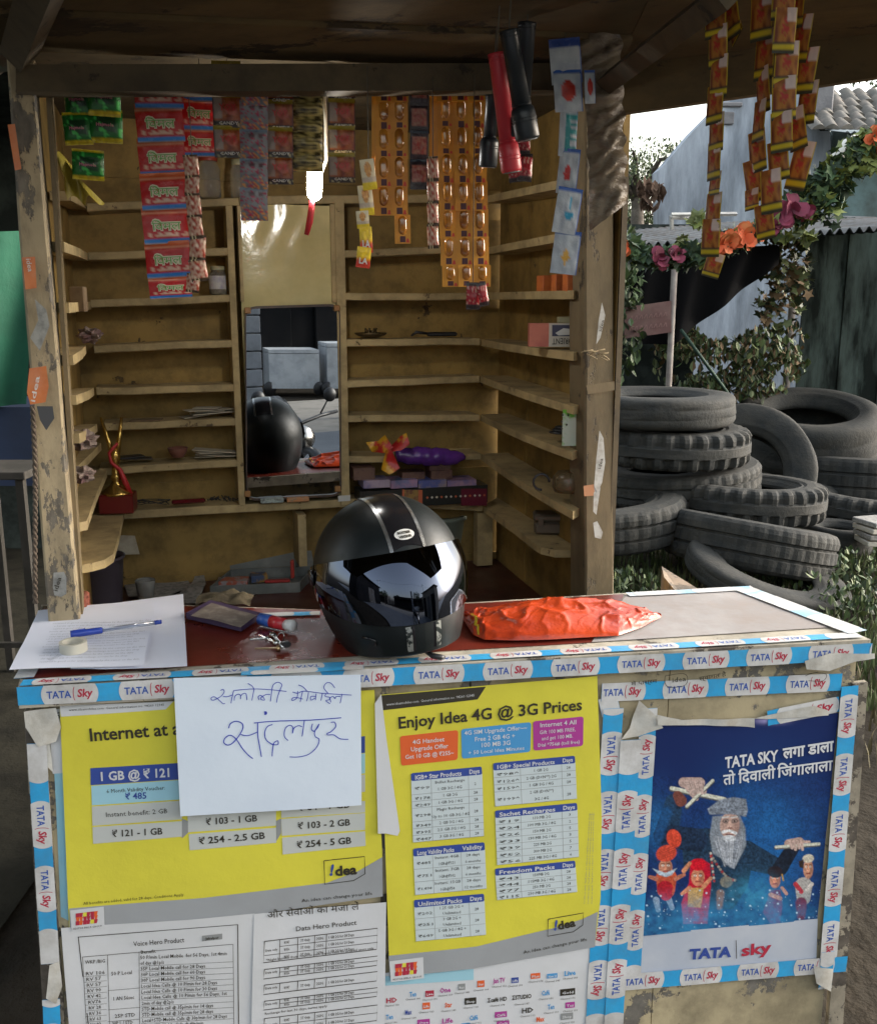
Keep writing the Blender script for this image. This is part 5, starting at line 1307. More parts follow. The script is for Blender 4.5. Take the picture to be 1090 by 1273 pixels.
def sf(i, j):
    x = 725 + 12 * max(0, .2 - j) * 0 + (760 - 728 + 14) * i + 8 * j - (14 * (1 - min(1, j / .5)) if i < .5 else -2 * math.sin(j * 50))
    y = 30 + 235 * j - (38 * i if j < .1 else 12 * i) + (22 * (1 - i) if j > .95 else 0)
    return hf(x, y, 1.87 - .012 * math.sin(math.pi * i)) + V(.004 * noise.noise((i * 2, j * 14, 3)), -.0030 * math.sin(j * 62 + i * 5 + 3 * noise.noise((i * 2, j * 6, 1))) - .006 * noise.noise((i * 3, j * 20, 2)), .004 * noise.noise((i * 3, j * 9, 5)))
mb.grid(sf, 14, 90); e = mb.build('spiral_snack_strip', BR_); tag(e, 'long brown crinkled strip of snack packs covering the top of the right post', 'snack strip')
# ---- looking glass
MIR = mat('mirror_glass', (.42, .45, .48), .006, metal=1.0, dirt=.3, dscale=7, dcol=(.22, .22, .21)); MFR = mat('mirror_frame', (.055, .04, .035), .35, col2=(.10, .06, .04), scale=20); MCL = mat('mirror_clip', (.30, .15, .05), .5)
def mirror_corner(px, py, d): return on_back(px, py, d)
q = [(304, 381), (422, 377.5), (424, 616), (306, 622)]; B4 = [mirror_corner(x, y, .005) for x, y in q]; T4 = [p + nb * .010 for p in B4]
mir = empty('mirror', (B4[2] + B4[3]) / 2, 'tall wall mirror with a thin dark frame and rounded corners, on the cream panel', 'mirror')
def rrect(P, r_, n=5):
    o = []
    for i in range(4):
        a_, b_, c_ = P[i - 1], P[i], P[(i + 1) % 4]; u_, v_ = b_ + (a_ - b_).normalized() * r_, b_ + (c_ - b_).normalized() * r_
        for k in range(n + 1): t = k / n; o.append(u_ * (1 - t) ** 2 + b_ * 2 * t * (1 - t) + v_ * t * t)
    return o
cen = sum(B4, Vector((0, 0, 0))) / 4
outr = rrect(B4, .03); inn = [p + (cen - p) * .0 for p in rrect([p + (cen - p).normalized() * .007 for p in B4], .026)]
mb = MB(); n = len(outr); vs = outr + [p + nb * .011 for p in outr] + [p + nb * .011 for p in inn] + [p + nb * .004 for p in inn]
mb.add(vs, [(r * n + i, r * n + (i + 1) % n, (r + 1) * n + (i + 1) % n, (r + 1) * n + i) for r in range(3) for i in range(n)]); mb.build('frame', MFR, mir)
mb = MB(); mb.add([p + nb * .005 for p in inn], [tuple(range(len(inn)))]); mb.build('glass', MIR, mir)
for (x, y) in ((419, 383), (308, 386), (308, 614), (420, 608)):
    c = on_back(x, y, -.008); mb = MB(); mb.box(c, (.016, .006, .016), 0, RZ(ANG).to_3x3(), .002); mb.build('clip', MCL, mir)
# ---- trophy
GOLD = mat('gold_plastic', (.55, .36, .10), .2, metal=.9); MRB = mat('maroon_base', (.13, .008, .010), .3, coat=.3)
tb = on_shelf(148, 635, -.012, .001); f = tb.y; tro = empty('trophy', tb, 'gold trophy with two long prongs on a dark red base, tied with red ribbon', 'trophy')
k = f / F
mb = MB(); mb.box(tb + V(0, 0, 12 * k), (42 * k, 34 * k, 24 * k), 0, RZ(R(8)).to_3x3(), .003); mb.build('base', MRB, tro)
mb = MB(); mb.lathe([(20 * k, 23 * k), (19 * k, 26 * k), (9 * k, 34 * k), (5 * k, 40 * k), (8 * k, 44 * k), (5 * k, 48 * k), (4 * k, 60 * k), (7 * k, 70 * k), (5 * k, 82 * k)], tb, n=20); mb.build('stem', GOLD, tro)
for s_ in (-1, 1): mb = MB(); mb.tube([tb + V(s_ * 2 * k, 0, 62 * k), tb + V(s_ * 6 * k, 0, 88 * k), tb + V(s_ * 13 * k - 1 * k, 0, 120 * k)], [3.5 * k, 3.2 * k, 1.6 * k], 8); mb.build('prong', GOLD, tro)
RIB = mat('red_ribbon', (.42, .015, .02), .5)
mb = MB(); mb.tube([tb + V(6 * k, -5 * k, 88 * k), tb + V(-5 * k, -6 * k, 76 * k), tb + V(-3 * k, -7 * k, 64 * k), tb + V(8 * k, -8 * k, 55 * k), tb + V(13 * k, -6 * k, 38 * k), tb + V(19 * k, -4 * k, 24 * k)], [2 * k, 2 * k, 2.2 * k, 3 * k, 4 * k, 2 * k], 6); mb.build('ribbon', RIB, tro)
# ---- odds and ends on the shelves
PAP = mat('old_paper', (.40, .36, .28), .8, col2=(.28, .24, .18), scale=20, bump=.001); CLAY = mat('clay', (.16, .06, .04), .8, col2=(.09, .04, .03), scale=30)
BLK = mat('black_plastic', (.02, .02, .022), .4); CARD = mat('brown_card', (.20, .14, .08), .8, col2=(.14, .09, .05), scale=20)
def one(mb, name, m, label, cat, group=None, origin=None): o = mb.build(name, m, origin=origin); tag(o, label, cat, group); return o
def slab(c, sx, sy, sz, rz, name, m, label, cat, group=None, bev=.0015, tilt=0):
    mb = MB(); mb.box(c + V(0, 0, sz / 2), (sx, sy, sz), 0, (Matrix.Rotation(rz, 3, 'Z') @ Matrix.Rotation(tilt, 3, 'Y')), bev); return one(mb, name, m, label, cat, group)
p = on_shelf(222, 571, .03); mb = MB(); mb.lathe([(.014, 0), (.022, .012), (.027, .026), (.025, .026), (.018, .008), (0, .006)], p, n=16, caps=False); one(mb, 'clay_cup', CLAY, 'small dark clay cup on the shelf left of the mirror', 'cup')
def leaves_flat(c, n, sz, m, name, label, cat, seed):
    rq = random.Random(seed); e = empty(name, c, label, cat)
    for i in range(n):
        mb = MB(); a_ = rq.uniform(-.35, .35) + ANG; l, w_ = sz * rq.uniform(.6, 1.2), .022
        M_ = Matrix.Rotation(a_, 3, 'Z') @ Matrix.Rotation(rq.uniform(-.10, .10), 3, 'Y'); cc_ = c + V(rq.uniform(-.02, .02), rq.uniform(-.01, .01), .003 + i * .0045)
        mb.box(cc_, (l, w_ * 2, .0022), 0, M_); mb.build('sheet', m, e)
    return e
leaves_flat(on_shelf(262, 519, .04), 5, .11, PAP, 'paper_stack', 'loose stack of curled paper slips on the shelf beside the mirror', 'papers', 2)
leaves_flat(on_shelf(268, 571, .04), 4, .12, PAP, 'paper_stack', 'flat pile of old paper slips right of the clay cup', 'papers', 3)
leaves_flat(on_shelf(190, 525, .03), 1, .12, CARD, 'wooden_strip', 'thin wooden strip lying on the shelf above the trophy', 'strip', 4)
leaves_flat(on_shelf(155, 575, .05), 2, .10, BLK, 'dark_case', 'flat dark case lying behind the trophy ribbon', 'case', 5)
rq = random.Random(9); mb = MB(); c = on_shelf(190, 632, .02)
pts = [c + V(.045 * math.cos(t * 1.1) + .01 * rq.uniform(-1, 1), .012 * math.sin(t * 1.3), .006 + .012 * abs(math.sin(t * .9))) + V(.0, 0, 0) for t in [i * .45 for i in range(46)]]
mb.tube(pts, .0011, 5); one(mb, 'wire_coil', BLK, 'tangle of thin black wire on the bottom shelf right of the trophy', 'wire')
p = on_shelf(235, 628, .01); mb = MB(); M_ = Matrix.Rotation(ANG + .05, 3, 'Z'); mb.box(p + V(0, 0, .008), (.088, .018, .013), 0, M_, .004); o = one(mb, 'pen_case', mat('glossy_maroon', (.10, .008, .012), .12, coat=.8), 'small glossy maroon case on the bottom shelf left of the mirror', 'case')
mb = MB(); c = on_shelf(283, 626, .03)
for i in range(26): q_ = c + V(rq.uniform(-.05, .05), rq.uniform(-.02, .02), .003); mb.tube([q_, q_ + V(rq.uniform(-.012, .012), rq.uniform(-.008, .008), rq.uniform(0, .012))], .0016, 4)
one(mb, 'small_debris', BLK, 'scatter of small dark scraps on the bottom shelf beside the mirror', 'scraps'); bpy.data.objects['small_debris']['kind'] = 'stuff'
MTCH = mat('matchbox_print', (.32, .38, .36), .6, col2=(.10, .10, .10), scale=90); MTC2 = mat('matchbox_orange', (.45, .20, .08), .6, col2=(.30, .20, .12), scale=70)
slab(on_shelf(338, 624, -.006), .062, .03, .012, ANG, 'matchbox', MTCH, 'pale matchbox lying under the mirror', 'matchbox')
slab(on_shelf(370, 622.5, -.006), .060, .03, .012, ANG, 'matchbox', MTC2, 'orange matchbox lying under the mirror', 'matchbox')
p = on_shelf(428, 622, -.005); mb = MB(); mb.box(p + V(0, 0, .006), (.034, .002, .016), 0, RZ(ANG).to_3x3()); o = one(mb, 'price_tag', mat('tag_white', (.5, .5, .48), .6), 'small white tag on the shelf edge right of the mirror', 'tag')
# diya stand, knife, folded glasses
p = on_shelf(461, 421, .03); mb = MB(); mb.lathe([(.018, 0), (.040, .008), (.046, .014), (.040, .012), (0, .004)], p, n=20, caps=False)
for i in range(14): a_ = i * .9; mb.tube([p + V(.014 * math.cos(a_), .01 * math.sin(a_), .008), p + V(.016 * math.cos(a_ + 1), .012 * math.sin(a_ + 1), .02 + .006 * math.sin(i * 3))], .003, 5)
one(mb, 'oil_lamp_dish', mat('old_bronze', (.10, .07, .03), .45, metal=.6, bump=.001), 'small dark brass dish holding twisted wicks', 'dish')
p = on_shelf(541, 420, .03); mb = MB(); M_ = RZ(ANG).to_3x3(); mb.box(p + M_ @ V(.02, 0, .008), (.085, .02, .012), 0, M_, .004); mb.tube([p + M_ @ V(-.02, 0, .010), p + M_ @ V(-.055, 0, .014), p + M_ @ V(-.068, .004, .004)], [.004, .005, .003], 6)
one(mb, 'folding_knife', BLK, 'folded black knife on the shelf right of the brass dish', 'knife')
# incense boxes, coloured boxes and the purple packet
bx_dark = mat('incense_box_black', (.018, .02, .018), .35); bx_mar = mat('incense_box_maroon', (.13, .012, .03), .35)
z0 = on_back(520, 624).z
def backbox(x0, x1, yt, yb, d0, d1, name, m, label, cat, group=None, parent=None):
    a_, b_ = on_back(x0, (yt + yb) / 2, d0), on_back(x1, (yt + yb) / 2, d0); zt_, zb_ = on_back((x0 + x1) / 2, yt, d0).z, on_back((x0 + x1) / 2, yb, d0).z
    mb = MB(); n_b = -nb * (d1 - d0); mb.prism([V(a_.x, a_.y, zb_), V(b_.x, b_.y, zb_), V(b_.x, b_.y, zb_) + n_b, V(a_.x, a_.y, zb_) + n_b], [V(a_.x, a_.y, zt_), V(b_.x, b_.y, zt_), V(b_.x, b_.y, zt_) + n_b, V(a_.x, a_.y, zt_) + n_b])
    o = mb.build(name, m, parent)
    if label: tag(o, label, cat, group)
    return o
IG = 'incense and match boxes stacked behind the helmet'
o = backbox(448, 606, 607, 629, -.05, .03, 'incense_box', bx_dark, 'long black incense box with a row of small diamond marks, lowest of the stack', 'box', IG)
S_ = Surf(on_back(530, 618, -.0512), eb, V(0, 0, 1)); mbx = MB()
quad_px(mbx, S_, [(573, 607.5), (605, 607.5), (605, 628.5), (573, 628.5)], .0004, 0); quad_px(mbx, S_, [(500, 609), (525, 609), (525, 627), (500, 627)], .0004, 1)
quad_px(mbx, S_, [(500, 608), (502.5, 608), (502.5, 622), (500, 622)], .0007, 3); quad_px(mbx, S_, [(520, 609), (525, 609), (525, 626), (520, 626)], .0007, 3)
for i in range(13):
    x, y = 531 + i * 5.9, 618.5 - .25 * i; poly_px(mbx, S_, [(x - 1.7, y), (x, y - 1.7), (x + 1.7, y), (x, y + 1.7)], .0009, 2 if i % 3 else 3)
mbx.build('print', [bx_mar, mat('box_gold_print', (.30, .18, .05), .5, col2=(.12, .03, .04), scale=90), mat('box_white_mark', (.55, .5, .42), .5), mat('box_red_mark', (.5, .12, .05), .5)], o)
cols_ = [('#', (.36, .28, .36), (.06, .07, .22)), ('#', (.38, .22, .34), (.05, .16, .34)), ('#', (.08, .10, .30), (.42, .30, .16)), ('#', (.36, .22, .30), (.08, .10, .30))]
for i, (x0, x1, lb) in enumerate(((452, 485, 'leftmost small printed box in the row on the long black box'), (486, 519, 'second small printed box, pink fading to blue, on the long black box'), (520, 555, 'third small printed box, blue with a tan end, on the long black box'), (556, 592, 'rightmost small printed box in the row, pink with a blue end'))):
    m_ = mat('small_box_%d' % i, cols_[i][1], .5, col2=cols_[i][2], scale=16); backbox(x0, x1, 597, 606.6, -.045, .03, 'small_box', m_, lb, 'box', IG)
DB1 = mat('brown_box_print', (.13, .07, .05), .5, col2=(.07, .03, .03), scale=40)
for (x0, x1, yt, yb, d0, d1, lb) in ((440, 466, 582, 596.6, -.03, .04, 'long brown box lying end on at the left of the stack'), (500, 528, 587, 596.6, -.02, .04, 'small brown box in the middle of the stack top'), (536, 562, 585, 596.6, -.03, .03, 'brown box under another at the right of the stack'), (534, 560, 574, 584.6, -.03, .03, 'topmost brown box at the right of the stack, under the purple packet')):
    backbox(x0, x1, yt, yb, d0, d1, 'brown_box', DB1, lb, 'box', IG)
PUR = mat('purple_film', (.11, .03, .24), .22, col2=(.05, .015, .13), scale=14, bump=.004, bscale=28, coat=.3)
mb = MB(); A_, B_ = on_back(492, 566, -.03), on_back(578, 569, -.03)
N_ = 22; mb.tube([A_.lerp(B_, i / N_) + V(0, 0, .002 * math.sin(i)) for i in range(N_ + 1)], [.012 + .014 * math.sin(math.pi * min(1, (i + .6) / N_ * 1.05)) ** .4 * (1 + .12 * math.sin(i * 2.1)) if i < N_ else .006 for i in range(N_ + 1)], 14)
one(mb, 'purple_packet', PUR, 'shiny purple packet lying across the boxes behind the helmet', 'packet')
RBW = mat('red_yellow_film', (.42, .02, .02), .3, col2=(.60, .32, .02), scale=9, thr=(.5, .56), bump=.002, bscale=40)
mb = MB(); bow = [[(455, 550), (470, 548), (478, 540), (488, 556), (478, 564), (462, 562)], [(484, 556), (496, 543), (505, 538), (509, 552), (498, 560), (488, 562)], [(480, 560), (487, 560), (497, 582), (484, 590), (474, 584)]]
for i, P_ in enumerate(bow):
    S_ = Surf(on_back(480, 560, -.075 - .004 * i), eb, V(0, 0, 1), 0, .016, 30, i); poly_px(mb, S_, P_, 0, 0, .008)
o = one(mb, 'ribbon_packet', RBW, 'crumpled red and yellow wrapper tied like a bow beside the purple packet', 'wrapper')
# right hand shelves
ORB = mat('orange_carton', (.52, .14, .03), .55, col2=(.42, .10, .03), scale=40)
def rbox(px, py, sx, sy, sz, name, m, label, cat, group=None, d=.03, rz=0):
    c = on_rshelf(px, py, d); return slab(c, sx, sy, sz, math.atan2(er.y, er.x) + rz, name, m, label, cat, group, .001)
rbox(672, 364, .045, .05, .038, 'carton', ORB, 'small orange carton, farthest back of the three on the right shelf', 'box', 'orange cartons on the right shelf', .022)
rbox(689, 363.5, .030, .05, .038, 'carton', ORB, 'small orange carton, middle of the three on the right shelf', 'box', 'orange cartons on the right shelf', .022)
rbox(703, 363, .030, .05, .038, 'carton', ORB, 'small orange carton nearest the right post', 'box', 'orange cartons on the right shelf', .022)
# the carton with upside down lettering
c = on_rshelf(685, 432, .02); ob = empty('printed_carton', c, 'salmon and white carton standing upside down on the right shelf with black letters', 'box')
PNK = mat('salmon_carton', (.50, .16, .11), .6, col2=(.42, .12, .09), scale=30); WHC = mat('white_carton', (.45, .42, .36), .6)
fA, fB = hp(657, 418, on_right(685, 420, .0), V(0, -1, 0)), None
cy = c.y - .02; x0, x1, x2 = hf(658, 418, cy), hf(682, 418, cy), hf(713, 418, cy - .0)
zt_, zb_ = hf(684, 402, cy).z, hf(684, 431, cy).z
mb = MB(); mb.prism([V(x0.x, cy, zb_), V(x1.x, cy, zb_), V(x1.x, cy + .04, zb_), V(x0.x, cy + .04, zb_)], [V(x0.x, cy, zt_), V(x1.x, cy, zt_), V(x1.x, cy + .04, zt_), V(x0.x, cy + .04, zt_)]); mb.build('carton_side', PNK, ob)
mb = MB(); mb.prism([V(x1.x, cy, zb_), V(x2.x, cy - .006, zb_), V(x2.x, cy + .04, zb_), V(x1.x, cy + .04, zb_)], [V(x1.x, cy, zt_), V(x2.x, cy - .006, zt_), V(x2.x, cy + .04, zt_), V(x1.x, cy + .04, zt_)]); mb.build('carton_front', WHC, ob)
S_ = Surf(V(x1.x, cy, 0), V(x2.x - x1.x, -.006, 0), V(0, 0, 1), .0012); mb = MB()
quad_px(mb, S_, [(686, 404), (713, 404), (713, 418), (686, 418)], 0, 0); poly_px(mb, S_, [(690, 414), (700, 408), (710, 409), (712, 416), (694, 417)], .0006, 1)
text_px(mb, S_, 'ORIENT', (712, 420), (686, 421), 7.5, .0006, 2, .01)
mb.build('carton_print', [mat('carton_navy', (.03, .03, .07), .5), mat('carton_pale', (.5, .5, .48), .5), INK], ob)
slab(c + V(.01, .01, zt_ - c.z), .03, .03, .014, 0, 'small_tin', LIDG, 'small pale tin standing on the salmon and white carton', 'tin')
GRC = mat('green_card', (.42, .48, .40), .5, col2=(.13, .38, .03), scale=11, thr=(.45, .5)); p = on_rshelf(704, 556, .01)
mb = MB(); mb.box(p + V(0, 0, .042), (.040, .003, .08), 0, RZ(R(5)).to_3x3()); o = one(mb, 'green_card', GRC, 'white and green printed card leaning on the right shelf against the post', 'card')
mbx = MB(); S_ = Surf(p + V(0, -.0025, 0), V(1, .087, 0), V(0, 0, 1))
for (x, y) in ((699, 516), (706, 516), (698, 524), (704, 528), (698, 533)): poly_px(mbx, S_, [(x - 1.6, y), (x, y - 1.8), (x + 1.6, y), (x, y + 1.8)], .0003, 0)
mbx.build('print', INK, o)
mb = MB(); c = on_rshelf(682, 541, .025)
for i in range(3): mb.lathe([(.022 - i * .004, .003 + i * .005), (.024 - i * .004, .006 + i * .005), (.016, .009 + i * .005)], c + V(.003 * i, 0, 0), n=16)
one(mb, 'tape_spool', BLK, 'small black reel lying on the right shelf beside the green card', 'reel')
p = on_rshelf(695, 612, .02); mb = MB(); mb.lathe([(.030, 0), (.036, .012), (.034, .034), (.024, .046)], p, n=20); e = one(mb, 'plastic_tub', mat('smoky_plastic', (.12, .085, .045), .3, alpha=.7), 'smoky clear plastic tub on the right shelf near the post', 'tub')
mb = MB(); mb.tube([p + V(-.06, 0, .012) + V(.018 * math.cos(a_), 0, .018 * math.sin(a_) + .01) for a_ in [i * .4 for i in range(13)]], .003, 6); one(mb, 'black_hook', BLK, 'curved black hook of plastic beside the smoky tub', 'hook')
zz = on_back(600, 628).z; c = hz(686, 664, zz + .001)
BOXT = mat('steel_tiffin', (.13, .11, .085), .4, metal=.3, rvar=.1, scale=12)
e = empty('lunch_box', c, 'dull grey oblong lunch box on the lowest right shelf', 'lunch box'); M_ = Matrix.Rotation(R(-4), 3, 'Z')
mb = MB(); mb.box(c + V(0, .02, .016), (.088, .06, .032), 0, M_, .006); mb.build('box_base', BOXT, e); mb = MB(); mb.box(c + V(0, .02, .043), (.094, .066, .018), 0, M_, .005); mb.build('lid', BOXT, e)
for s_ in (-1, 1): mb = MB(); mb.box(c + V(s_ * .03, -.012, .034), (.014, .004, .02), 0, M_, .001); mb.build('latch', BOXT, e)
# left side shelves: crumpled paper
CR = mat('crumpled_paper', (.17, .13, .11), .8, col2=(.10, .05, .05), scale=30, bump=.003, bscale=40)
for (x, y, f_, s_, lb) in ((103, 547, 1.95, .027, 'crumpled pinkish paper on the left shelf beside the trophy'), (112, 417, 2.1, .022, 'small crumpled paper ball high on the left shelf'), (103, 590, 1.9, .022, 'torn paper scrap on the left shelf level with the trophy base')):
    c = hf(x, y, f_); mb = MB(); n_s = 18
    def cfn(i, j, c=c, s_=s_):
        a_, b_ = 2 * math.pi * i, math.pi * (j - .5); d = V(math.cos(a_) * math.cos(b_), math.sin(a_) * math.cos(b_), .6 * math.sin(b_)); return c + d * s_ * (1 + .9 * noise.noise(d * 2.7 + V(x, 0, 0)))
    mb.grid(cfn, n_s, 12, sm=False); one(mb, 'crumpled_paper', CR, lb, 'paper')
mb = MB(); c = hf(98, 372, 2.0); mb.box(c, (.03, .02, .05), 0, None, .002); one(mb, 'small_carton', CARD, 'small brown carton on the third left shelf behind the post', 'box')
# paper sheet pinned under the left shelf
p_ = [hz(0, 0, 1)]; mb = MB(); S_ = Surf(on_back(160, 680, .04), eb, V(0, 0, 1)); quad_px(mb, S_, [(140, 665), (168, 666), (174, 689), (136, 690)], 0, 0, 3, 3); one(mb, 'paper_sheet', PAP, 'buff sheet of paper behind the bucket under the left shelf', 'paper')
# bucket, newspaper, tin box, cup on the platform
BKT = mat('grey_violet_plastic', (.075, .065, .085), .45); c = hz(128, 752, ZP + .001)
k = c.y / F; mb = MB(); mb.lathe([(24 * k, 0), (25 * k, 2 * k), (30 * k, 62 * k), (32 * k, 63 * k), (32 * k, 66 * k), (29 * k, 66 * k), (28 * k, 60 * k), (23 * k, 4 * k), (0, 3 * k)], c, n=32, caps=False)
one(mb, 'bucket', BKT, 'grey violet plastic bucket standing behind the left post', 'bucket')
NEWS = mat('newsprint', (.30, .29, .27), .8, col2=(.16, .155, .15), scale=70, bump=.001, dirt=.3)
e = empty('newspaper', hz(205, 735, ZP + .003), 'folded newspaper lying open left of the tin cash box', 'newspaper')
for i, P_ in enumerate(([(152, 722), (178, 712), (232, 716), (244, 742), (160, 742)], [(176, 733), (230, 736), (252, 700), (256, 726), (246, 745), (180, 744)])):
    mb = MB(); S_ = Surf(V(0, 0, ZP + .006 + .012 * i), V(1, 0, 0), V(0, 1, 0), 0, .016, 9, i); poly_px(mb, S_, P_, 0, 0, .02); mb.build('sheet', NEWS, e)
c = hz(182, 742, ZP + .02); mb = MB(); mb.lathe([(.020, 0), (.024, .03), (.026, .046), (.023, .046), (.018, .004), (0, .003)], c, n=20, caps=False); one(mb, 'glass_cup', mat('cup_glass', (.6, .62, .6), .12, trans=.75, ior=1.3), 'small clear glass cup in front of the newspaper', 'glass')
TIN = mat('grey_paint_tin', (.13, .145, .14), .45, col2=(.20, .21, .20), scale=14, dirt=.4, dscale=20, bump=.0008)
c0 = hz(262, 741, ZP + .001); c1 = hz(372, 736, ZP + .001); e = empty('cash_box', (c0 + c1) / 2, 'open grey metal cash box holding a few packets, behind the notebook', 'cash box')
dv = V(.02, .16, 0); hgt = .028
def wall(a_, b_, h_=hgt, th=.003, nm='side'):
    n_w = (b_ - a_).normalized().cross(V(0, 0, 1)) * th; mb = MB(); mb.prism([a_, b_, b_ + n_w, a_ + n_w], [p + V(0, 0, h_) for p in (a_, b_, b_ + n_w, a_ + n_w)]); mb.build(nm, TIN, e)
wall(c0, c1); wall(c1, c1 + dv); wall(c0 + dv, c1 + dv, .03); wall(c0, c0 + dv)
mb = MB(); mb.prism([c0, c1, c1 + dv, c0 + dv], [p + V(0, 0, .002) for p in (c0, c1, c1 + dv, c0 + dv)]); mb.build('bottom', TIN, e)
mb = MB(); a_, b_ = c0 + dv + V(0, .002, .03), c1 + dv + V(0, .002, .03); t_ = V(-.01, .03, .035); mb.prism([a_, b_, b_ + V(0, .004, 0), a_ + V(0, .004, 0)], [a_ + t_, b_ + t_, b_ + t_ + V(0, .004, 0), a_ + t_ + V(0, .004, 0)]); mb.build('lid', TIN, e)
slab(hz(290, 725, ZP + .012), .085, .05, .012, .1, 'packet', mat('packet_red_print', (.38, .10, .06), .4, col2=(.3, .28, .3), scale=30, thr=(.48, .54)), 'red and white printed packet in the cash box', 'packet')
slab(hz(322, 722, ZP + .012), .045, .04, .02, .3, 'packet', mat('packet_blue_print', (.05, .08, .16), .4, col2=(.3, .18, .05), scale=30, thr=(.5, .56)), 'blue and orange crumpled packet in the cash box', 'packet')
slab(hz(345, 724, ZP + .012), .07, .02, .008, .12, 'red_pen', mat('pen_red', (.35, .03, .03), .3), 'slim red pen lying in the cash box', 'pen', bev=.003)
slab(hz(364, 718, ZP + .012), .01, .02, .05, .1, 'clip_tag', mat('tag_red', (.35, .04, .03), .4), 'red tag standing at the right end of the cash box', 'tag')
# greenish plastic tub behind the helmet
c = hz(548, 690, ZP + .01); k = c.y / F; mb = MB(); mb.lathe([(25 * k, 0), (27 * k, 3 * k), (32 * k, 48 * k), (35 * k, 50 * k), (35 * k, 54 * k), (30 * k, 55 * k), (29 * k, 50 * k), (24 * k, 4 * k)], V(c.x, c.y, c.z), n=28, caps=False); one(mb, 'paint_pail', mat('pale_green_plastic', (.22, .25, .20), .35), 'pale green plastic pail half hidden behind the helmet', 'pail')
# ================================================================ on the counter
zc = ZT + .0055
def T(px, py, dz=0): return hz(px, py, zc + dz)
# papers
PPW = mat('white_paper', (.66, .69, .80), .65, col2=(.62, .65, .74), scale=4, bump=.0004)
def cpaper(pts, z_, label, seed, amp=.006, txt=None):
    mb = MB(); S_ = Surf(V(0, 0, zc + z_), V(1, 0, 0), V(0, 1, 0), 0, amp, 6, seed); poly_px(mb, S_, pts, 0, 0, .02); o = one(mb, 'paper_sheet', PPW, label, 'paper')
    if txt:
        mt = MB()
        for (s_, a_, b_, h_, m_) in txt: text_px(mt, S_, s_, a_, b_, h_, .0008, m_, 0, 1)
        mt.build('lettering', [INK, DBLU, mat('pale_print_ink', (.30, .32, .38), .6)], o)
    return o
cpaper([(120, 752), (228, 738), (233, 827), (130, 834), (88, 834)], .004, 'blank white paper sheet on the counter, the lower right one of two', 4, .005)
lines = []
for i in range(15):
    y = 775 + i * 3.6; x0 = 64 - i * 1.4 + (3 if i % 3 else 0); x1 = 188 - i * .6 - (i * 7 % 23); lines.append(('Lorem the undersigned shop keeper hereby agree to terms of recharge'[i % 5:], (x0 + 2, y + 1), (x1, y - 6), 1.7, 2))
lines.append(('Sales register', (64, 824), (78, 817), 3, 2)); lines[:] = [l for l in lines]
cpaper([(48, 758), (190, 743), (192, 760), (178, 826), (12, 834), (30, 800)], .011, 'white printed paper sheet on the counter, on top of the blank one', 5, .007,
       [(('We hereby agree to pay the monthly recharge account for the shop' if i % 2 else 'received in good order and condition by the owner on the date')[i % 7:], a, b, h_, m_) for i, (_, a, b, h_, m_) in enumerate(lines)])
# pen
pn = empty('pen', T(145, 781, .022), 'blue and clear ballpoint pen lying on the papers', 'pen'); A_, B_ = T(88, 789, .024), T(201, 773, .024); k = .95 * A_.y / F
d = B_ - A_; mb = MB(); mb.tube([A_, A_ + d * .03, A_ + d * .33, A_ + d * .34], [4.2 * k, 5 * k, 4.6 * k, 4 * k], 10); mb.build('cap', mat('pen_blue', (.02, .05, .32), .25), pn)
mb = MB(); mb.tube([A_ + d * .33, A_ + d * .93], 3.0 * k, 10); mb.build('barrel', mat('pen_clear', (.45, .5, .6), .15, trans=.6), pn)
mb = MB(); mb.tube([A_ + d * .33, A_ + d * .9], 1.2 * k, 6); mb.build('refill', mat('pen_refill', (.03, .05, .3), .4), pn)
mb = MB(); mb.tube([A_ + d * .92, B_], [3.3 * k, 3.0 * k], 10); mb.build('end_plug', MATS['pen_blue'], pn)
mb = MB(); mb.tube([A_ + V(0, 0, .006), A_ + d * .16 + V(0, 0, .007)], .0013, 6); mb.build('clip', MATS['pen_blue'], pn)
# roll of clear tape
c = T(92, 809, .014); k = c.y / F; mb = MB(); mb.lathe([(13.5 * k, 0), (17.5 * k, 0), (17.5 * k, 13 * k), (13.5 * k, 13 * k), (13.5 * k, 0)], c, n=36, caps=False, sm=False); tr_ = one(mb, 'tape_roll', mat('tape_roll_cream', (.55, .53, .45), .3, trans=.15), 'small roll of clear sticky tape standing flat on the papers', 'tape roll')
# notebook, brown cloth
mb = MB(); P_ = [(232, 769), (262, 753), (324, 769), (300, 785)]; lo = [T(x, y) for x, y in P_]; mb.prism(lo, [p + V(0, 0, .012) for p in lo]); nbk = one(mb, 'notebook', mat('violet_notebook', (.045, .025, .07), .7, bump=.001), 'worn dark violet notebook with a grey cover, beside the papers', 'notebook')
mb = MB(); S_ = Surf(V(0, 0, zc + .0135), V(1, 0, 0), V(0, 1, 0), 0, .003, 20, 2); poly_px(mb, S_, [(237, 765), (263, 750), (319, 765), (299, 779)], 0, 0, .012); mb.build('cover', mat('worn_cover', (.16, .13, .11), .8, col2=(.28, .24, .2), scale=35, dirt=.4), nbk)
mb = MB(); c = T(278, 752, .0)
def cl(i, j):
    u, v = i * 2 - 1, j * 2 - 1; p = c + V(u * .055, v * .035 + .02, 0); h_ = .020 * max(0, 1 - (u * u + v * v) * .5) + .010 * noise.noise((u * 2.2, v * 2.2, 4)); return p + V(0, 0, max(.001, h_))
mb.grid(cl, 22, 16); one(mb, 'cloth_rag', mat('brown_rag', (.07, .055, .03), .95, col2=(.045, .035, .02), scale=30, bump=.003, bscale=80), 'crumpled brown rag behind the notebook', 'rag')
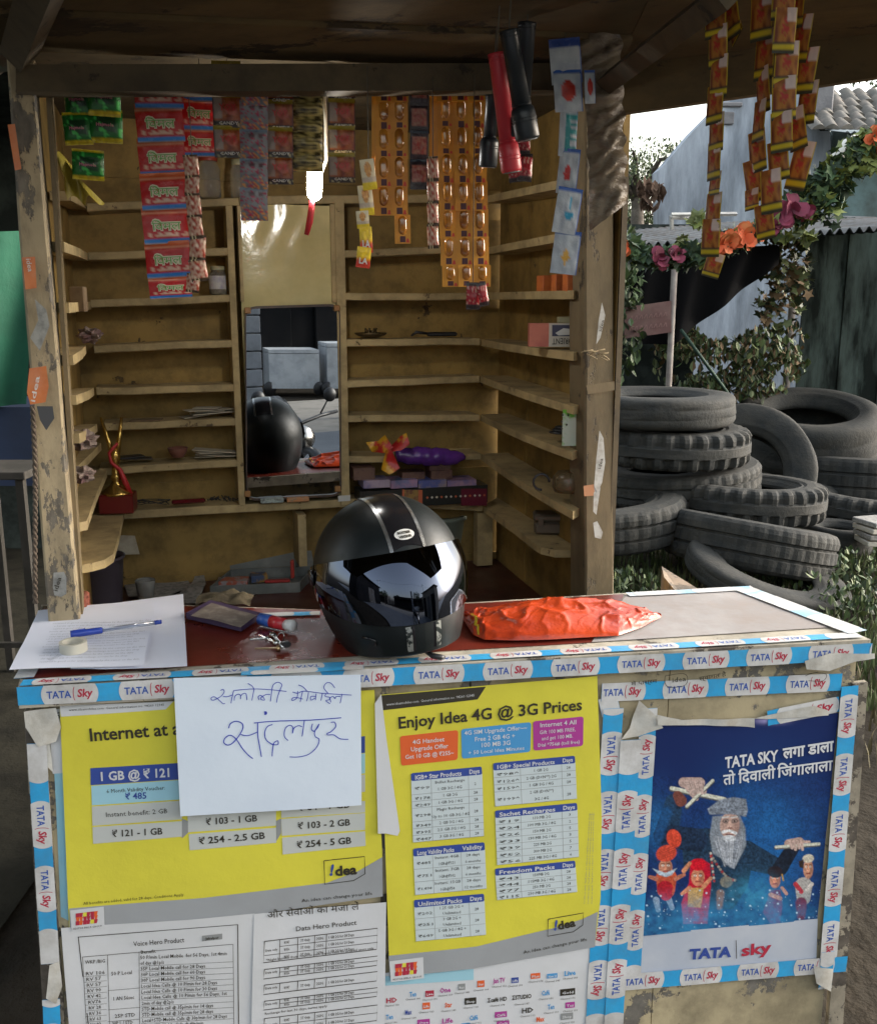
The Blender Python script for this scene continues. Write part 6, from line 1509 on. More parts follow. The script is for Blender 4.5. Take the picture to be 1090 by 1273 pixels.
# glue tube: blue shoulder, red body, white cap
gt = empty('glue_tube', T(345, 772), 'small red white and blue glue tube lying on the red tabletop', 'glue tube'); A_, B_ = T(322, 769, .010), T(366, 779, .010); d = B_ - A_; k = A_.y / F
mb = MB(); mb.tube([A_, A_ + d * .05, A_ + d * .38], [4 * k, 8 * k, 8.5 * k], 14); mb.build('tube_foot', mat('tube_blue', (.03, .10, .38), .3), gt)
mb = MB(); mb.tube([A_ + d * .37, A_ + d * .75], [8.5 * k, 8 * k], 14); mb.build('tube_body', mat('tube_red', (.50, .03, .04), .3), gt)
mb = MB(); mb.tube([A_ + d * .74, A_ + d * .95, B_], [6.5 * k, 8 * k, 6.5 * k], 14); mb.build('cap', mat('tube_white', (.65, .66, .65), .35), gt)
# keys
STEEL = mat('steel', (.45, .44, .42), .22, metal=1.0); ks = empty('keys', T(335, 797), 'bunch of keys with a black fob lying on the red tabletop', 'keys')
mb = MB(); mb.tube([T(345, 792, .004) + V(.012 * math.cos(a_), .012 * math.sin(a_), .006 * math.sin(a_ * 2)) for a_ in [i * .45 for i in range(15)]], .0011, 6); mb.build('key_ring', STEEL, ks)
def key(a, b, m, nm='key', w_=3.2):
    A_, B_ = T(*a, .004), T(*b, .006); d = B_ - A_; k = A_.y / F; mb = MB(); sd = d.normalized().cross(V(0, 0, 1)) * w_ * k
    mb.prism([A_ - sd, A_ + d * .6 - sd * .55, B_ - sd * .5, B_ + sd * .5, A_ + d * .6 + sd * .4, A_ + sd], [p + V(0, 0, .002) for p in (A_ - sd, A_ + d * .6 - sd * .55, B_ - sd * .5, B_ + sd * .5, A_ + d * .6 + sd * .4, A_ + sd)]); mb.tube([A_ - d * .02, A_ + d * .14], [4 * k, 4.6 * k], 10); mb.build(nm, m, ks)
key((334, 794), (311, 796), STEEL); key((348, 806), (317, 807), mat('brass', (.42, .30, .16), .3, metal=1.0), 'key', 2.4); key((345, 800), (322, 790), STEEL); key((338, 788), (352, 806), STEEL)
mb = MB(); mb.box(T(355, 801, .006), (.018, .014, .010), 0, RZ(.5).to_3x3(), .003); mb.build('key_fob', BLK, ks)
# brick at the foot of the left post
slab(hz(88, 760, ZT + .001), .07, .05, .035, R(10), 'brick', mat('worn_brick', (.22, .06, .035), .9, col2=(.13, .045, .03), scale=30, bump=.003, bscale=60), 'broken red brick at the foot of the left post', 'brick', bev=.005)
# ---- red orange carrier bag
BAG = mat('orange_bag_film', (.52, .055, .010), .32, col2=(.34, .030, .008), scale=7, bump=.0025, bscale=22, spec=.5)
front = [(575, 770), (588, 790), (602, 796), (640, 797), (680, 796), (730, 793), (768, 791), (796, 781), (821, 768)]
rear = [(575, 764), (590, 762), (604, 760), (640, 756), (680, 751), (730, 751), (770, 753), (800, 758), (821, 766)]
hts = [.009, .019, .024, .031, .036, .033, .026, .014, .003]
def lerp_l(L_, t):
    k = t * (len(L_) - 1); i = min(int(k), len(L_) - 2); s_ = k - i
    return tuple(a + (b - a) * s_ for a, b in zip(L_[i], L_[i + 1])) if isinstance(L_[0], tuple) else L_[i] + (L_[i + 1] - L_[i]) * s_
mb = MB()
def bagf(i, j):
    a_, b_ = lerp_l(front, i), lerp_l(rear, i); A_, B_ = T(*a_), T(*b_); H_ = lerp_l(hts, i)
    p = A_.lerp(B_, j); e_ = math.sin(math.pi * j) ** .55 if 0 < j < 1 else 0
    r1 = abs(noise.noise((i * 7 + j * 2, j * 3 - i * 2, 1))); r2 = abs(noise.noise((i * 16 - j * 4, j * 6, 7))); r3 = noise.noise((i * 3, j * 2, 9))
    cr = sum(a_k * max(0, 1 - abs(j - b_k - c_k * i) / w_k) for a_k, b_k, c_k, w_k in ((.006, .30, .30, .10), (-.005, .72, -.35, .08), (.005, .95, -.9, .10), (.004, .15, .75, .07)))
    h_ = H_ * e_ * (1 + .25 * r3) + .0026 * max(0, 1 - r1 * 9) * min(1, e_ * 1.4) + .0012 * max(0, 1 - r2 * 7) * min(1, e_ * 1.4) - .006 * r1 * e_ + cr * min(1, e_ * 1.5) * min(1, H_ / .03)
    s_ = .004 * noise.noise((i * 20, j * 8, 3)) * e_
    return p + V(s_, s_, max(.0012 + (.0005 * j), h_))
mb.grid(bagf, 180, 70); bag = one(mb, 'carrier_bag', BAG, 'thin red orange plastic carrier bag lying flat beside the helmet', 'plastic bag')
mb = MB(); YB = mat('bag_yellow_print', (.60, .42, .02), .35)
def on_bag(i0, i1, j0, j1, n=8):
    mb.grid(lambda a, b: bagf(i0 + (i1 - i0) * a, j0 + (j1 - j0) * b) + V(0, -.001, .0012), n, n)
on_bag(.085, .125, .35, .62); on_bag(.13, .165, .18, .4); on_bag(.17, .19, .02, .22)
mb.build('bag_print', YB, bag)
# ---- helmet
hc = T(491, 812); HY = R(21)
hcen = V(hc.x - .018, hc.y + .108, ZT + .004 + .122)
Mh = Matrix.Rotation(HY, 3, 'Z') @ Matrix.Rotation(R(-9), 3, 'X') @ Matrix.Rotation(R(-5), 3, 'Y')
ha, hb_, hh, hl = .132, .153, .136, .126
def sh(th, z, off=0.0):
    fr = max(0, math.cos(th))
    if z >= 0: r_ = math.sqrt(max(0, 1 - (z / hh) ** 2)); yo = 0
    else:
        q_ = -z / hl; r_ = 1 - (.24 - .16 * fr) * q_ ** 2.1; yo = -.020 * fr * math.sin(math.pi * min(1, q_ * .75))
    n_ = V(math.sin(th) / ha, -math.cos(th) / hb_, z / hh / hh * ha if z > 0 else 0).normalized()
    return V(ha * r_ * math.sin(th), -hb_ * r_ * math.cos(th) + yo, z) + n_ * off
def W(p): return hcen + Mh @ p
HM = mat('helmet_matt_black', (.007, .010, .011), .42, spec=.32, rvar=.05, scale=40, bump=.00015, bscale=400); HG = mat('helmet_gloss_black', (.010, .010, .012), .2)
CHR = mat('helmet_silver_trim', (.55, .56, .56), .25, metal=.9, col2=(.3, .3, .3), scale=60)
VIS = mat('visor_smoke', (.060, .070, .095), .02, metal=1.0)
hel = empty('helmet', V(hcen.x, hcen.y, ZT + .003), 'black full face motorcycle helmet with a smoked visor and silver stripes', 'helmet')
mb = MB()
def shell(i, j):
    th = 2 * math.pi * i; t_ = j
    if t_ < .5: z = -hl * (1 - t_ / .5)
    else: z = hh * math.sin(math.pi / 2 * (t_ - .5) / .5)
    return W(sh(th, z))
mb.grid(shell, 72, 48)
# rolled lower edge
mb.grid(lambda i, j: W(sh(2 * math.pi * i, -hl) * 1.0 + V(-sh(2 * math.pi * i, -hl).x * .16 * j, -sh(2 * math.pi * i, -hl).y * .16 * j, -.004 * math.sin(math.pi * j) + .0 * j)), 72, 4)
mb.build('shell', HM, hel)
mb = MB()
def vis(i, j):
    th = R(-100 + 190 * i); e_ = math.cos(R(-100 + 190 * i) * .88); e_ = max(0, e_) ** .5
    zt_ = .018 + .030 * e_; zb_ = .006 - .079 * e_; z = zb_ + (zt_ - zb_) * j
    p_b, p_t = sh(th, zb_, .006), sh(th, zt_, .006); p = p_b.lerp(p_t, j); rad = V(p.x, p.y, 0).normalized()
    return W(p + (rad * .8 + V(0, 0, .3)) * .013 * e_ * math.sin(math.pi * j))
mb.grid(vis, 70, 20)
# visor rim thickness
for jj in (0, 1): mb.grid(lambda i, j, jj=jj: vis(i, jj).lerp(W(sh(R(-100 + 190 * i), (.018 + .030 * max(0, math.cos(R(-100 + 190 * i) * .88)) ** .5) if jj else (.006 - .079 * max(0, math.cos(R(-100 + 190 * i) * .88)) ** .5), .0)), j), 70, 1)
mb.build('visor', VIS, hel)
def crown(x, y0, y1, off, wd, m, nm, n=26):
    mb = MB(); vs = []
    for i in range(n + 1):
        y = y0 + (y1 - y0) * i / n
        for s_ in (-1, 1):
            xx = x + s_ * wd / 2; q_ = 1 - (xx / ha) ** 2 - (y / hb_) ** 2; z = hh * math.sqrt(max(.0, q_)); p = V(xx, y, z); vs.append(W(p + V(xx / ha ** 2, y / hb_ ** 2, z / hh ** 2).normalized() * off))
    mb.add(vs, [(2 * i, 2 * i + 1, 2 * i + 3, 2 * i + 2) for i in range(n)], 0, True); mb.build(nm, m, hel)
yf_ = -hb_ * .915
mbc = MB(); mbc.grid(lambda i, j: (lambda xx, y: W(V(xx, y, hh * math.sqrt(max(0, 1 - (xx / ha) ** 2 - (y / hb_) ** 2))) + V(xx / ha ** 2, y / hb_ ** 2, hh * math.sqrt(max(0, 1 - (xx / ha) ** 2 - (y / hb_) ** 2)) / hh ** 2).normalized() * .0008))(-.026 + .052 * i, yf_ + (.10 - yf_) * j), 10, 40); mbc.build('centre_stripe', HG, hel)
for s_ in (-1, 1): crown(.029 * s_, yf_, .10, .0016, .006, CHR, 'silver_stripe')
def chin(x0, x1, m, nm, off=.0012, z0=-.076, z1=-.120):
    mb = MB(); vs = []
    for i in range(11):
        z = z0 + (z1 - z0) * i / 10
        for xx in (x0, x1):
            th = math.asin(xx / ha); vs.append(W(sh(th, z, off)))
    mb.add(vs, [(2 * i, 2 * i + 1, 2 * i + 3, 2 * i + 2) for i in range(10)], 0, True); mb.build(nm, m, hel)
CHK = mat('chin_strip_pattern', (.42, .44, .42), .3, metal=.6, col2=(.04, .05, .05), scale=110, thr=(.48, .54))
chin(-.033, -.023, CHK, 'chin_stripe'); chin(.021, .031, CHK, 'chin_stripe'); chin(-.022, .020, HG, 'chin_panel', .0006)
# oval badge with black letters
def badge(u, v, off):
    y = -hb_ * .80 + .0 ; z = .072 + v; q_ = 1 - (u / ha) ** 2 - (z / hh) ** 2; y = -hb_ * math.sqrt(max(0, q_)); return W(V(u, y, z) + V(u / ha ** 2, y / hb_ ** 2, z / hh ** 2).normalized() * off)
mb = MB(); mb.add([badge(0, 0, .0016)] + [badge(.0175 * math.cos(a_), .0085 * math.sin(a_), .0016) for a_ in [i * math.pi / 12 for i in range(24)]], [(0, 1 + i, 1 + (i + 1) % 24) for i in range(24)]); mb.build('badge', mat('badge_white', (.62, .62, .60), .4), hel)
mb = MB()
for st, v0 in (('BOITBER', .0012), ('VIXENR', -.0052)):
    vs, fs, a0, a1 = text_mesh(st, .06, 2); mb.add([badge(-.0115 + (x - a0) / (a1 - a0) * .023, v0 + y * .0052, .0022) for x, y in vs], fs)
mb.build('badge_lettering', INK, hel)
for sd in (-1,):
    c = sh(R(88) * sd, .012, .009); mb = MB(); mb.lathe([(.016, 0), (.014, .003), (.004, .004)], W(c) - V(0, 0, 0), (Mh @ Matrix.Rotation(R(90) * sd, 3, 'Y')), 18); mb.build('visor_pivot', HG, hel)
mb = MB(); mb.tube([W(sh(R(-48), -.088, .002)), W(sh(R(-42), -.090, .003)), W(sh(R(-38), -.094, .002)), W(sh(R(-38), -.104, .002))], .0018, 6); mb.build('vent_lip', HG, hel)
mb = MB(); c = T(535, 818, .002); mb.tube([c + V(-.01, .02, .006), c + V(.004, 0, .004), c + V(.018, -.002, .002), c + V(.024, .004, .0)], [.004, .005, .005, .003], 6); mb.build('chin_strap', BLK, hel)
# ---- stickers and hanging rope on the left post; stains on the right one
OST = mat('orange_sticker', (.58, .17, .04), .5, col2=(.50, .13, .03), scale=20, dirt=.2, dscale=30, dcol=(.5, .4, .35)); GST = mat('grey_sticker', (.30, .30, .28), .7, col2=(.18, .18, .17), scale=50, bump=.001)
def pst(nm, pts, f, m, amp=.002, seed=0, txt=None, label=None):
    mb = MB(); S_ = Surf(hf(50, 400, f), V(.96, .28, 0), V(0, 0, 1), 0, amp, 30, seed)
    poly_px(mb, S_, pts, 0, 0, .008); o = mb.build(nm, m, kiosk); o['label'] = label or nm.replace('_', ' ')
    if txt:
        mt = MB(); text_px(mt, S_, txt[0], txt[1], txt[2], txt[3], .002, 0, .01, 2); mt.build('lettering', [txt[4]], o)
pst('sticker', [(10, 155), (19, 154), (27, 210), (19, 212)], 1.695, OST, .001, 1, None, 'orange sticker high on the left post')
pst('sticker', [(28, 320), (44, 319), (46, 358), (32, 360)], 1.70, OST, .001, 2, ('idea', (33, 322), (36, 338), 6, TWHT), 'orange sticker in the middle of the left post')
pst('sticker', [(37, 458), (58, 455), (61, 480), (57, 500), (38, 503), (34, 488)], 1.698, OST, .002, 3, ('idea', (44, 500), (50, 468), 6, TWHT), 'orange crumpled sticker low on the left post')
pst('sticker', [(44, 372), (58, 385), (62, 405), (50, 436), (38, 420), (48, 398)], 1.698, GST, .001, 4, None, 'grey foil scrap on the left post')
pst('sticker', [(67, 712), (80, 711), (83, 718), (83, 738), (77, 742), (68, 740), (66, 730)], 1.698, GST, .001, 5, ('idea', (72, 735), (77, 718), 6, INK), 'oval pale sticker at the foot of the left post')
pst('torn_foil', [(46, 505), (66, 505), (68, 520), (58, 535), (50, 522)], 1.698, mat('dark_foil', (.08, .08, .085), .4, metal=.5), .002, 6, None, 'dark torn foil on the left post')
def psr(nm, pts, m, seed, txt=None, label=None):
    mb = MB(); S_ = Surf(hf(745, 500, 2.048), V(.96, .28, 0), V(0, 0, 1), 0, .0012, 30, seed); poly_px(mb, S_, pts, 0, 0, .008); o = mb.build(nm, m, kiosk); o['label'] = label or nm
    if txt: mt = MB(); text_px(mt, S_, txt[0], txt[1], txt[2], txt[3], .002, 0, .01, 2); mt.build('lettering', [INK], o)
WST = mat('white_scraped_paint', (.44, .44, .42), .8, col2=(.30, .29, .26), scale=60)
psr('torn_paper', [(745, 535), (750, 545), (752, 575), (748, 600), (742, 612), (738, 604), (741, 570)], WST, 1, ('idea', (746, 583), (749, 570), 4), 'torn white paper strip on the right post'); psr('torn_paper', [(738, 604), (746, 606), (741, 640), (737, 636)], WST, 2, None, 'torn white paper strip on the right post'); psr('torn_paper', [(737, 650), (742, 648), (749, 662), (747, 670), (739, 668)], WST, 3, None, 'small white scrap on the right post')
psr('torn_paper', [(748, 376), (752, 392), (750, 402), (746, 420), (741, 428), (744, 398)], WST, 4, ('idea', (747, 412), (750, 398), 3.4), 'white torn strip high on the right post')
psr('sticker', [(725, 604), (738, 602), (739, 616), (726, 617)], mat('faded_orange', (.42, .20, .10), .7), 5, None, 'faded orange sticker on the right post')
STRAW = mat('straw_tie', (.36, .28, .16), .8); mb = MB()
for i in range(9): q_ = hf(722 + i * 3.4, 440 + rq.uniform(-5, 5), 2.035); mb.tube([q_, q_ + V(rq.uniform(.01, .03), -.004, rq.uniform(-.012, .012))], .0012, 5)
o = mb.build('straw_tie', STRAW, kiosk); o['kind'] = 'stuff'
mb = MB(); o_ = hf(754, 471, 2.03)
S_ = Surf(hf(745, 470, 2.05), V(.96, .28, 0), V(0, 0, 1)); mb = MB(); quad_px(mb, S_, [(728, 479), (763, 474), (763, 485), (730, 490)], .002, 0, 2, 2); o = mb.build('nailed_patch', POSTR, kiosk)
rope = MB(); pts = []; n_r = 150
for st in (0, 1):
    pts = []
    for i in range(n_r + 1):
        t_ = i / n_r; base_ = hf(41 + 5 * t_ + 1.5 * math.sin(t_ * 5), 505 + 245 * t_, 1.71); a_ = t_ * 95 + st * math.pi; pts.append(base_ + V(.0022 * math.cos(a_), .0022 * math.sin(a_), 0))
    rope.tube(pts, .0028, 6)
one(rope, 'rope', mat('jute_rope', (.10, .075, .055), .9, bump=.001, bscale=200), 'brown twisted rope hanging along the left post', 'rope')
# ================================================================ the yard to the right: tyres, grass, shed, old building
RUB = mat('tyre_rubber', (.010, .012, .012), .85, col2=(.022, .023, .021), scale=5, bump=.005, bscale=45, dirt=.6, dscale=7, dcol=(.045, .040, .030))
TYR = random.Random(5)
def tyre_data(Ro, wd, kind):
    """Cross section swept round: 0 worn smooth, 1 lugged shoulders, 2 ribbed."""
    mb = MB(); n = 120 if kind else 64; w2 = wd / 2; ri = Ro * .56
    prof = [(ri, -w2 * .55), (ri * 1.08, -w2 * .72), (Ro * .655, -w2 * .84), (Ro * .67, -w2 * .93), (Ro * .70, -w2 * .89), (Ro * .74, -w2 * .98), (Ro * .86, -w2), (Ro * .95, -w2 * .93), (Ro * .985, -w2 * .80)]
    tr = [(Ro, -w2 * .62), (Ro, -w2 * .38), (Ro * .975 if kind == 2 else Ro, -w2 * .34), (Ro * .975 if kind == 2 else Ro, -w2 * .26), (Ro * 1.004, -w2 * .22), (Ro * 1.004, 0)]
    prof = prof + tr + [(r, -z) for r, z in tr[::-1][1:]] + [(r, -z) for r, z in prof[::-1]] + [(ri * .99, w2 * .4), (Ro * .80, w2 * .72), (Ro * .93, w2 * .5), (Ro * .95, 0), (Ro * .93, -w2 * .5), (Ro * .80, -w2 * .72), (ri * .99, -w2 * .4)]
    m = len(prof)
    for i in range(n):
        a_ = 2 * math.pi * i / n
        for j, (r, z) in enumerate(prof):
            rr_ = r + (.006 * noise.noise((math.cos(a_) * 3, math.sin(a_) * 3, j * .6)) if j < 29 else 0)
            if kind == 1 and 6 <= j <= 11 and (i % 4) >= 2: rr_ -= .028 if j > 6 else .010
            if kind == 1 and 17 <= j <= 22 and ((i + 2) % 4) >= 2: rr_ -= .028 if j < 22 else .010
            if kind == 1 and 12 <= j <= 16: rr_ += .0
            if kind == 2 and 8 <= j <= 20 and (i % 3) == 0: rr_ -= .006
            mb.v.append(V(rr_ * math.cos(a_), rr_ * math.sin(a_), z))
    for i in range(n):
        for j in range(m):
            q = (i * m + j, ((i + 1) % n) * m + j, ((i + 1) % n) * m + (j + 1) % m, i * m + (j + 1) % m); mb.f.append(q); mb.m.append(0); mb.sm.append(kind == 0)
    o = mb.build('tyre', RUB, origin=(0, 0, 0)); me = o.data; bpy.data.objects.remove(o); return me
TY = [tyre_data(.5, .25, 0), tyre_data(.5, .25, 1), tyre_data(.5, .25, 2)]
def tyre(px, py, f, k, label, tilt=(0, 0), sc_=1.0, spin=0.0, zs_=1.0):
    o = bpy.data.objects.new('tyre', TY[k]); COL.objects.link(o); o.location = hf(px, py, f)
    o.rotation_euler = (R(tilt[0]), R(tilt[1]), spin); o.scale = (sc_, sc_, sc_ * zs_)
    tag(o, label, 'tyre', 'old lorry tyres dumped beside the kiosk'); return o
tyre(812, 506, 5.95, 0, 'smooth tyre on top of the left stack', (0, 0), .97, .4, .78)
tyre(826, 549, 5.95, 1, 'lugged tyre second from the top of the left stack', (1, 1), 1.02, .2, .86)
tyre(838, 594, 6.05, 2, 'ribbed tyre third in the left stack, tilted down to the left', (1, -4), 1.05, 0, .80)
tyre(740, 640, 5.6, 2, 'ribbed tyre at the bottom of the left stack, mostly behind the post', (0, -3), 1.05, .3, .95)
tyre(922, 588, 6.6, 0, 'pale dusty tyre standing on edge against the left stack', (66, 6), .97, -.38, .85)
bpy.data.objects[-1] if False else None
tyre(1002, 536, 7.4, 0, 'large tyre on top of the right hand pile, its hole showing', (13, -3), 1.07, 0, 1.5)
tyre(1056, 592, 7.2, 2, 'tyre under the large one at the right edge', (4, 4), 1.10, 2, 1.2)
tyre(927, 619, 5.75, 1, 'lugged tyre lying flat in the middle of the pile', (-2, 1.5), .92, 0, .95)
tyre(1085, 630, 6.5, 1, 'lugged tyre at the right edge below the large ones', (0, 3), .98, .5, .85)
tyre(1040, 668, 5.9, 0, 'small narrow tyre between the big ones at the right', (0, 2), .42, 0, 1.6)
tyre(930, 676, 5.35, 2, 'ribbed tyre leaning down to the right in front of the pile', (-9, 10), .95, 0, 1.15)
tyre(952, 716, 4.95, 0, 'half buried smooth tyre in the grass nearest the counter', (8, 13), .86, 0, .6)
tyre(870, 655, 6.9, 0, 'tyre in shadow at the bottom behind the lugged one', (0, 0), 1.0, .7, .9)
# concrete block behind the counter corner
e0, e1 = hz(826, 745, .42), hz(905, 745, .42)
mb = MB(); a_, b_ = hf(822, 706, 2.9), hf(902, 736, 2.55)
a_.z = hf(830, 704, 2.9).z; mb.prism([V(a_.x, a_.y, .1), V(b_.x, b_.y, .1), V(b_.x - .10, b_.y - .08, .1), V(a_.x - .02, a_.y - .12, .1)], [a_, V(b_.x, b_.y, a_.z - .015), V(b_.x - .10, b_.y - .08, a_.z - .02), V(a_.x - .02, a_.y - .12, a_.z)])
one(mb, 'wooden_crate', wood_mat('crate_wood', (.36, .27, .19), (.15, .12, .09), wear=.5), 'weathered wooden box end just behind the right end of the counter', 'crate')
# grass
GR = [mat('grass_green', (.055, .085, .025), .8, col2=(.09, .10, .04), scale=3), mat('grass_dry', (.10, .085, .045), .9, col2=(.06, .058, .03), scale=3)]
def grass(name, m, n, seed, box, hmax, label):
    rg_ = np.random.RandomState(seed); vs = []; fs = []
    for i in range(n):
        x = box[0] + (box[1] - box[0]) * rg_.rand(); y = box[2] + (box[3] - box[2]) * rg_.rand()
        if noise.noise((x * 1.7, y * 1.7, seed)) < -.12: continue
        a_ = rg_.rand() * 6.28; h_ = hmax * (.35 + .65 * rg_.rand()); w_ = .004 + .004 * rg_.rand(); l = .5 * h_ * rg_.rand(); b = len(vs); c_, s_ = math.cos(a_), math.sin(a_)
        vs += [(x - s_ * w_, y + c_ * w_, -.01), (x + s_ * w_, y - c_ * w_, -.01), (x + c_ * l * .4 - s_ * w_ * .7, y + s_ * l * .4 + c_ * w_ * .7, h_ * .55), (x + c_ * l * .4 + s_ * w_ * .7, y + s_ * l * .4 - c_ * w_ * .7, h_ * .55), (x + c_ * l, y + s_ * l, h_)]
        fs += [(b, b + 1, b + 3, b + 2), (b + 2, b + 3, b + 4)]
    me = bpy.data.meshes.new(name); me.from_pydata(vs, [], fs); me.materials.append(m); o = bpy.data.objects.new(name, me); COL.objects.link(o); tag(o, label, 'grass', None, 'stuff')
grass('grass', GR[0], 26000, 1, (.5, 6.5, 3.0, 8.5), .11, 'low green grass and weeds round the tyres')
grass('dry_grass', GR[1], 16000, 2, (.5, 5.5, 3.0, 8.5), .09, 'dry yellow grass beside the post and round the tyres')
# weeds with broad leaves
def leafcloud(name, m, cen, rad, n, sz, seed, label, cat, parent=None, kind=None, flat_=1.0, shape=None, buildp=None, five=False):
    rg_ = random.Random(seed); vs = []; fs = []; k = 0
    while k < n:
        d = V(rg_.uniform(-1, 1), rg_.uniform(-1, 1), rg_.uniform(-1, 1))
        if d.length > 1: continue
        if noise.noise(V(d.x * 2.2, d.y * 2.2, d.z * 2.2) + V(seed, 0, 0)) < -.08: k += .3; continue
        if shape and not shape(d): k += .1; continue
        k += 1
        p = V(cen[0] + d.x * rad[0], cen[1] + d.y * rad[1], cen[2] + d.z * rad[2])
        M_ = Matrix.Rotation(rg_.uniform(0, 6.28), 3, 'Z') @ Matrix.Rotation(rg_.uniform(-1.2, 1.2), 3, 'X'); s_ = sz * rg_.uniform(.5, 1.2); b = len(vs)
        if five:
            pts = [(0, -.5), (.22, -.15), (.55, -.1), (.3, .12), (.35, .5), (0, .28), (-.35, .5), (-.3, .12), (-.55, -.1), (-.22, -.15)]
            vs += [tuple(p + M_ @ V(x * s_, .1 * s_ * abs(x), y * s_)) for x, y in pts]; fs.append(tuple(range(b, b + 10)))
        else:
            vs += [tuple(p + M_ @ V(x * s_, c_ * s_, y * s_)) for x, c_, y in ((0, 0, -.5), (.28, .06, -.1), (.2, .06, .25), (0, 0, .5), (-.2, .06, .25), (-.28, .06, -.1))]; fs += [(b, b + 1, b + 2, b + 3), (b, b + 3, b + 4, b + 5)]
    me = bpy.data.meshes.new(name); org = Vector(cen) if parent is None else wpos(parent)
    me.from_pydata([tuple(Vector(v) - org) for v in vs], [], fs); 
    for q in (m if isinstance(m, list) else [m]): me.materials.append(q)
    if isinstance(m, list): me.polygons.foreach_set('material_index', [rg_.randrange(len(m)) if True else 0 for _ in fs])
    o = bpy.data.objects.new(name, me); COL.objects.link(o)
    if parent is not None: o.parent = parent; o.location = org - wpos(parent)
    else: o.location = org
    return tag(o, label, cat, None, kind)
LV = [mat('leaf_green', (.05, .085, .025), .55), mat('leaf_dark', (.025, .04, .018), .6), mat('leaf_dry', (.14, .09, .045), .8), mat('leaf_pale', (.12, .15, .06), .6)]
for i, (x, y, z_, r_, s_) in enumerate(((950, 700, .12, .22, 11), (1045, 725, .12, .3, 12), (1060, 700, .12, .3, 13), (905, 690, .1, .12, 14), (775, 735, .08, .2, 15), (1075, 755, .10, .25, 16))):
    p = hz(x, y, z_); leafcloud('weed', LV[:2] + [LV[3]], (p.x, p.y, .10), (r_, r_, .10), 260, .05, s_, ('leafy green weed in front of the leaning tyre', 'leafy green weed right of the half buried tyre', 'leafy weed at the right edge below the small tyre', 'small weed in the gap left of the leaning tyre', 'dry weed at the foot of the right post', 'leafy weed at the right edge beside the counter corner')[i], 'weed', kind='stuff')
# ---- tin roofed shed
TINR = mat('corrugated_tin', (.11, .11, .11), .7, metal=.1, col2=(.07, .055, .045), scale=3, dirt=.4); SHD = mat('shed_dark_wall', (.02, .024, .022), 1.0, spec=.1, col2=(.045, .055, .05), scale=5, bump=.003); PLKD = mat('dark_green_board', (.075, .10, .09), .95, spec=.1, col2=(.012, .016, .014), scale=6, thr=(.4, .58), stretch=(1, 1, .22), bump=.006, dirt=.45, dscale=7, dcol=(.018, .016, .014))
POLE = mat('rusty_pole', (.13, .11, .10), .7, col2=(.2, .18, .16), scale=12)
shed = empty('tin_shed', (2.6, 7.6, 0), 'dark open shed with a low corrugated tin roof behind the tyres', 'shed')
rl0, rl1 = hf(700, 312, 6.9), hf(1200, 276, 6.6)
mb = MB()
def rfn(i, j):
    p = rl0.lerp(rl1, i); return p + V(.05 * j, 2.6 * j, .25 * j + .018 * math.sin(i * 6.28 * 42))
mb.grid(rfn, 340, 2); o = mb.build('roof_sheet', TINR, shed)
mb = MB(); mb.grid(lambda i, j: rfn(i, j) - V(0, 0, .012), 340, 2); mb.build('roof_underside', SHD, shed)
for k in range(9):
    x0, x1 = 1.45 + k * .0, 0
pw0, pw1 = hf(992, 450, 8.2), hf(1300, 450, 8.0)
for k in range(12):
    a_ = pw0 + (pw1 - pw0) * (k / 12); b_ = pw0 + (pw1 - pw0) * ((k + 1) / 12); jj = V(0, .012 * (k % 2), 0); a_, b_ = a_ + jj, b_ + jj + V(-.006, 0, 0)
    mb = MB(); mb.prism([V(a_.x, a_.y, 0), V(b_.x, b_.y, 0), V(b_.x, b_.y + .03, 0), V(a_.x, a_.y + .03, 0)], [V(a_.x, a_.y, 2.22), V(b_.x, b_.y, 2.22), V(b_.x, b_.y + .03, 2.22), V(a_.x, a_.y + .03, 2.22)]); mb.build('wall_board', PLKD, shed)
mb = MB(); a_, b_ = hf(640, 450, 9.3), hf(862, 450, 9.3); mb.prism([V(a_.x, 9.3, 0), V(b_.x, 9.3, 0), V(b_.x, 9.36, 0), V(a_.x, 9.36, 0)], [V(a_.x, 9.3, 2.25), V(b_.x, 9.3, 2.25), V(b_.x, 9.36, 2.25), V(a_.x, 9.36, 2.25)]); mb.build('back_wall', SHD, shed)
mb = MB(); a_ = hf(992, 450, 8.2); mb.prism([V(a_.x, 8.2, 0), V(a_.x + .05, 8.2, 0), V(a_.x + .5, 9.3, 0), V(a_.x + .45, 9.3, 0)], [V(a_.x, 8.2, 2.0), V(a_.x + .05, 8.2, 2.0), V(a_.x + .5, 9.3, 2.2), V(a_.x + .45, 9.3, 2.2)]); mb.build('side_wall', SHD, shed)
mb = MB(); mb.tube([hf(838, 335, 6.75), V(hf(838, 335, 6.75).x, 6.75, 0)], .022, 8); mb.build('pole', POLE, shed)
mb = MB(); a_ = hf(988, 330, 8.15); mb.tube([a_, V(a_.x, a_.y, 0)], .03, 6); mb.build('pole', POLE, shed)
mb = MB(); mb.tube([hf(846, 410, 6.9), hf(905, 490, 7.1)], .012, 6); mb.build('strut', mat('green_pole', (.012, .04, .028), .7), shed)
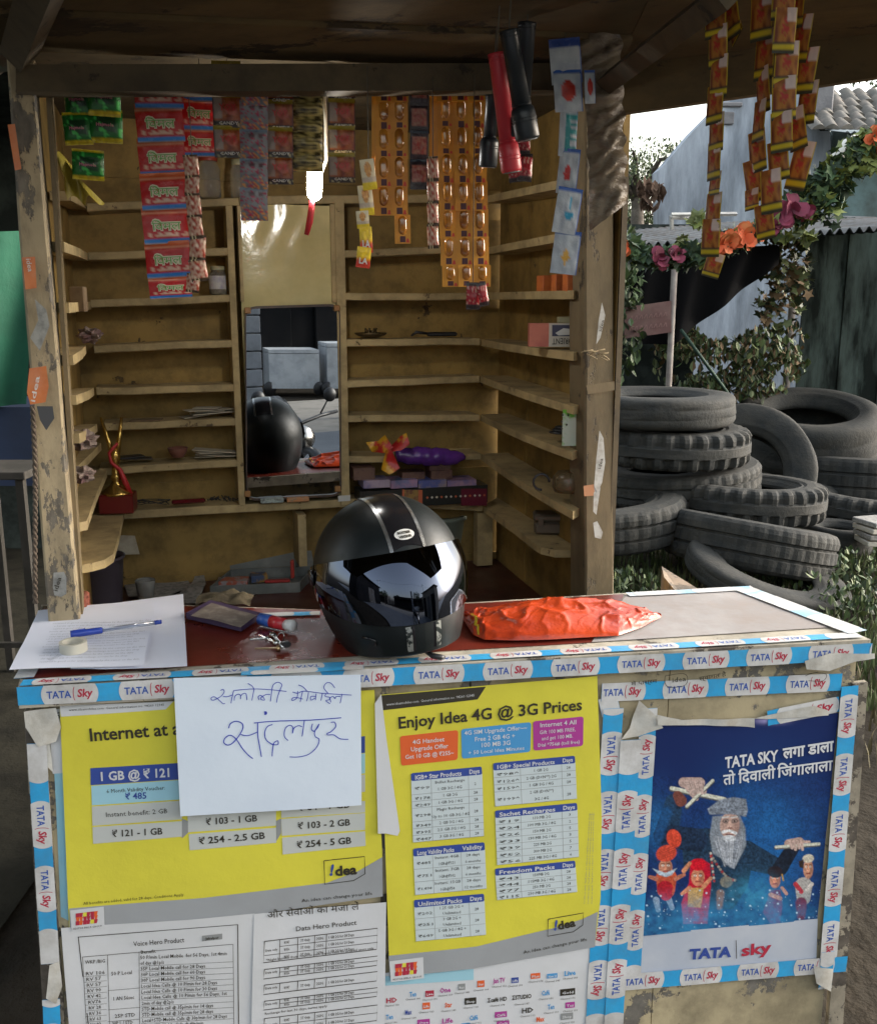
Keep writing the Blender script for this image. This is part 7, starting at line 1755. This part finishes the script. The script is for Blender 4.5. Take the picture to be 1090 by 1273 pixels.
# black awning cloth hanging in folds under the roof
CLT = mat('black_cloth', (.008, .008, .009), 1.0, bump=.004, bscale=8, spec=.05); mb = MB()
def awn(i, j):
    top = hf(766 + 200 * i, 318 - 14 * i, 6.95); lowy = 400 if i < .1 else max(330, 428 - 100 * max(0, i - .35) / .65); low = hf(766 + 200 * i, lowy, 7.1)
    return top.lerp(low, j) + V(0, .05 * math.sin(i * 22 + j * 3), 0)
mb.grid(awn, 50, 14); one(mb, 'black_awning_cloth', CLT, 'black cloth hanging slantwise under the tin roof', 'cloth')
# faded red sign board
sg = empty('sign_board', hf(803, 420, 6.7), 'faded dark red sign board with worn letters under the tin roof', 'sign')
SGN = mat('faded_red_board', (.075, .030, .028), .7, col2=(.11, .06, .055), scale=7, dirt=.5); S_ = Surf(hf(803, 400, 6.7), V(1, .1, 0), V(0, 0, 1)); mb = MB()
P4 = [S_.P(*S_.uv(*p)) for p in ((776, 382), (834, 374), (834, 413), (776, 421))]; mb.prism([p + V(0, .02, 0) for p in P4], P4); mb.build('board', SGN, sg)
mb = MB(); [ribbon_px(mb, S_, [(782 + k * 6, 398 - k * .7 + q_), (785 + k * 6, 393 - k * .7 + q_), (786 + k * 6, 398 - k * .7 + q_)], 1.1, .004) for k in range(8) for q_ in (0, 13)]; mb.build('lettering', mat('worn_letter', (.14, .075, .07), .7), sg)
# vines
leafcloud('vine_bush', LV, (hf(905, 455, 7.6).x, 7.6, 1.15), (.62, .35, .42), 2600, .075, 31, 'dense tangle of green and dry vines between the shed walls', 'vine', shape=lambda d: d.z < .15 + .6 * abs(d.x + .1) or d.x < -.5)
leafcloud('vine_bush', LV[1:], (hf(965, 380, 7.5).x, 7.45, 1.75), (.22, .2, .42), 420, .085, 32, 'hanging ivy with lobed leaves beside the right shed wall', 'vine', five=True)
leafcloud('vine_bush', LV[:2], (hf(778, 390, 6.6).x, 6.75, 1.5), (.16, .2, .55), 520, .08, 33, 'ivy hanging down beside the right post of the kiosk', 'vine')
# newspaper bale at the right edge
e = empty('newspaper_bundle', hf(1085, 672, 5.6), 'pale bundle of papers at the right edge beside the tyres', 'papers')
for i in range(4): c = hf(1092, 672 - i * 8, 5.6); mb = MB(); mb.box(c, (.22, .2, .03), 0, RZ(.1 * i).to_3x3(), .004); mb.build('bundle', NEWS if i % 2 else WHC, e)
# ---- the old whitewashed building
GB = mat('old_whitewash', (.36, .41, .48), .9, col2=(.13, .155, .19), scale=1.9, stretch=(1.6, 1, .35), bump=.01, bscale=9, dirt=.85, dscale=1.1, dcol=(.10, .115, .135))
TEAL = mat('teal_wall', (.16, .24, .25), .9, col2=(.10, .13, .13), scale=2, dirt=.5); ROT = mat('roof_tile_clay', (.10, .095, .085), .9, col2=(.16, .14, .12), scale=5, bump=.01)
gb = empty('whitewashed_building', (4.2, 12.4, 0), 'old blue grey whitewashed building with a sloping gable end and tiled roof', 'building')
FB = 12.0; oc = [(818, 700), (818, 212), (826, 204), (862, 162), (898, 126), (914, 118), (960, 114), (1010, 110), (1022, 112), (1030, 128), (1032, 700)]
P_ = [hf(x, y, FB) for x, y in oc]; P_[0].z = -.1; P_[-1].z = -.1
mb = MB(); mb.prism([p + V(0, .35, 0) for p in P_], P_); mb.build('gable_wall', GB, gb)
mb = MB(); q0_ = hf(1004, 112, FB - .08); mb.box(V(q0_.x + .12, FB - .03, q0_.z - .15), (.30, .3, .4), 0, None, .02); mb.build('chimney_stub', mat('sooty_cement', (.16, .16, .17), .95, col2=(.10, .10, .11), scale=6, bump=.01), gb)
for (x, y, w_, h_) in ((903, 147, .16, .14), (906, 130, .30, .05)):
    c = hf(x, y, FB - .01); mb = MB(); mb.box(c, (w_, .04, h_), 0, None, .01); mb.build('broken_plaster', MATS['sooty_cement'], gb)
mb = MB(); a_, b_ = hf(1024, 300, FB + .1), hf(1250, 300, FB - .6); zt_ = hf(1060, 160, FB).z; mb.prism([V(a_.x, a_.y, 0), V(b_.x, b_.y, 0), V(b_.x, b_.y + .2, 0), V(a_.x, a_.y + .2, 0)], [V(a_.x, a_.y, zt_), V(b_.x, b_.y, zt_), V(b_.x, b_.y + .2, zt_), V(a_.x, a_.y + .2, zt_)]); mb.build('side_wall', TEAL, gb)
# roof of half round tiles in rows
mbt = MB(); mbt.grid(lambda i, j: V(.09 * (2 * i - 1), .26 * (j - .5), .055 * math.sin(math.pi * i) + .018 * j), 6, 2); mbt.grid(lambda i, j: V(.09 * (2 * i - 1), -.13, .055 * math.sin(math.pi * i) * j), 6, 1)
o = mbt.build('roof_tile', ROT, origin=(0, 0, 0)); TM_ = o.data; bpy.data.objects.remove(o)
t0 = hf(1010, 156, FB - .55); 
for r_ in range(6):
    for c_ in range(16):
        o = bpy.data.objects.new('roof_tile', TM_); COL.objects.link(o); o.parent = gb
        o.location = V(t0.x + .02 * RS.uniform(-1, 1) + c_ * .175 + (r_ * .05), t0.y + r_ * .21, t0.z + r_ * .105 + .01 * RS.uniform(-1, 1) - c_ * .004) - gb.location; o.rotation_euler = (R(24 + RS.uniform(-4, 4)), R(RS.uniform(-5, 5)), R(RS.uniform(-5, 5)))
mb = MB(); a_ = hf(1020, 150, FB - .5); mb.grid(lambda i, j: V(a_.x + 2.8 * i, a_.y + 1.4 * j, t0.z - .05 + .66 * j), 4, 4); mb.build('roof_base', SHD, gb)
mb = MB(); a_ = hf(1042, 156, FB - .9); mb.grid(lambda i, j: a_ + V(2.4 * i, .6 * j - .2, .12 * j - .10 + .012 * math.sin(i * 200)), 200, 2); mb.build('tin_eave', mat('bright_tin', (.30, .33, .33), .7), gb)
# frame of thin poles and palm thatch remnants in front of it
PG = mat('grey_batten', (.30, .31, .30), .8, col2=(.2, .2, .2), scale=10); fr_ = empty('batten_frame', hf(865, 300, 8.5), 'thin pale batten frame standing before the whitewashed wall', 'frame')
for a, b in (((834, 268), (836, 312)), ((834, 267), (915, 266)), ((872, 272), (870, 300)), ((834, 270), (872, 272))):
    mb = MB(); mb.tube([hf(*a, 8.5), hf(*b, 8.5 + .2)], .018, 4, sm=False); mb.build('batten', PG, fr_)
THA = mat('brown_thatch', (.10, .06, .04), .9); c = hf(806, 244, 11.5)
leafcloud('thatch_tuft', THA, tuple(c), (.17, .06, .17), 70, .16, 91, 'ragged brown palm thatch sticking out at the left of the whitewashed wall', 'thatch')
# trees behind
BARK = mat('bark', (.06, .05, .04), .95, col2=(.10, .085, .07), scale=8, bump=.02)
def tree(px, py, f, rx, rz_, n, sz, seed, label, bottom=0.0, lv=None, flat_=.4):
    c = hf(px, py, f); e = empty('tree', (c.x, c.y, 0), label, 'tree', 'trees beyond the old building'); rg_ = random.Random(seed)
    mb = MB(); top = V(c.x, c.y, c.z - rz_ * .3); mb.tube([V(c.x + .3, c.y, 0), V(c.x + .1, c.y, c.z * .5), top], [.24, .17, .10], 10)
    mb.build('trunk', BARK, e)
    for i in range(7):
        a_ = i * .9; mb = MB(); en = c + V(math.cos(a_) * rx * .8, math.sin(a_) * rx * .5, rz_ * rg_.uniform(-.1, .7)); mb.tube([top - V(0, 0, .4), (top + en) / 2 + V(0, 0, .15), en], [.08, .05, .015], 6); mb.build('limb', BARK, e)
    leafcloud('crown', lv or [LV[0], LV[1], LV[3]], (c.x, c.y, c.z), (rx, rx * .7, rz_), n, sz, seed, None, None, e)
    return e
tree(792, 212, 20, 1.45, .62, 5200, .075, 41, 'flat topped acacia tree seen between the post and the old building')
tree(783, 285, 22, .9, .5, 2600, .09, 42, 'low pale green bush tree just above the garland')
tree(715, 265, 26, 2.0, 1.2, 4000, .12, 43, 'darker tree hidden mostly behind the kiosk post')
tree(1150, 60, 30, 2.5, 1.6, 4000, .14, 44, 'tree beyond the tiled roof at the far right')
# ---- garland of cloth flowers and leaves
gl_ = empty('garland', hf(920, 300, 4.6), 'garland of cloth leaves with orange and maroon flowers strung along the tin roof', 'garland'); GF = 4.6
path = [(745, 300), (775, 306), (800, 320), (830, 322), (856, 320), (885, 308), (915, 298), (945, 288), (975, 270), (1005, 252), (1030, 228), (1055, 205), (1080, 186), (1110, 172)]
mb = MB(); mb.tube([hf(x, y, GF) for x, y in path], .005, 6); mb.build('cord', STRING, gl_)
FLO = mat('cloth_flower_orange', (.55, .10, .03), .7, col2=(.45, .16, .05), scale=20); FLM = mat('cloth_flower_maroon', (.16, .015, .045), .7, col2=(.10, .012, .03), scale=20)
GLV = [mat('cloth_leaf', (.035, .075, .03), .7, col2=(.06, .10, .03), scale=40), mat('cloth_leaf_dark', (.014, .035, .02), .7, col2=(.03, .05, .02), scale=40), mat('cloth_leaf_lime', (.14, .17, .035), .7, col2=(.08, .11, .03), scale=40)]
def flower(x, y, r_, m, seed):
    c = hf(x, y, GF - .04); rg_ = random.Random(seed); mb = MB()
    for i in range(22):
        a_, b_ = rg_.uniform(0, 6.28), rg_.uniform(-1.3, 1.3); M_ = Matrix.Rotation(a_, 3, 'Y') @ Matrix.Rotation(b_, 3, 'X') @ Matrix.Rotation(rg_.uniform(-.6, .6), 3, 'Z'); s_ = pm(r_, GF) * rg_.uniform(.7, 1.1)
        mb.add([c + M_ @ V(x_ * s_, y_ * s_ * .4 - .01, z_ * s_) for x_, y_, z_ in ((0, 0, 0), (.35, .2, .35), (.42, .5, .75), (.12, .7, 1), (-.2, .6, .95), (-.42, .5, .7), (-.3, .2, .3))], [(0, 1, 2, 3, 4, 5, 6)], 0, False)
    mb.build('flower', m, gl_)
for i, (x, y, r_, m) in enumerate(((770, 310, 15, FLO), (788, 316, 8, GLV[0]), (822, 320, 15, FLM), (840, 316, 14, FLM), (888, 306, 16, FLO), (905, 300, 18, FLO), (925, 294, 18, FLO), (944, 286, 15, FLO), (968, 270, 20, FLM), (982, 258, 22, FLM), (1000, 262, 15, FLM), (960, 284, 12, FLM), (1088, 170, 16, FLO), (1100, 176, 16, FLO))): flower(x, y, r_, m, i)
for i in range(len(path) - 1):
    for t_ in (0, .5):
        x = path[i][0] + (path[i + 1][0] - path[i][0]) * t_; y = path[i][1] + (path[i + 1][1] - path[i][1]) * t_; c = hf(x, y, GF); rr_ = .075 if x < 990 else .13
        leafcloud('leaf_cluster', GLV if x > 860 else GLV[:2], tuple(c), (rr_ * (1 if x < 990 else .75), .05, rr_ * (.7 if x < 990 else .8)), 30 if x < 990 else 60, .075, i * 2 + int(t_ * 2), None, None, gl_, five=True)
c = hf(1035, 255, GF); leafcloud('leaf_cluster', GLV, tuple(c), (.07, .05, .10), 34, .075, 77, None, None, gl_, five=True)
for (x, y) in ((994, 292), (1005, 297), (980, 296), (868, 275), (850, 300), (1013, 236)): c = hf(x, y, GF); leafcloud('leaf_cluster', [GLV[2], LV[3]], tuple(c), (.03, .02, .03), 7, .08, x, None, None, gl_, five=True)
mb = MB(); mb.tube([hf(1038, 203, GF + .2), hf(1042, 193, GF + .2), hf(1052, 182, GF + .2), hf(1066, 174, GF + .2)], [.03, .035, .035, .03], 8); one(mb, 'white_hoop', mat('white_plastic', (.55, .54, .5), .4), 'white curved plastic hoop behind the garland at the right', 'hoop')
# ================================================================ left of the kiosk
GT = mat('green_tarpaulin', (.006, .10, .055), .7, col2=(.005, .07, .04), scale=3, bump=.004, bscale=10); mb = MB()
mb.grid(lambda i, j: hf(-160 + 195 * i, 285 + 217 * j + (22 * (1 - i)), 4.2) + V(0, .05 * math.sin(i * 14 + j * 2), 0), 30, 20); one(mb, 'green_tarpaulin', GT, 'bright green tarpaulin hanging left of the kiosk', 'tarpaulin')
mb = MB(); a_ = hf(-200, 506, 4.25); b_ = hf(44, 506, 4.25); zz_ = hf(0, 604, 4.25).z
mb.prism([V(a_.x, a_.y, zz_), V(b_.x, b_.y, zz_), V(b_.x, b_.y + .5, zz_), V(a_.x, a_.y + .5, zz_)], [V(a_.x, a_.y, a_.z), b_, b_ + V(0, .5, 0), V(a_.x, a_.y + .5, a_.z)]); one(mb, 'blue_counter_box', mat('dark_blue_panel', (.010, .022, .06), .6, col2=(.006, .014, .04), scale=3), 'dark blue box below the green tarpaulin', 'box')
bn = empty('bench', V(hf(10, 600, 3.6).x, 3.6, 0), 'thin legged dark bench standing left of the kiosk', 'bench'); BN = mat('dark_bench_wood', (.03, .028, .024), .9, spec=.2, col2=(.05, .045, .04), scale=8)
zt_ = hf(10, 592, 3.6).z; xs_ = (hf(-60, 592, 3.6).x, hf(31, 592, 3.6).x); mb = MB(); mb.box(V(sum(xs_) / 2, 3.75, zt_), (xs_[1] - xs_[0], .3, .03), 0, None, .003); mb.build('seat', BN, bn)
for x in (xs_[0] + .03, xs_[1] - .03):
    for y in (3.63, 3.87): mb = MB(); mb.box(V(x, y, zt_ / 2), (.03, .03, zt_ - .03)); mb.build('leg', BN, bn)
mb = MB(); mb.box(V(sum(xs_) / 2, 3.63, .22), (xs_[1] - xs_[0] - .06, .02, .02)); mb.build('stretcher', BN, bn)
# dark stall behind it all, added to shade the left side
ns = empty('added_shade_stall', (-3, 5.6, 0), 'dark roofed stall added left of the kiosk to keep that side shaded', 'stall'); mb = MB(); mb.box(V(-3.4, 6.0, 1.3), (4.2, .1, 2.7)); mb.build('back_wall', SHD, ns)
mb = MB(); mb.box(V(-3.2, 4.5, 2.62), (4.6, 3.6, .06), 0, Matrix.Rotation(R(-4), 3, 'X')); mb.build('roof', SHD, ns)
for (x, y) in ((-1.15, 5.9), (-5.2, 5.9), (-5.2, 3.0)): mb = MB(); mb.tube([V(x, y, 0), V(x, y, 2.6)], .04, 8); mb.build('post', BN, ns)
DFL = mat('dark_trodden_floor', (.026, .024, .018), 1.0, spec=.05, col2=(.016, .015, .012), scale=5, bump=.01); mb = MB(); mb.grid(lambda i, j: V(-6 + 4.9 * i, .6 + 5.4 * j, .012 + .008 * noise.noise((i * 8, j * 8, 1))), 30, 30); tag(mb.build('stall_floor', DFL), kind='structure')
# ================================================================ across the road, behind the camera: seen in the mirror and the visor
nmz = nb.normalized(); MP = on_back(363, 500, 0)
def mirrored(px, py, f):
    v = hf(px, py, f); return v - nmz * 2 * (v - MP).dot(nmz)
def grounded(px, py):
    d = ray(px, py); v = EYE + d * ((0 - EYE.z) / d.z); return v - nmz * 2 * (v - MP).dot(nmz)
WBX = mat('white_painted_box', (.62, .64, .66), .5, col2=(.50, .52, .55), scale=3, dirt=.2); opp = MB()
for i, (x0, x1, y0, y1, lb) in enumerate(((336, 398, 440, 492, 'white painted box cart across the road, seen in the mirror'), (408, 470, 432, 492, 'taller white box cart across the road, cut by the edge of the mirror'))):
    ga, gb_ = grounded(x0, y1), grounded(x1, y1); ff = hz(0, 0, 0); d0 = (EYE + ray(x0, y1) * (-EYE.z / ray(x0, y1).z)).y; zt_ = mirrored(x0, y0, d0).z
    bk_ = (nmz * -1.0) if False else V(nmz.x, nmz.y, 0) * .9
    ga.z = .12; gb_.z = .12; e = empty('box_cart', (ga + gb_) / 2 * 1.0, lb, 'cart', 'white box carts across the road'); e.location.z = 0
    mb = MB(); mb.prism([ga, gb_, gb_ + bk_, ga + bk_], [V(p.x, p.y, zt_) for p in (ga, gb_, gb_ + bk_, ga + bk_)]); mb.build('body', WBX, e)
    mb = MB(); mb.prism([V(p.x, p.y, zt_ + .01) for p in (ga, gb_, gb_ + bk_, ga + bk_)], [V(p.x, p.y, zt_ + .07) for p in (ga, gb_, gb_ + bk_, ga + bk_)]); mb.build('lid', WBX, e)
    for p in (ga, gb_): mb = MB(); mb.lathe([(.11, -.02), (.12, 0), (.11, .02)], V(p.x, p.y, .12), Matrix.Rotation(R(90), 3, 'X'), 16); mb.build('wheel', BLK, e)
OPD = mat('opposite_dark_shop', (.008, .009, .011), .9, spec=.1, col2=(.014, .014, .015), scale=1); OPW = mat('opposite_plaster', (.22, .20, .17), .9, col2=(.15, .14, .12), scale=1)
for k, (x0, x1, h_, m_, lb) in enumerate(((-2, 11, 3.0, OPD, 'low dark shop front across the road with a flat roof'), (12, 18, 3.6, OPW, 'plastered house across the road'), (-16, -4.5, 2.8, OPW, 'long low plastered shed across the road'))):
    e = empty('roadside_building', ((x0 + x1) / 2, -13, 0), lb, 'building'); mb = MB(); mb.box(V((x0 + x1) / 2, -15, h_ / 2), (x1 - x0, 5, h_)); mb.build('wall', m_, e)
    mb = MB(); mb.box(V((x0 + x1) / 2, -12.3, h_ * .78), (x1 - x0 + .3, 1.4, .12)); mb.build('awning', OPD, e)
    for q in range(3): xx = x0 + (x1 - x0) * (q + .5) / 3; mb = MB(); mb.box(V(xx, -12.46, h_ * .33), ((x1 - x0) / 3 - .5, .1, h_ * .62), 0, None, .02); mb.build('shutter', OPD, e)
pil = grounded(308, 545); WBP = mat('pillar_whitewash', (.22, .23, .25), .9, col2=(.16, .17, .18), scale=5); e = empty('brick_pillar', (pil.x, pil.y, 0), 'whitewashed brick pillar near the road, at the left in the mirror', 'pillar')
for k in range(16): mb = MB(); mb.box(V(pil.x, pil.y, .1 + k * .2), (.30 + .01 * (k % 2), .30, .188), 0, None, .01); mb.build('block', WBP, e)
for i, (x, y, r_, h_) in enumerate(((-11, -20, 1.6, 4.5), (16, -24, 2, 5), (-1, -26, 1.6, 5.2))):
    e = empty('tree', (x, y, 0), ('round leafy tree left of the roadside buildings', 'round leafy tree right of the plastered house', 'slim tree rising behind the dark shop front')[i], 'tree'); mb = MB(); mb.tube([V(x, y, 0), V(x + .1, y, h_ * .4), V(x, y, h_ * .8)], [.3, .22, .1], 8); mb.build('trunk', BARK, e)
    leafcloud('crown', LV[:2], (x, y, h_ * .8), (r_, r_, r_ * .9), 1500, .35, 60 + i, None, None, e)
for i, (x, y) in enumerate(((10.5, -9.5), (-6.5, -9.8))):
    e = empty('utility_pole', (x, y, 0), ('concrete utility pole right of the white carts', 'concrete utility pole left of the dark shop')[i], 'pole'); mb = MB(); mb.tube([V(x, y, 0), V(x, y, 7.5)], [.13, .08], 10); mb.build('shaft', WBX, e); mb = MB(); mb.box(V(x, y, 7.0), (1.4, .08, .08)); mb.build('crossarm', BN, e)
for i, (cx_, cy_, sx_, sy_, h_, lb) in enumerate(((-5.2, -3.2, 2.4, 5.0, 3.1, 'unseen dark plank stall added left of the camera to darken the visor reflection'), (7.4, -3.6, 2.2, 4.4, 3.0, 'unseen plastered hut added right of the camera to darken the visor reflection'))):  # unseen buildings added so the sides of the visor reflect dark
    e = empty('unseen_stall', (cx_, cy_, 0), lb, 'stall'); mb = MB(); mb.box(V(cx_, cy_, h_ / 2), (sx_, sy_, h_)); mb.build('wall', OPD if i == 0 else OPW, e); mb = MB(); mb.box(V(cx_, cy_, h_ + .04), (sx_ + .6, sy_ + .5, .08)); mb.build('roof', OPD, e)
    for k in range(3): mb = MB(); mb.box(V(cx_ + (sx_ / 2 + .01) * (1 if i == 0 else -1), cy_ - sy_ / 2 + sy_ * (k + .5) / 3, 1.05), (.06, sy_ / 3 - .4, 2.0), 0, None, .01); mb.build('shutter', TINR if k == 1 else OPD, e)
for i, (x, y, r_, h_) in enumerate(((4.6, -6.6, 1.0, 3.4), (-3.6, -7.4, .9, 3.0))):
    e = empty('tree', (x, y, 0), ('small roadside tree right of the parked motorcycle', 'small roadside tree left of the road poles')[i], 'tree'); mb = MB(); mb.tube([V(x, y, 0), V(x + .05, y, h_ * .5), V(x, y, h_ * .8)], [.09, .07, .03], 8); mb.build('trunk', BARK, e); leafcloud('crown', LV[:2], (x, y, h_ * .8), (r_, r_, r_ * .8), 1200, .16, 70 + i, None, None, e)
for q in (-.6, .6): mb = MB(); mb.tube([V(-30 + 60 * i / 24, -9.6, 7.0 + q * .0 - .8 * math.sin(math.pi * ((i / 24 * 60) % 12) / 12)) + V(0, q * .3, 0) for i in range(25)], .012, 4); one(mb, 'power_line', BLK, 'black power line strung along the road, ' + ('the nearer one' if q > 0 else 'the farther one'), 'cable')
# motorcycle parked in front of the kiosk, seen only as handlebar and mirror in the looking glass
mc = mirrored(338, 520, 6.8); mo = empty('motorcycle', (mc.x, mc.y, 0), 'parked black motorcycle whose mirror and handlebar show in the looking glass', 'motorcycle')
def ML(x, y, z_): return V(mc.x + x, mc.y - y, z_)
hbz = mirrored(345, 510, 6.8).z
for y in (-.62, .62):
    mb = MB(); mb.lathe([(.27, -.03), (.30, -.035), (.31, 0), (.30, .035), (.27, .03), (.27, -.03)], ML(0, y, .31), Matrix.Rotation(R(90), 3, 'Y'), 32, caps=False); w_ = mb.build('wheel', BLK, mo)
    for k in range(6): mb = MB(); mb.tube([ML(0, y, .31), ML(0, y + .27 * math.cos(k * 1.047), .31 + .27 * math.sin(k * 1.047))], .008, 5); mb.build('spoke', STEEL, w_) if False else mb.build('spoke', STEEL, mo)
mb = MB(); mb.tube([ML(0, -.25, .72), ML(0, -.05, .78), ML(0, .18, .74)], [.10, .13, .09], 14); mb.build('tank', HG, mo)
mb = MB(); mb.tube([ML(0, .15, .72), ML(0, .4, .73), ML(0, .68, .78)], [.09, .10, .06], 10); mb.build('seat', BLK, mo)
mb = MB(); mb.tube([ML(0, -.1, .42), ML(0, .2, .40)], [.15, .15], 10); mb.build('engine', mat('engine_alloy', (.25, .25, .25), .4, metal=.8), mo)
for s_ in (-1, 1): mb = MB(); mb.tube([ML(s_ * .06, -.62, .31), ML(s_ * .06, -.42, hbz - .1)], .018, 8); mb.build('fork', STEEL, mo)
mb = MB(); mb.tube([ML(-.36, -.30, hbz), ML(-.2, -.38, hbz - .01), ML(0, -.42, hbz - .06), ML(.2, -.38, hbz - .01), ML(.36, -.30, hbz)], .013, 8); mb.build('handlebar', BLK, mo)
for s_ in (-1, 1):
    mb = MB(); mb.tube([ML(s_ * .2, -.37, hbz), ML(s_ * .24, -.40, hbz + .09)], .006, 6); mb.build('mirror_stalk', BLK, mo)
    mb = MB(); mb.lathe([(.01, -.02), (.044, -.012), (.05, 0), (.044, .006), (.0, .008)], ML(s_ * .26, -.40, hbz + .13), Matrix.Rotation(R(90), 3, 'X') @ Matrix.Rotation(R(8), 3, 'Z'), 18); mb.build('rear_mirror', BLK, mo)
mb = MB(); mb.lathe([(.02, .06), (.08, .03), (.09, 0), (.085, -.01)], ML(0, -.50, hbz - .14), Matrix.Rotation(R(-90), 3, 'X'), 18); mb.build('headlight', STEEL, mo)
